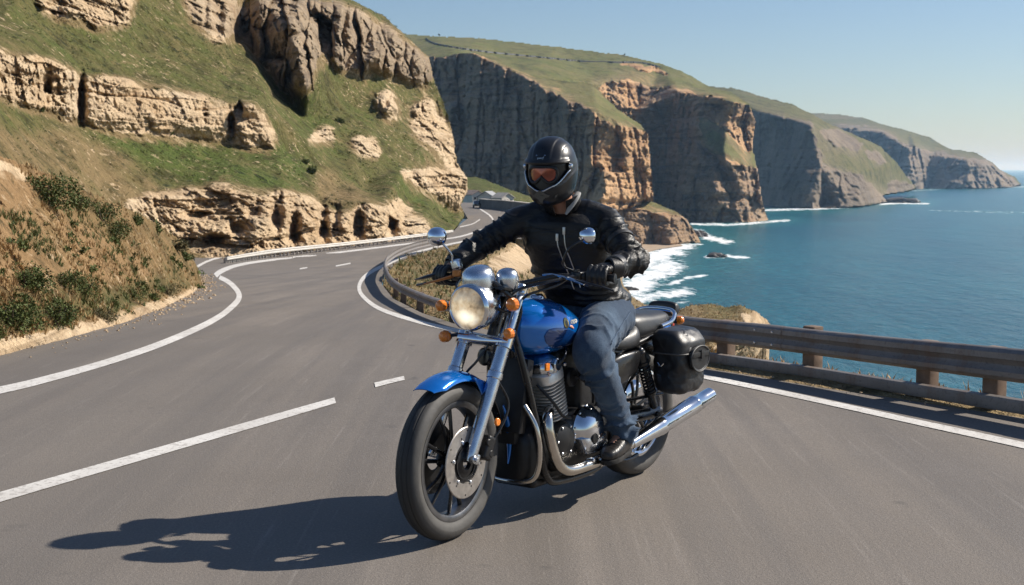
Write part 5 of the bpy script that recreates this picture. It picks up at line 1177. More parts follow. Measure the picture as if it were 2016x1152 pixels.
# ------------------------------------------------------------------ the rider
def leather_jacket():
    t = NT('jacket_leather'); n = t.noise(22, 6, 0.62); g = t.voro(260, None, 'DISTANCE_TO_EDGE'); big = t.noise(6, 4, 0.6)
    cr = t.noise(9, 5, 0.6, t.mapping((1, 1, 3.0), (0.3, 0.2, 0.4)), 0.6)
    t.set(Base_Color=t.mix(big, (0.0045, 0.0047, 0.0056), (0.009, 0.0088, 0.009)), Roughness=t.ramp(n, [(0.3, 0.30), (0.7, 0.52)]), Specular_IOR_Level=0.40,
          Normal=t.bump(t.math('ADD', t.math('MULTIPLY', cr, 1.5), t.math('ADD', t.math('MULTIPLY', n, 0.5), t.math('MULTIPLY', g, 0.12))), 0.5, 0.012)); return t.m
M_jacket = leather_jacket()
def denim():
    t = NT('denim'); n = t.noise(7, 5, 0.65); fade = t.noise(4.5, 5, 0.62); w = t.noise(380, 2, 0.6, t.mapping((1, 1, 0.35), (0.5, 0, 0)))
    c = t.ramp(fade, [(0.34, (0.018, 0.038, 0.075)), (0.5, (0.036, 0.068, 0.118)), (0.66, (0.085, 0.135, 0.20))])
    c = t.mix(t.ramp(w, [(0.4, 0.0), (0.6, 0.35)]), c, (0.075, 0.112, 0.165))
    c = t.mix(t.ramp(n, [(0.33, 0.5), (0.5, 0.0)]), c, (0.011, 0.022, 0.044))
    t.set(Base_Color=c, Roughness=0.85, Specular_IOR_Level=0.25, Sheen_Weight=0.15, Normal=t.bump(t.math('ADD', w, t.math('MULTIPLY', n, 2.0)), 0.5, 0.006)); return t.m
M_denim = denim()
M_skin = simple('skin', (0.42, 0.22, 0.15), 0.5, var=0.12, vscale=20)
M_glove = leather('glove_leather', (0.014, 0.0135, 0.013), 0.42, 50, 0.4)
M_boot = leather('boot_leather', (0.018, 0.016, 0.015), 0.35, 24, 0.5)
M_sole = simple('boot_sole', (0.012, 0.011, 0.010), 0.8)
M_zip = simple('zip_metal', (0.55, 0.54, 0.52), 0.35, 1.0)
M_lining = simple('collar_lining', (0.33, 0.32, 0.30), 0.7, var=0.2, vscale=40)
M_stitch = simple('seam_leather', (0.006, 0.006, 0.007), 0.55)
M_pad = leather('pad_leather', (0.030, 0.029, 0.028), 0.38, 30, 0.35)

rider = empty('person', (BO[0], BO[1], BO[2]), BYAW)
tag(rider, 'person in black leather jacket, blue jeans and matt black full-face helmet riding the blue motorcycle', 'person')
PEL = V3(-0.365, 0.0, 0.865); WAI = V3(-0.290, -0.012, 1.00); CHE = V3(-0.175, -0.015, 1.205); NEK = V3(-0.118, -0.008, 1.378)
SHL = V3(-0.215, 0.162, 1.312); SHR = V3(-0.058, -0.200, 1.308)
ELL = V3(-0.115, 0.372, 1.145); ELR = V3(0.085, -0.330, 1.200)
WRL = V3(0.085, 0.395, 1.122); WRR = V3(0.245, -0.362, 1.118)
HEAD = V3(-0.016, 0.000, 1.552)
HIL = V3(-0.350, 0.095, 0.860); HIR = V3(-0.350, -0.095, 0.860)
KNL = V3(0.010, 0.235, 0.735); KNR = V3(0.010, -0.235, 0.735)
ANL = V3(-0.285, 0.222, 0.335); ANR = V3(-0.285, -0.222, 0.335)
TF = unit(V3(0.381, 0.157, 0)); TL = unit(V3(-0.157, 0.381, 0))   # where the chest faces, and its left
BF = V3(1, 0, 0); BL = V3(0, 1, 0)
def body_tubes(k=1.0, ex=0.0, torso=True, legs=True, head=True):
    m = MB()
    def r(x): return x * k + ex
    if torso:
        rings = []
        for c, f, l, a, b, p in ((PEL + V3(0, 0, -0.03), BF, BL, 0.135, 0.175, 2.4), (PEL + V3(0.015, 0, 0.06), BF, BL, 0.135, 0.170, 2.4), (WAI, unit(BF + TF), unit(BL + TL), 0.118, 0.150, 2.4), ((WAI + CHE) / 2 + V3(0.005, 0, 0), TF, TL, 0.125, 0.165, 2.5), (CHE, TF, TL, 0.133, 0.188, 2.5), (CHE * 0.5 + NEK * 0.5 + V3(-0.012, 0, 0.0), TF, TL, 0.118, 0.190, 2.4), (NEK + V3(-0.03, 0, -0.035), TF, TL, 0.085, 0.135, 2.2), (NEK + V3(-0.01, 0, 0.0), TF, TL, 0.06, 0.075, 2.0)):
            rings.append(sring(c, f, l, r(a), r(b), 28, p))
        m.loft(rings)
        for s, e, w in ((SHL, ELL, WRL), (SHR, ELR, WRR)):
            m.tube([s * 0.7 + CHE * 0.3, s, s * 0.5 + e * 0.5, e, e * 0.5 + w * 0.5, w], [r(0.070), r(0.068), r(0.054), r(0.046), r(0.043), r(0.032)], 16, smooth=5)
    if head:
        m.tube([NEK + V3(-0.02, 0, -0.06), NEK + V3(0.01, 0, 0.02), HEAD + V3(-0.005, 0, -0.07)], [r(0.068), r(0.068), r(0.066)], 16, smooth=3)
        m.ball(HEAD + V3(0, 0, 0.01), (r(0.084), r(0.070), r(0.104)), 24)
        m.ball(HEAD + V3(0.035, 0.010, -0.075), (r(0.05), r(0.052), r(0.045)), 16)
        m.ball(HEAD + V3(0.094, 0.030, -0.020), (r(0.018), r(0.014), r(0.026)), 12)
    if legs:
        for h, kn, an in ((HIL, KNL, ANL), (HIR, KNR, ANR)):
            m.tube([h + V3(-0.03, 0, 0.0), h * 0.6 + kn * 0.4, kn + (h - kn) * 0.10, kn + (an - kn) * 0.10 + V3(0.0, 0, 0), kn * 0.62 + an * 0.38 + V3(-0.018, 0, 0), an], [r(0.098), r(0.080), r(0.062), r(0.058), r(0.054), r(0.036)], 18, smooth=6)
    return m
# one continuous body under the clothes
bt_ = body_tubes(0.84)
for s, w, e in ((1, WRL, ELL), (-1, WRR, ELR)): bt_.tube([w, w + unit(w - e) * 0.05], [0.026, 0.020], 12)
for an in (ANL, ANR): bt_.tube([an, an + V3(0.03, 0, -0.05), an + V3(0.12, 0.01, -0.075)], [0.030, 0.034, 0.022], 12, smooth=3)
V, N, F_ = vox(bt_, 0.010, 6)
body = mesh_obj('body', V, F_, M_skin, rider)
# ---- folds: ridges that run round a limb, strongest near its bends
def seg_t(P, a, b):
    d = b - a; L = d @ d; t = np.clip(((P - a) @ d) / L, 0, 1); q = a + t[:, None] * d
    return t, np.linalg.norm(P - q, axis=1)
def folds(V, N, chains, amp, freq, seed=0.0):
    best = np.full(len(V), 9.0); T = np.zeros(len(V)); W = np.zeros(len(V)); lon = np.zeros(len(V))
    for pts, bend in chains:
        acc = 0.0
        for a, b in zip(pts[:-1], pts[1:]):
            a = np.array(a); b = np.array(b); t, d = seg_t(V, a, b); L = np.linalg.norm(b - a)
            s = d < best; best = np.where(s, d, best); lon = np.where(s, acc + t * L, lon)
            acc += L
        for bp, rad, st in bend: W = np.maximum(W, st * np.exp(-(np.linalg.norm(V - np.array(bp), axis=1) / rad) ** 2))
    Q = V * 5.0 + seed
    w1 = lon * freq + 1.6 * fbm(Q, 3) + 2.0 * perlin(V * 3.0 + 4 + seed)
    rid = 1.25 * (1 - np.abs(np.sin(w1 * math.pi))) ** 2.2
    mod = sstep(-0.25, 0.35, fbm(V * 6.0 + 20 + seed, 2))
    base = 0.25 * fbm(V * 9.0 + seed, 3)
    return V + N * (amp * ((W + 0.12) * mod * (rid - 0.35) + 0.35 * base))[:, None]
# ---- jacket
jk = MB()
rings = []
for c, f, l, a, b, p in ((PEL + V3(0.012, -0.008, 0.040), BF, BL, 0.166, 0.200, 2.5), (PEL + V3(0.022, -0.010, 0.085), BF, BL, 0.172, 0.206, 2.5), (WAI + V3(0.008, -0.012, -0.01), unit(BF + TF), unit(BL + TL), 0.162, 0.204, 2.5), ((WAI + CHE) / 2 + V3(0.008, 0, 0), TF, TL, 0.158, 0.203, 2.6), (CHE, TF, TL, 0.154, 0.206, 2.7), (CHE * 0.5 + NEK * 0.5 + V3(-0.012, 0, 0.01), TF, TL, 0.132, 0.205, 2.5), (NEK + V3(-0.035, 0, -0.034), TF, TL, 0.098, 0.146, 2.2), (NEK + V3(-0.022, -0.006, -0.006), TF + V3(0, 0, -0.45), TL, 0.068, 0.076, 2.0)):
    rings.append(sring(c, f, l, a, b, 36, p))
jk.loft(rings)
for s in (SHL, SHR):
    n0 = NEK + V3(-0.034, 0, -0.022); jk.tube([n0, n0 * 0.5 + s * 0.5 + V3(0, 0, 0.016), s + V3(0, 0, 0.002)], [0.062, 0.064, 0.070], 16, smooth=4)
for s, e, w in ((SHL, ELL, WRL), (SHR, ELR, WRR)):
    jk.tube([s * 0.66 + CHE * 0.34, s, s * 0.62 + e * 0.38, s * 0.25 + e * 0.75, e, e * 0.62 + w * 0.38, w * 0.95 + e * 0.05], [0.082, 0.074, 0.068, 0.064, 0.062, 0.056, 0.046], 18, smooth=5)
V, N, F_ = vox(jk, 0.0075, 8)
V = folds(V, N, [([PEL, WAI, CHE, NEK], [((PEL + WAI) / 2 + V3(0.05, 0, 0), 0.16, 1.2), (WAI + V3(0.1, 0.05, 0.06), 0.12, 0.7), (WAI + V3(0.1, -0.12, 0.08), 0.12, 0.8), (SHL + V3(0.03, -0.05, -0.09), 0.08, 0.8), (SHR + V3(0.03, 0.05, -0.09), 0.09, 0.8)]), ([SHL, ELL, WRL], [(ELL, 0.13, 1.3), (WRL, 0.06, 0.8), (SHL * 0.5 + ELL * 0.5, 0.1, 0.7)]), ([SHR, ELR, WRR], [(ELR, 0.14, 0.9), (WRR, 0.06, 0.8)])], 0.025, 17.0)
jacket = mesh_obj('jacket', V, F_, M_jacket, rider)
KJ = V.copy()
def on_jacket(p, d, lift=0.002):
    """first point of the jacket along d from p"""
    d = unit(d); Q = KJ - p; al = Q @ d; off = np.linalg.norm(Q - al[:, None] * d, axis=1)
    s = off < 0.014
    if not s.any(): s = off < off.min() + 0.01
    return p + d * (al[s].max() + lift)
# zips and seams on the chest
def chest_pt(u, h): # u to the rider's left, h up from the chest centre
    return on_jacket(CHE + TL * u + V3(TF[0], TF[1], 0) * 0 + V3(0, 0, h) + (WAI - CHE) * max(0, -h / 0.205) * V3(1, 1, 0), TF)
for u0, u1, h0, h1 in ((0.012, 0.030, 0.060, -0.20), (-0.020, -0.004, 0.030, -0.21)):
    z_ = MB().tube([chest_pt(u0 + (u1 - u0) * t, h0 + (h1 - h0) * t) for t in np.linspace(0, 1, 16)], 0.0028, 6).build('zip', M_zip, jacket)
    p = chest_pt(u0, h0); MB().box(p + V3(0.004, 0.002, 0.004), (0.006, 0.013, 0.034), rotm((0, 0, 1), 0.4), 0.0025).build('zip_pull', M_zip, z_)
for pts in ([(-0.16, 0.085), (-0.10, 0.070), (-0.045, 0.068)], [(0.055, 0.070), (0.10, 0.072), (0.16, 0.088)]):
    MB().tube([chest_pt(u, h) - TF * 0.002 for u, h in spline([(a, b) for a, b in pts], 5)], 0.0026, 6).build('yoke_seam', M_stitch, jacket)
# collar
cr = []; cin = []
for a in np.linspace(-2.55, 2.55, 30):
    d = TF * math.cos(a) * 1.0 + TL * math.sin(a)
    hgt = 0.060 + 0.018 * abs(math.sin(a / 2)); op = 0.016 * math.cos(a / 2) ** 2
    b = NEK + V3(0.002, 0, -0.012) + V3(0, 0, -0.030 * max(0, math.cos(a)) ** 2)
    rb = 0.080; rt = 0.078 + op + 0.008
    lo = b + d * rb; hi = b + d * rt + V3(0, 0, hgt) + V3(0.02, 0.004, 0)
    cr.append([lo, lo * 0.5 + hi * 0.5 + d * 0.004, hi, hi - d * 0.006 + V3(0, 0, 0.001), lo * 0.5 + hi * 0.5 - d * 0.006, lo - d * 0.008])
    cin.append([hi - d * 0.0065 - V3(0, 0, 0.002), lo * 0.5 + hi * 0.5 - d * 0.0072, lo - d * 0.0100, lo - d * 0.0110, lo * 0.5 + hi * 0.5 - d * 0.0085, hi - d * 0.008 - V3(0, 0, 0.002)])
# open at the throat: the loft starts and ends at the back, so cut the front gap instead
def collar_part(rows, name, mat):
    m = MB(); half = len(rows) // 2
    m.loft(rows[:half - 1]); m.loft(rows[half + 2:])
    return m.build(name, mat, jacket, sharp=60)
co_ = collar_part(cr, 'collar', M_jacket); collar_part(cin, 'collar_lining', M_lining)
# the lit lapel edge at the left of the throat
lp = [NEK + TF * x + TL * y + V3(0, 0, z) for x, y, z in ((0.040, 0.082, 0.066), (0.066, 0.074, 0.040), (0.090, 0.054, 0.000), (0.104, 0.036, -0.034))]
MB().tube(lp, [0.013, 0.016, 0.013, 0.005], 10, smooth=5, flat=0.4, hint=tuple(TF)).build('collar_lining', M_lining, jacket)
# upper-arm band, cuff straps
def ring_on(a, b, t, r, w, name, mat):
    c = a + (b - a) * t; d = unit(b - a)
    return MB().lathe([(r - 0.004, -w), (r + 0.003, -w * 0.9), (r + 0.004, 0), (r + 0.003, w * 0.9), (r - 0.004, w)], c, d, 28).build(name, mat, jacket)
ring_on(SHL, ELL, 0.56, 0.0665, 0.012, 'sleeve_band', M_pad)
ring_on(ELL, WRL, 0.86, 0.0495, 0.022, 'cuff', M_pad); ring_on(ELR, WRR, 0.86, 0.0495, 0.022, 'cuff', M_jacket)
# ---- jeans
jn = MB()
jn.loft([sring(c, BF, BL, a, b, 32, 2.5) for c, a, b in ((PEL + V3(-0.02, 0, -0.075), 0.10, 0.13), (PEL + V3(-0.01, 0, -0.04), 0.148, 0.178), (PEL + V3(0.005, 0, 0.03), 0.152, 0.184), (PEL + V3(0.015, 0, 0.08), 0.146, 0.176))])
for h, k, a in ((HIL, KNL, ANL), (HIR, KNR, ANR)):
    o_ = 1 if h[1] > 0 else -1
    jn.tube([h + V3(-0.03, 0, 0.0), h * 0.62 + k * 0.38 + V3(0, 0, 0.008), k + (h - k) * 0.12 + V3(0, 0, 0.006), k + (a - k) * 0.06 + V3(0.004, 0, 0), k + (a - k) * 0.25 + V3(-0.006, 0, 0), k * 0.45 + a * 0.55 + V3(-0.008, 0, 0), a + (k - a) * 0.10, a + (a - k) * 0.13 + V3(0.004, 0, 0)], [0.126, 0.112, 0.093, 0.089, 0.080, 0.070, 0.066, 0.068], 20, smooth=6)
V, N, F_ = vox(jn, 0.0078, 8)
V = folds(V, N, [([HIL, KNL, ANL], [(KNL + V3(-0.05, 0, -0.05), 0.11, 1.3), (ANL + V3(0, 0, 0.05), 0.10, 1.1), (HIL + V3(0.06, 0, 0.03), 0.12, 0.9)]), ([HIR, KNR, ANR], [(KNR + V3(-0.05, 0, -0.05), 0.11, 1.2), (ANR + V3(0, 0, 0.05), 0.1, 1.0), (HIR + V3(0.06, 0, 0.03), 0.12, 0.9)])], 0.044, 13.0, 3.3)
jeans = mesh_obj('jeans', V, F_, M_denim, rider)
# outer seam of the near leg
KJ = V.copy()
sp = []
for t in np.linspace(0.08, 0.92, 22):
    c = HIL * (1 - t) + KNL * t; sp.append(on_jacket(c, V3(-0.12, 0.95, 0.25), 0.001))
MB().tube(sp, 0.0030, 6).build('seam', simple('denim_seam', (0.05, 0.085, 0.14), 0.85), jeans)
# ---- boots
for an, sg in ((ANL, 1), (ANR, -1)):
    toe = unit(V3(1, 0.16 * sg, -0.05)); bl = MB()
    up = V3(0, 0, 1); sd_ = np.cross(up, toe)
    h0 = an + V3(0.0, 0, -0.075)
    bl.tube([an + V3(0.045, 0, 0.075), an + V3(0.016, 0, 0.03), an + V3(0.004, 0, 0.0), h0 + toe * -0.005], [0.048, 0.049, 0.050, 0.050], 18, smooth=3)
    bl.loft([sring(h0 + toe * x + up * z, sd_, up, w, hh, 22, 2.5) for x, z, w, hh in ((-0.072, 0.0, 0.016, 0.020), (-0.060, 0.003, 0.034, 0.038), (-0.01, 0.010, 0.042, 0.050), (0.05, 0.002, 0.045, 0.043), (0.11, -0.006, 0.049, 0.035), (0.16, -0.010, 0.045, 0.030), (0.192, -0.014, 0.030, 0.022), (0.202, -0.016, 0.010, 0.010))])
    V, N, F_ = vox(bl, 0.006, 6)
    V = folds(V, N, [([an + V3(0, 0, 0.05), h0, h0 + toe * 0.2], [(h0 + toe * 0.04 + up * 0.04, 0.05, 1.0), (h0 + toe * 0.11 + up * 0.03, 0.04, 1.0)])], 0.006, 45, 7.7)
    boot = mesh_obj('boot', V, F_, M_boot, rider)
    zs = h0[2] - 0.040
    MB().loft([[h0 + toe * x + sd_ * y * q + V3(0, 0, zz - h0[2]) for x, y in ((-0.066, 0.0), (-0.06, 0.026), (-0.01, 0.038), (0.05, 0.040), (0.11, 0.047), (0.165, 0.041), (0.20, 0.018), (0.206, 0.0), (0.20, -0.018), (0.165, -0.041), (0.11, -0.047), (0.05, -0.040), (-0.01, -0.038), (-0.06, -0.026))] for zz, q in ((zs - 0.014, 0.96), (zs - 0.012, 1.0), (zs + 0.006, 1.0), (zs + 0.008, 0.97))]).build('sole', M_sole, boot)
    MB().lathe([(0.047, -0.012), (0.0515, -0.010), (0.0515, 0.010), (0.047, 0.012)], an + V3(0.003, 0, 0.0), (0.1, 0, 1), 24).build('ankle_strap', M_pad, boot)
# ---- gloves: a palm, four unequal bent fingers round the grip and a thumb under it
def glove(g, ax, wrist, name='glove'):
    ax = unit(ax)                       # from thumb side out to the little finger
    up = unit(V3(0, 0, 1) - ax * ax[2]); fw_ = unit(np.cross(ax, up) * (1 if np.cross(ax, up)[0] > 0 else -1))
    def pol(t, ang, r): return g + ax * t + (fw_ * math.cos(ang) + up * math.sin(ang)) * r
    m = MB()
    pts = [0.036, 0.012, -0.012, -0.035]
    # back of the hand from wrist to the knuckles
    kc = [pol(-t, R(112), 0.034) for t in pts]
    wv = unit(np.array(wrist) - pol(0, R(120), 0.034))
    w0 = np.array(wrist)
    mid = (pol(0, R(125), 0.036) + w0) / 2 + up * 0.006
    m.loft([sring(w0, ax, np.cross(unit(pol(0, R(112), 0.03) - w0), ax), 0.036, 0.030, 18, 2.4), sring(mid, ax, np.cross(unit(pol(0, R(112), 0.03) - w0), ax), 0.044, 0.026, 18, 2.6), sring(pol(0, R(118), 0.036), ax, fw_ * 0.35 + up * 0.9, 0.047, 0.019, 18, 3), sring(pol(0, R(95), 0.036), ax, up, 0.045, 0.014, 18, 3)])
    for i, t in enumerate(pts):
        L = (0.92, 1.0, 0.97, 0.85)[i]; r0 = (0.0120, 0.0125, 0.0120, 0.0108)[i]
        tt_ = -t
        path = [pol(tt_ * 0.92, R(118), 0.036), pol(tt_, R(84), 0.040), pol(tt_ * 1.02, R(48), 0.0375), pol(tt_ * 1.02, R(5), 0.0340), pol(tt_ * 1.0, R(-45 * L), 0.0320), pol(tt_ * 0.98, R(-98 * L), 0.0310), pol(tt_ * 0.96, R(-132 * L), 0.0315)]
        m.tube(path, [r0 * 1.1, r0 * 1.12, r0, r0, r0 * 0.96, r0 * 0.9, r0 * 0.72], 10, smooth=4)
        m.ball(pol(tt_, R(86), 0.042), 0.0125, 10)
    th = [mid + ax * -0.030 - up * 0.010, pol(-0.052, R(190), 0.034), pol(-0.058, R(235), 0.034), pol(-0.050, R(275), 0.033), pol(-0.040, R(305), 0.032)]
    m.tube(th, [0.017, 0.0150, 0.0135, 0.0125, 0.0095], 10, smooth=4)
    V, N, F_ = vox(m, 0.0036, 3)
    V = V + N * (0.0015 * fbm(V * 60, 3))[:, None]
    o = mesh_obj(name, V, F_, M_glove, rider)
    ca = unit(w0 - mid)
    MB().lathe([(0.036, -0.02), (0.042, -0.016), (0.045, 0.02), (0.046, 0.034), (0.043, 0.036), (0.038, 0.0)], w0 - ca * 0.006, ca, 24).build('glove_cuff', M_glove, o)
    kb = MB()
    for i, t in enumerate(pts[:4]): kb.ball(pol(-t, R(82), 0.0500), (0.008, 0.008, 0.006), 10)
    kb.build('knuckle_guard', M_pad, o)
    return o
gl = glove(GL, GLx, WRL); gr = glove(GR, GRx, WRR)
# ---- helmet
HF = unit(V3(0.955, 0.20, -0.17)); HL = unit(np.cross(V3(0, 0, 1), HF)); HU = np.cross(HF, HL)
HO = HEAD + V3(0.000, 0.000, 0.004)
HS = 0.895
HF, HL, HU = HF * HS, HL * HS, HU * HS
def hp(f, l, u): return HO + HF * f + HL * l + HU * u
def shell_prof(u):
    """half width, front reach and back reach of the shell at height u"""
    ks = np.array([(-0.172, 0.050, 0.118, 0.006), (-0.160, 0.078, 0.146, 0.040), (-0.135, 0.098, 0.160, 0.072), (-0.100, 0.112, 0.164, 0.102), (-0.060, 0.121, 0.160, 0.124), (-0.02, 0.126, 0.153, 0.136), (0.03, 0.127, 0.147, 0.140), (0.07, 0.118, 0.134, 0.130), (0.10, 0.103, 0.115, 0.113), (0.125, 0.082, 0.090, 0.090), (0.143, 0.054, 0.058, 0.058), (0.152, 0.026, 0.028, 0.028), (0.1545, 0.002, 0.002, 0.002)])
    return [np.interp(u, ks[:, 0], ks[:, i]) for i in (1, 2, 3)]
us = np.concatenate([np.linspace(-0.172, 0.10, 62), 0.10 + 0.0545 * np.sin(np.linspace(0.05, 1, 22) * np.pi / 2)])
na = 120; an_ = np.linspace(-np.pi, np.pi, na, endpoint=False)
def smooth_prof():
    A = np.array([shell_prof(u) for u in us])
    for _ in range(10): A[1:-1] = 0.25 * A[:-2] + 0.5 * A[1:-1] + 0.25 * A[2:]
    return A
PA = smooth_prof()
def shell_point(i, a, scale=1.0, push=0.0):
    w, f, b = PA[i]; c = math.cos(a); s = math.sin(a)
    p = 2.15
    cc = math.copysign(abs(c) ** (2 / p), c); ss = math.copysign(abs(s) ** (2 / p), s)
    return np.array([(f if c > 0 else b) * cc * scale, w * ss * scale, us[i]])
grid = np.array([[shell_point(i, a) for a in an_] for i in range(len(us))])
AA, UU = np.meshgrid(an_, us)
# eye port: wide opening, lower edge dips to a point at the nose
lowe = -0.062 - 0.030 * np.exp(-(AA / 0.42) ** 2) + 0.060 * sstep(0.55, 1.30, np.abs(AA)); top = 0.050 - 0.010 * (AA / 1.2) ** 2
port = (np.abs(AA) < 1.24) & (UU > lowe) & (UU < top)
# raised spoiler ridges on the crown, brow lip and chin bar steps
rel = np.zeros(AA.shape)
rel += 0.0050 * sstep(0.02, 0.0, np.abs(np.abs(grid[..., 1]) - 0.040 - 0.10 * np.clip(grid[..., 2] * -1 + 0.09, 0, 1)) - 0.000) * (UU > 0.062) * (np.abs(AA) < 2.4) * 0
crown_band = np.abs(grid[..., 1]) < 0.046
rel += 0.0035 * sstep(0.052, 0.044, np.abs(grid[..., 1])) * sstep(0.060, 0.068, UU)
rel += 0.0030 * sstep(0.094, 0.088, np.abs(grid[..., 1])) * sstep(0.058, 0.064, UU)
rel += 0.010 * np.exp(-((UU - top - 0.004) / 0.010) ** 2) * (np.abs(AA) < 1.3) * (UU >= top - 0.004)
rel += 0.004 * np.exp(-((UU - lowe + 0.004) / 0.006) ** 2) * (np.abs(AA) < 1.3) * (UU <= lowe + 0.004)
cheek = (UU < (-0.070 + 0.105 * sstep(0.5, 2.4, np.abs(AA)))); rel += 0.0045 * cheek * (np.abs(AA) < 2.6)
radial = grid.copy(); radial[..., 2] *= 0.6; radial /= np.linalg.norm(radial, axis=-1, keepdims=True) + 1e-9
grid = grid + radial * rel[..., None]
outer = grid.reshape(-1, 3)
W_ = HO + outer[:, :1] * HF + outer[:, 1:2] * HL + outer[:, 2:3] * HU
F1 = []
for i in range(len(us) - 1):
    for j in range(na):
        j2 = (j + 1) % na
        if port[i, j] and port[i + 1, j] and port[i, j2] and port[i + 1, j2]: continue
        F1.append((i * na + j, i * na + j2, (i + 1) * na + j2, (i + 1) * na + j))
def helmet_mat():
    t = NT('matt_black_shell'); n = t.noise(300, 2, 0.6); b = t.noise(10, 4)
    t.set(Base_Color=t.mix(b, (0.009, 0.010, 0.012), (0.014, 0.015, 0.017)), Roughness=t.ramp(b, [(0.3, 0.27), (0.7, 0.36)]), Specular_IOR_Level=0.55, Normal=t.bump(n, 0.08, 0.001)); return t.m
M_helmet = helmet_mat()
M_trim = simple('rubber_trim', (0.012, 0.012, 0.013), 0.35)
M_trim2 = simple('chin_vent_grey', (0.085, 0.080, 0.068), 0.5)
helmet = mesh_obj('helmet', W_, F1, M_helmet, rider)
md = helmet.modifiers.new('s', 'SOLIDIFY'); md.thickness = 0.009; md.offset = -1
helmet.data.set_sharp_from_angle(angle=R(50))
def inner(sc, name, mat, a0, a1, u0, u1, fsel=None, rim=0.0, dz=0.0):
    ii = [i for i in range(len(us)) if u0 <= us[i] <= u1]
    aa = np.linspace(a0, a1, 40)
    P = np.array([[shell_point(i, a) * np.array([sc, sc, 1]) for a in aa] for i in ii])
    Q = HO + P[..., :1] * HF + P[..., 1:2] * HL + P[..., 2:3] * HU
    m = MB().loft(Q, closed=False, caps=False); o = m.build(name, mat, helmet, normals=False)
    return o
inner(0.90, 'padding', M_trim, -2.2, 2.2, -0.165, 0.12)
# goggles: amber-red lens in a dark frame
def goggle_mat():
    t = NT('goggle_lens'); g = t.noise(18, 3, 0.6)
    lw = t.n.new('ShaderNodeLayerWeight'); lw.inputs[0].default_value = 0.55
    c = t.ramp(lw.outputs['Facing'], [(0.0, (0.34, 0.06, 0.03)), (0.35, (0.30, 0.055, 0.025)), (0.6, (0.50, 0.24, 0.07)), (0.9, (0.35, 0.30, 0.25))])
    c = t.mix(t.ramp(g, [(0.42, 0.0), (0.6, 0.6)]), c, (0.10, 0.02, 0.012))
    t.set(Base_Color=c, Metallic=0.55, Roughness=0.10, Coat_Weight=1.0); return t.m
M_gog = goggle_mat()
gl_ = []; gfr = MB()
outl = []
for t_ in np.linspace(0, 2 * np.pi, 60, endpoint=False):
    x = math.cos(t_); y = math.sin(t_)
    a = 0.66 * math.copysign(abs(x) ** 0.6, x); u = -0.010 + (0.036 if y > 0 else 0.042) * math.copysign(abs(y) ** 0.7, y)
    if y < 0: u += 0.030 * math.exp(-(a / 0.16) ** 2)
    outl.append((a, u))
def gp(a, u, sc):
    w, f, b = [np.interp(u, us, PA[:, k]) for k in range(3)]
    return hp(f * sc * abs(math.cos(a)) ** 0.93, w * sc * math.copysign(abs(math.sin(a)) ** 0.93, math.sin(a)), u)
rows = [[gp(a * k, -0.010 + (u + 0.010) * k, 0.905 + 0.02 * (1 - k)) for a, u in outl] for k in (1.0, 0.85, 0.65, 0.4, 0.15, 0.01)]
MB().loft(rows, caps=False).build('goggle_lens', M_gog, helmet, sharp=0)
gfr.tube([gp(a * 1.03, u * 1.05, 0.915) for a, u in outl + outl[:1]], 0.0075, 8); gfr.build('goggle_frame', M_trim, helmet)
# peak lip, chin vent, pivots, trim lines
br_ = [gp(a, 0.050 - 0.010 * (a / 1.2) ** 2, 1.025) for a in np.linspace(-1.2, 1.2, 40)]
MB().tube(br_, [0.004 + 0.006 * math.cos(x * 1.25) for x in np.linspace(-1.2, 1.2, 40)], 8).build('brow_trim', M_trim, helmet)
lo_ = [gp(a, -0.062 - 0.030 * math.exp(-(a / 0.42) ** 2) + 0.060 * float(sstep(0.55, 1.30, abs(a))), 1.02) for a in np.linspace(-1.24, 1.24, 60)]
MB().tube(lo_, 0.0038, 8).build('port_trim', M_steel, helmet)
def plate(pts, name, mat, sc=1.03, th=0.006):
    P = np.array([gp(a, u, sc) for a, u in pts]); Q = np.array([gp(a, u, sc + th / 0.15) for a, u in pts])
    return MB().loft([P, Q]).build(name, mat, helmet, sharp=20)
plate([(0.0, -0.085), (0.12, -0.092), (0.22, -0.104), (0.40, -0.112), (0.36, -0.120), (0.20, -0.124), (0.10, -0.135), (0.05, -0.150), (0.0, -0.158), (-0.05, -0.150), (-0.10, -0.135), (-0.20, -0.124), (-0.36, -0.120), (-0.40, -0.112), (-0.22, -0.104), (-0.12, -0.092)], 'chin_vent', M_trim2, 1.025, 0.006)
for sgn in (1, -1):
    p = gp(1.28 * sgn, 0.018, 1.035); MB().lathe([(0.001, 0.008), (0.009, 0.006), (0.012, 0.0), (0.012, -0.006)], p, HL * sgn, 16).build('visor_pivot', M_steel, helmet)
    plate([(0.62 * sgn, -0.118), (0.74 * sgn, -0.112), (0.72 * sgn, -0.126), (0.64 * sgn, -0.130)], 'side_vent', M_trim2, 1.03, 0.004)
# crown vent bar with small lettering
plate([(-0.20, 0.084), (0.20, 0.084), (0.20, 0.087), (-0.20, 0.087)], 'crown_vent', M_steel, 1.05, 0.003)
c0 = gp(0.0, 0.072, 1.062); nrm = unit(HF * 0.92 + HU * 0.38); lx = unit(np.cross(nrm, HU) * -1); lx = HL * -1 if False else unit(HL)
uy = unit(np.cross(nrm, lx)); 
if uy[2] < 0: uy = -uy
Mh = Matrix(((lx[0], uy[0], nrm[0], c0[0]), (lx[1], uy[1], nrm[1], c0[1]), (lx[2], uy[2], nrm[2], c0[2]), (0, 0, 0, 1)))
text_mesh('lettering', 'verf', 0.020, M_zip, helmet, Mh, 0.0006, 0.2)
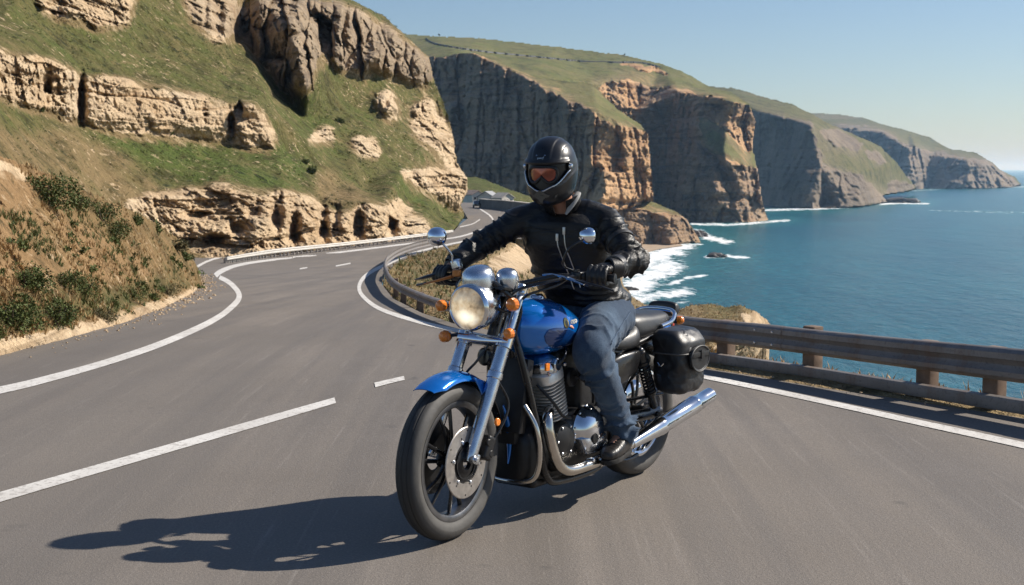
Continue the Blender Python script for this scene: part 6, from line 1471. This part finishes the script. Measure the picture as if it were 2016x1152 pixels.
# ------------------------------------------------------------------ guardrails
def rail_mat():
    t = NT('weathered_rail'); n = t.noise(2.2, 6, 0.7); st = t.noise(3.0, 5, 0.7, t.mapping((1, 1, 0.15))); f = t.noise(40, 4, 0.7)
    c = t.ramp(n, [(0.3, (0.17, 0.15, 0.135)), (0.7, (0.27, 0.245, 0.225))])
    c = t.mix(t.ramp(st, [(0.54, 0.0), (0.70, 0.75)]), c, (0.17, 0.085, 0.045)); c = t.mix(t.ramp(f, [(0.32, 0.5), (0.45, 0.0)]), c, (0.08, 0.07, 0.06))
    t.set(Base_Color=c, Metallic=0.35, Roughness=0.55, Normal=t.bump(t.math('ADD', f, n), 0.25, 0.006)); return t.m
M_rail = rail_mat()
M_railpale = simple('pale_rail', (0.52, 0.49, 0.44), 0.55, 0.2, 0.12, 1.0)
M_post = simple('weathered_post', (0.17, 0.115, 0.08), 0.85, var=0.35, vscale=9, bump=0.4, bscale=40)
M_postpale = simple('pale_post', (0.40, 0.37, 0.33), 0.7, var=0.2, vscale=4)
def resample(P, h, step):
    P = np.array(P, float); Q = spline(np.concatenate([P, np.array(h, float)[:, None]], 1), 14)
    L = np.concatenate([[0], np.cumsum(np.linalg.norm(np.diff(Q[:, :3], axis=0), axis=1))])
    s = np.arange(0, L[-1], step)
    return np.stack([np.interp(s, L, Q[:, i]) for i in range(4)], -1), s
def normals2(P):
    t = np.gradient(P[:, :3], axis=0); t[:, 2] = 0; t /= np.linalg.norm(t, axis=1)[:, None]
    return t, np.stack([-t[:, 1], t[:, 0], 0 * t[:, 0]], -1)
def beam(P, side, prof):
    """prof: (towards the road, share of the height)"""
    t, n = normals2(P); n = n * side
    return MB().loft([[P[i, :3] + n[i] * a + V3(0, 0, 1) * b * P[i, 3] for a, b in prof] for i in range(len(P))])
WB = [(0.0, 0.50), (0.028, 0.52), (0.050, 0.58), (0.052, 0.65), (0.030, 0.70), (0.022, 0.745), (0.030, 0.79), (0.052, 0.84), (0.050, 0.93), (0.028, 0.985), (0.0, 1.0), (-0.010, 0.99), (0.016, 0.965), (0.038, 0.92), (0.040, 0.85), (0.018, 0.80), (0.010, 0.745), (0.018, 0.69), (0.040, 0.64), (0.038, 0.59), (0.016, 0.54), (-0.010, 0.515)]
LB = [(0.0, 0.05), (0.035, 0.06), (0.042, 0.11), (0.038, 0.16), (0.042, 0.21), (0.035, 0.26), (0.0, 0.275), (-0.012, 0.26), (-0.012, 0.07)]
base = [(850, 496, 26), (820, 503.5, 27), (790, 514.5, 28), (768, 530, 30), (759, 548, 32), (764, 566, 32), (780, 586, 33), (830, 613, 37), (893, 637, 42), (960, 653, 50), (1040, 669, 60), (1100, 679, 67), (1200, 693, 79), (1300, 707, 90), (1394, 718, 92), (1517, 736, 98), (1640, 756, 105), (1779, 781, 117), (2016, 823, 138), (2250, 866, 160), (2500, 915, 185)]
bp_ = ground([b[0] for b in base], [b[1] for b in base]); hh = [b[2] * p[1] / F0 for b, p in zip(base, bp_)]
RP, RS = resample(bp_, hh, 0.18)
ctr = bp_[len(bp_) // 2]
grail = empty('guardrail', tuple(bp_[14])); inv = Matrix.Translation(-Vector(bp_[14]))
tag(grail, 'long grey steel guardrail beside the motorcycle, between the road and the sea', 'guardrail')
off = V3(*bp_[14])
def sh(P): Q = P.copy(); Q[:, :3] -= off; return Q
cam_side = 1.0
_t, _n = normals2(RP); k_ = int(len(RP) * 0.8)
side = 1.0 if (_n[k_] @ (V3(0, 0, 0) - RP[k_, :3])) > 0 else -1.0
beam(sh(RP), side, WB).build('upper_beam', M_rail, grail, sharp=35)
nearp = RP[RP[:, 1] < 13.0]
beam(sh(nearp), side, LB).build('lower_beam', M_rail, grail, sharp=35)
def post(P, i, nrm, w, d, top, mat, parent, o3, back=0.05):
    t_, n_ = normals2(P); c = P[i, :3] - n_[i] * side * (back + d / 2) - o3; h = P[i, 3] * top
    a = math.atan2(t_[i][1], t_[i][0])
    return MB().box(c + V3(0, 0, h / 2 - 0.15), (w, d, h + 0.30), rotm((0, 0, 1), a), 0.012).build('post', mat, parent)
WO = [(a + 0.004, 0.5 + (b - 0.5) * 1.01) for a, b in WB[:11]]
for s_ in np.arange(RS[-1] - 0.9, 0, -2.9):
    i = int(np.searchsorted(RS, s_)); seg = sh(RP)[i - 1:i + 2]
    if len(seg) < 3: continue
    jn_ = beam(seg, side, WO + [(a - 0.003, b) for a, b in WO[::-1]]).build('joint', M_rail, grail, sharp=35)
    t_, n_ = normals2(RP); bl_ = MB()
    for sh_ in (-0.09, 0.09):
        for b in (0.62, 0.88):
            p = RP[i, :3] - off + n_[i] * side * 0.054 + t_[i] * sh_ + V3(0, 0, b * RP[i, 3]); MB().cyl(p, p + n_[i] * side * 0.010, 0.010, 8, bev=0.003).build('bolt', M_steel, jn_)
pxs = (1300, 1398, 1584, 1810, 1929, 2110)
prx = []
for i in range(len(RP)):
    p = RP[i, :3]; dy = p[1] * CP - (p[2] - CAMH) * SP
    prx.append(W0 / 2 + F0 * p[0] / dy if dy > 0.5 else 1e9)
prx = np.array(prx)
for px in pxs:
    i = int(np.argmin(np.abs(prx - px) + 1e4 * (RP[:, 1] > 13))); post(RP, i, None, 0.12, 0.10, 0.97 if px != 1584 else 1.03, M_post, grail, off)
for s_ in np.arange(0.4, RS[RP[:, 1] > 12.5][-1] if (RP[:, 1] > 12.5).any() else 0, 3.5):
    if RP[int(np.searchsorted(RS, s_)), 1] > 27: continue
    post(RP, int(np.searchsorted(RS, s_)), None, 0.10, 0.10, 0.85, M_post, grail, off)
# far rail below the cliff
base2 = [(445, 519, 13), (500, 511.5, 15), (547, 506, 16.5), (640, 495, 14.5), (700, 488, 13.5), (800, 475.5, 12), (850, 468.5, 11), (893, 461.5, 9)]
bp2 = ground([b[0] for b in base2], [b[1] for b in base2]); h2 = [b[2] * p[1] / F0 for b, p in zip(base2, bp2)]
RP2, RS2 = resample(bp2, h2, 0.4)
off2 = V3(*bp2[3]); r2 = empty('guardrail', tuple(bp2[3]))
tag(r2, 'pale far guardrail with many short posts along the foot of the rock cliff', 'guardrail')
_t, _n = normals2(RP2); k_ = len(RP2) // 2
side = 1.0 if (_n[k_] @ (V3(0, 0, 0) - RP2[k_, :3])) > 0 else -1.0
Q2 = RP2.copy(); Q2[:, :3] -= off2
beam(Q2, side, [(0.0, 0.48), (0.06, 0.5), (0.09, 0.6), (0.06, 0.74), (0.09, 0.88), (0.06, 0.98), (0.0, 1.0), (-0.04, 0.98), (-0.04, 0.5)]).build('upper_beam', M_railpale, r2, sharp=35)
pp = post(RP2, 1, None, 0.14, 0.14, 0.9, M_postpale, r2, off2, 0.04)
for s_ in np.arange(0.9, RS2[-1], 0.95)[:60]:
    i = int(np.searchsorted(RS2, s_)); c = pp.copy(); COL.objects.link(c); c.parent = r2
    d = RP2[i, :3] - RP2[1, :3]; c.location = d

# ------------------------------------------------------------------ small things far down the road
M_wall = simple('wall_stone', (0.12, 0.12, 0.12), 0.9, var=0.3, vscale=0.8)
M_cop = simple('coping', (0.42, 0.38, 0.33), 0.9, var=0.2, vscale=0.5)
wb = ground([940, 955, 985, 1015, 1060], [409, 411, 413, 417, 424])
swl = empty('sea_wall', tuple(wb[2])); tag(swl, 'dark stone retaining wall at the bend of the road, left of the rider', 'wall')
P = np.concatenate([wb, np.full((5, 1), 1.55)], 1); P[:, :3] -= wb[2]
P[:, 0] += 0.6
side = -1
beam(P, 1.0, [(-0.35, -0.3), (0.35, -0.3), (0.30, 0.93), (-0.30, 0.93)]).build('wall_body', M_wall, swl, sharp=30)
beam(P, 1.0, [(-0.42, 0.93), (0.42, 0.93), (0.42, 1.0), (-0.42, 1.0)]).build('coping', M_cop, swl, sharp=30)
M_white = simple('whitewash', (0.62, 0.57, 0.50), 0.85, var=0.1, vscale=0.6)
M_roof = simple('roof_tile', (0.34, 0.25, 0.20), 0.8, var=0.25, vscale=1.5)
M_roof2 = simple('slate_roof', (0.30, 0.30, 0.31), 0.7, var=0.25, vscale=1.5)
M_glass = simple('dark_window', (0.02, 0.025, 0.03), 0.15)
def house(px, py, Y, w, d, h, rz, roofm, label):
    p = at(px, py, Y)
    o = empty('house', tuple(p), rz); tag(o, label, 'house', 'small houses beyond the bend')
    MB().box((0, 0, h / 2 - 0.5), (w, d, h + 1.0), None, 0.02).build('wall', M_white, o)
    e = 0.25; r = h + w * 0.30
    MB().loft([[(-w / 2 - e, y, h - 0.08), (0, y, r), (w / 2 + e, y, h - 0.08), (w / 2 + e, y, h + 0.06), (0, y, r + 0.16), (-w / 2 - e, y, h + 0.06)] for y in (-d / 2 - e, d / 2 + e)]).build('roof', roofm, o, sharp=20)
    MB().loft([[(-w / 2, y, h), (w / 2, y, h), (0, y, r)] for y in (-d / 2, -d / 2 + 0.15)]).build('gable', M_white, o, sharp=20)
    for x in (-w * 0.25, w * 0.25): MB().box((x, -d / 2 - 0.01, h * 0.55), (w * 0.16, 0.06, h * 0.32), None, 0.01).build('window', M_glass, o)
    MB().box((0, -d / 2 - 0.01, h * 0.36), (w * 0.14, 0.06, h * 0.7), None, 0.01).build('door', M_post, o)
    return o
house(932, 398, 268, 2.6, 4.0, 1.5, 0.5, M_roof, 'small pale house with steep brown roof, leftmost beside the far bend')
house(962, 399, 262, 3.4, 3.0, 1.1, -0.4, M_roof2, 'low grey roofed house between the far bend and the knoll')
house(990, 400, 258, 3.0, 3.0, 1.0, 0.7, M_cop, 'low pale roofed house behind the dark sea wall')
M_car = simple('car_paint', (0.015, 0.016, 0.02), 0.25, coat=1.0)
cp = ground(939, 409)[0]
car = empty('parked_car', tuple(cp), R(95)); tag(car, 'tiny dark car on the far bend of the road', 'car')
sec = [(-1.35, 0.30, 0.62, 0.50), (-1.30, 0.30, 0.78, 0.58), (-0.9, 0.28, 0.86, 0.62), (-0.55, 0.28, 1.18, 0.60), (0.25, 0.28, 1.20, 0.60), (0.62, 0.28, 0.88, 0.62), (1.20, 0.28, 0.78, 0.60), (1.35, 0.30, 0.60, 0.50)]
MB().loft([section(x, w, zt, zb, 5, 20, 0) for x, zb, zt, w in sec]).build('body', M_car, car)
for x in (-0.85, 0.85):
    for y in (-0.58, 0.58): MB().cyl((x, y - 0.08, 0.27), (x, y + 0.08, 0.27), 0.27, 18, bev=0.03).build('wheel', M_tyre, car)
MB().box((0.46, 0, 1.03), (0.05, 0.95, 0.22), rotm((0, 1, 0), -0.75), 0.01).build('windscreen', M_glass, car)

# ------------------------------------------------------------------ plants
def leaf_mat(name, c1, c2, c3):
    t = NT(name); n = t.noise(9, 3, 0.6); n2 = t.noise(2.0, 3)
    c = t.ramp(n, [(0.3, c1), (0.6, c2), (0.8, c3)])
    t.set(Base_Color=c, Roughness=0.7, Specular_IOR_Level=0.25); return t.m
M_leaf = leaf_mat('shrub_leaves', (0.040, 0.055, 0.014), (0.085, 0.105, 0.026), (0.16, 0.165, 0.048))
M_leaf2 = leaf_mat('dry_shrub_leaves', (0.07, 0.07, 0.03), (0.13, 0.11, 0.05), (0.22, 0.17, 0.08))
M_stem = simple('shrub_wood', (0.10, 0.075, 0.05), 0.9)
def leaf_cloud(c, r, n, size, rng, flat=0.75):
    """many small folded leaves through the volume of several lumps"""
    k = max(4, int(n / 90)); lumps = [(np.array([rng.uniform(-0.6, 0.6) * r, rng.uniform(-0.6, 0.6) * r, (0.25 + 0.6 * rng.rand()) * r * flat]), r * rng.uniform(0.30, 0.52)) for _ in range(k)]
    V = []; Fc = []
    for i in range(n):
        o, lr = lumps[i % k]; d = unit(rng.normal(size=3)); p = o + d * lr * rng.uniform(0.55, 1.0) * np.array([1, 1, flat])
        if p[2] < 0.01: p[2] = 0.01 + 0.05 * rng.rand()
        a = unit(d + rng.normal(size=3) * 0.7); b = unit(np.cross(a, rng.normal(size=3))); s = size * rng.uniform(0.6, 1.3)
        q = np.cross(a, b) * s * 0.22; m = len(V)
        V += [c + p - b * s * 0.35, c + p + a * s * 0.9 * 0.5 - q * 0, c + p + a * s, c + p + b * s * 0.35 + q]
        Fc.append((m, m + 1, m + 2, m + 3))
    return np.array(V), Fc
def shrub(p, r, n, size, label, mat=M_leaf, seed=1, flat=0.8, name='shrub'):
    rng = np.random.RandomState(seed); o = empty(name, tuple(p)); tag(o, label, 'bush', 'shrubs on the hill and bank')
    V, Fc = leaf_cloud(V3(0, 0, 0), r, n, size, rng, flat); mesh_obj('crown', V, Fc, mat, o, smooth=False)
    m = MB()
    for k in range(5):
        a = rng.uniform(0, 6.28); m.tube([(0, 0, -0.1 * r), (math.cos(a) * r * 0.2, math.sin(a) * r * 0.2, r * 0.3), (math.cos(a) * r * 0.5, math.sin(a) * r * 0.5, r * 0.7)], [0.05 * r, 0.035 * r, 0.012 * r], 6)
    m.build('stem', M_stem, o); return o
def on(info, px, py, sink=0.0):
    return at(px, py, depth_at(info, px, py)) - V3(0, 0, sink)
SH = [(bank_i, 52, 566, 44, 'broad dark green shrub low on the dry bank, nearest to the left picture edge'),
      (bank_i, 130, 566, 30, 'round dark shrub just right of the broadest one on the dry bank'),
      (bank_i, 165, 574, 28, 'rightmost of the three dark shrubs in the row on the dry bank'),
      (bank_i, 95, 398, 50, 'wide bright green shrub on the top edge of the bank under the sandy scree'),
      (bank_i, 150, 408, 30, 'green shrub next below the widest one along the top edge of the bank'),
      (bank_i, 200, 432, 32, 'dense dark shrub halfway down the top edge of the bank'),
      (bank_i, 222, 462, 28, 'grey green shrub hanging just under the dense dark one on the bank edge'),
      (bank_i, 268, 440, 14, 'small dark bush on the skyline of the bank before the rock wall'),
      (bank_i, 345, 488, 18, 'olive bush near the lower right end of the bank edge'),
      (bank_i, 362, 508, 14, 'lowest small bush on the right tip of the bank edge'),
      (bank_i, 260, 585, 22, 'mid green bush above the pale gravel foot of the bank'),
      (bank_i, 300, 590, 12, 'small dark clump right of the bush above the gravel foot'),
      (bank_i, 330, 578, 22, 'olive tuft bush at the right foot of the bank close to the tarmac'),
      (bank_i, 205, 628, 24, 'brownish low bush at the gravel foot of the bank'),
      (bank_i, 20, 640, 50, 'large loose green shrub in the bottom left corner of the bank'),
      (bank_i, 105, 632, 40, 'loose grey green shrub right of the large corner shrub'),
      (hill_i, 307, 176, 7, 'tiny dark bush on top of the pale rock band'),
      (hill_i, 336, 264, 8, 'dark bush at the foot of the pale rock band, left of its pair'),
      (hill_i, 347, 268, 7, 'dark bush at the foot of the pale rock band, right of its pair'),
      (hill_i, 78, 218, 11, 'green bush growing in the leftmost weathered rock'),
      (hill_i, 610, 338, 14, 'dark bush in the gully above the lower cliff'),
      (hill_i, 600, 322, 10, 'smaller dark bush just above the one in the gully'),
      (hill_i, 668, 240, 12, 'dark bush on the shaded edge below the grey crag'),
      (hill_i, 268, 432, 12, 'dark bush growing out of the lower pale cliff at its left end')]
for i, (inf, px, py, rp, lab) in enumerate(SH):
    Y = depth_at(inf, px, py); r = rp * Y / F0 * (1.45 if inf is bank_i else 1.1)
    shrub(on(inf, px, py, r * 0.25), r, int(np.clip(rp * 52, 160, 2000)), r * (0.10 if rp > 20 else 0.22), lab, M_leaf2 if 'brownish' in lab or 'olive' in lab else M_leaf, seed=i + 3, flat=0.85)
# dry grass: nobody could count it
M_grass = leaf_mat('dry_grass_blades', (0.30, 0.19, 0.085), (0.42, 0.28, 0.13), (0.56, 0.41, 0.21))
M_grass2 = leaf_mat('green_grass_blades', (0.09, 0.11, 0.04), (0.15, 0.155, 0.055), (0.24, 0.20, 0.09))
def grass(name, pts, h, mat, seed, blades=7):
    rng = np.random.RandomState(seed); V = []; Fc = []
    for p, hh_ in zip(pts, h):
        for k in range(blades):
            a = rng.uniform(0, 6.28); l = hh_ * rng.uniform(0.5, 1.2); w = 0.035 * hh_ + 0.002; d = V3(math.cos(a), math.sin(a), 0); s = V3(-d[1], d[0], 0) * w
            b = p + d * hh_ * 0.12 * rng.rand() + V3(0, 0, -0.02); m1 = b + d * l * 0.22 + V3(0, 0, l * 0.6); tp = b + d * l * rng.uniform(0.3, 0.75) + V3(0, 0, l * 0.95); n = len(V)
            V += [b - s, b + s, m1 + s * 0.8, m1 - s * 0.8, tp]; Fc += [(n, n + 1, n + 2, n + 3), (n + 3, n + 2, n + 4)]
    o = mesh_obj(name, np.array(V), Fc, mat, smooth=False); tag(o, kind='stuff'); return o
rng = np.random.RandomState(5)
def scatter(inf, n, x0, x1, y0, y1, gate=None):
    px = rng.uniform(x0, x1, n); py = rng.uniform(y0, y1, n)
    i = np.rint((py - inf['ys'][0]) / inf['step']).astype(int); j = np.rint((px - inf['xs'][0]) / inf['step']).astype(int)
    k = (i >= 0) & (j >= 0) & (i < inf['ins'].shape[0]) & (j < inf['ins'].shape[1]); px, py, i, j = px[k], py[k], i[k], j[k]
    k = inf['ins'][i, j] & (inf['rock'][i, j] < rng.rand(len(i)) * 0.9)
    return at(px[k], py[k], inf['D'][i[k], j[k]])
a = scatter(bank_i, 8200, -150, 400, 235, 720); g1_ = fbm(a * 0.8, 3)
grass('dry_grass', a[g1_ > -0.12], 0.04 + 0.06 * rng.rand(len(a)), M_grass, 1)
b = scatter(bank_i, 5000, -150, 400, 420, 720); g2_ = fbm(b * 0.7 + 5, 3)
grass('green_grass', b[g2_ > 0.05], 0.05 + 0.06 * rng.rand(len(b)), M_grass2, 2)
a = scatter(slope_i, 6000, 750, 1340, 480, 700)
grass('slope_grass', a, (0.05 + 0.07 * rng.rand(len(a))) * np.clip(a[:, 1] / 30, 0.6, 2.2), M_grass, 3, 6)
b = scatter(slope_i, 900, 750, 1060, 490, 640)
grass('slope_scrub', b, (0.07 + 0.10 * rng.rand(len(b))) * np.clip(b[:, 1] / 30, 0.6, 2.2), M_grass2, 4, 9)
a = scatter(mound_i, 1500, 1300, 1520, 595, 700)
grass('outcrop_grass', a, 0.05 + 0.08 * rng.rand(len(a)), M_grass, 6, 6)
vi = rng.rand(1500) * (len(edge) - 2); k = vi.astype(int); f = (vi - k)[:, None]
p = edge[k] * (1 - f) + edge[k + 1] * f + nm[k] * rng.uniform(0.05, 0.6, (1500, 1)); p[:, 2] += 0.01
grass('verge_grass', p, 0.03 + 0.06 * rng.rand(1500), M_grass, 7, 6)
# field wall across the plateau
fw_ = spline(np.array([(838, 76), (862, 88), (950, 102), (1060, 113), (1140, 121), (1200, 123), (1260, 124), (1300, 133)], float), 60)
fpt = np.array([at(x, y, depth_at(plat_i, x, y) - 1.0) for x, y in fw_])
wl_ = empty('field_wall', tuple(fpt[200])); tag(wl_, 'thin dark dry stone wall running across the far green plateau', 'wall')
Pw = np.concatenate([fpt - fpt[200], np.full((len(fpt), 1), 1.1)], 1)
beam(Pw, 1.0, [(-0.5, -0.6), (0.5, -0.6), (0.4, 1.0), (-0.4, 1.0)]).build('wall_body', M_wall, wl_, sharp=30)
# low scrub on the hill and loose stones at the road side: nobody could count them
def scrub(name, pts, rad, mat, seed, n=16):
    rng = np.random.RandomState(seed); VV = []; FF = []; k = 0
    for p, r in zip(pts, rad):
        V, Fc = leaf_cloud(p - V3(0, 0, 0.15 * r), r, n, r * 0.55, rng, 0.7); VV.append(V); FF += [tuple(i + k for i in f) for f in Fc]; k += len(V)
    o = mesh_obj(name, np.concatenate(VV), FF, mat, smooth=False); tag(o, kind='stuff'); return o
a = scatter(hill_i, 9000, 0, 920, 0, 500); w_ = fbm(a / 11.0 + 3, 3); a = a[w_ > 0.02]
scrub('hill_scrub', a, (1.6 + 4.5 * rng.rand(len(a)) ** 3) * a[:, 1] / F0, M_leaf, 8, 12)
a = scatter(hill_i, 5200, 0, 920, 0, 500)
scrub('dry_scrub', a, (1.6 + 3.0 * rng.rand(len(a)) ** 2) * a[:, 1] / F0, M_leaf2, 9, 9)
a = scatter(bank_i, 380, -150, 395, 420, 690); w_ = fbm(a / 2.2 + 13, 3); a = a[w_ > 0.0]
scrub('bank_scrub', a, (5 + 12 * rng.rand(len(a)) ** 2) * a[:, 1] / F0, M_leaf, 10, 40)
a = scatter(slope_i, 260, 755, 1330, 485, 680); scrub('coast_scrub', a, (3 + 8 * rng.rand(len(a)) ** 2) * a[:, 1] / F0, M_leaf2, 12, 30)
def stones(name, pts, sz, seed):
    rng = np.random.RandomState(seed); VV = []; FF = []; k = 0
    B = np.array([(1, 0, 0), (-1, 0, 0), (0, 1, 0), (0, -1, 0), (0, 0, 0.8), (0, 0, -0.6)], float); T = [(0, 2, 4), (2, 1, 4), (1, 3, 4), (3, 0, 4), (2, 0, 5), (1, 2, 5), (3, 1, 5), (0, 3, 5)]
    for p, z in zip(pts, sz):
        q = B * rng.uniform(0.6, 1.2, (6, 3)) * z; a = rng.uniform(0, 6.28); c, s_ = math.cos(a), math.sin(a)
        VV.append(np.stack([q[:, 0] * c - q[:, 1] * s_, q[:, 0] * s_ + q[:, 1] * c, q[:, 2]], -1) + p); FF += [tuple(i + k for i in t) for t in T]; k += 6
    o = mesh_obj(name, np.concatenate(VV), FF, M_stone, smooth=False); tag(o, kind='stuff'); return o
M_stone = simple('loose_stone', (0.40, 0.29, 0.18), 0.9, var=0.35, vscale=3)
fp = ground([f[0] for f in foot], [f[1] for f in foot]); fe = np.array(densify([tuple(p) for p in fp], False))
k = (rng.rand(1500) * (len(fe) - 1)).astype(int); f = rng.rand(1500)[:, None]; p = fe[k] * (1 - f) + fe[np.minimum(k + 1, len(fe) - 1)] * f
p[:, :2] += rng.normal(size=(1500, 2)) * np.array([0.22, 0.22]) + np.array([-0.10, 0.10]); p[:, 2] = zroad(p[:, 1]) + 0.003
stones('gravel', p, (0.006 + 0.022 * rng.rand(1500) ** 3) * np.clip(p[:, 1] / 14, 0.8, 2), 21)
vi = rng.rand(900) * (len(edge) - 2); k = vi.astype(int); f = (vi - k)[:, None]; p = edge[k] * (1 - f) + edge[k + 1] * f + nm[k] * (0.10 + 0.14 * rng.normal(size=(900, 1))); p[:, 2] = zroad(p[:, 1]) + 0.012
stones('verge_gravel', p, 0.004 + 0.012 * rng.rand(900) ** 3, 22)
# two lone trees on the skyline
def far_tree(px, py, Y, h, label, seed):
    p = at(px, py, Y); o = empty('tree', tuple(p)); tag(o, label, 'tree')
    rng = np.random.RandomState(seed)
    MB().tube([(0, 0, -0.1 * h), (0.03 * h, 0, 0.25 * h), (0, 0.02 * h, 0.55 * h)], [0.05 * h, 0.04 * h, 0.02 * h], 8).tube([(0.02 * h, 0, 0.3 * h), (0.2 * h, 0.05 * h, 0.55 * h)], [0.025 * h, 0.01 * h], 6).build('trunk', M_stem, o)
    V, Fc = leaf_cloud(V3(0, 0, 0.32 * h), 0.42 * h, 420, 0.11 * h, rng, 0.9); mesh_obj('crown', V, Fc, M_leaf, o, smooth=False)
far_tree(865, 72, 1490, 4.0, 'lone tiny tree on the grassy skyline left of the helmet', 31)
far_tree(1229, 110, 1385, 3.2, 'small round tree on the plateau skyline above the orange cliffs', 32)
# ------------------------------------------------------------------ air
t = NT('haze_air'); t.n.remove(t.b)
pv = t.n.new('ShaderNodeVolumePrincipled')
pv.inputs['Color'].default_value = (0.42, 0.68, 1.0, 1); pv.inputs['Density'].default_value = HAZE; pv.inputs['Absorption Color'].default_value = (1, 1, 1, 1); pv.inputs['Anisotropy'].default_value = 0.25
t.L(pv.outputs[0], t.out.inputs['Volume'])
bv = [(x, y, z) for x in (-60000, 60000) for y in (-400, 62000) for z in (SEA - 8, 172)]
haze = mesh_obj('haze', bv, [(0, 1, 3, 2), (4, 6, 7, 5), (0, 4, 5, 1), (2, 3, 7, 6), (0, 2, 6, 4), (1, 5, 7, 3)], t.m, smooth=False)
tag(haze, kind='stuff')
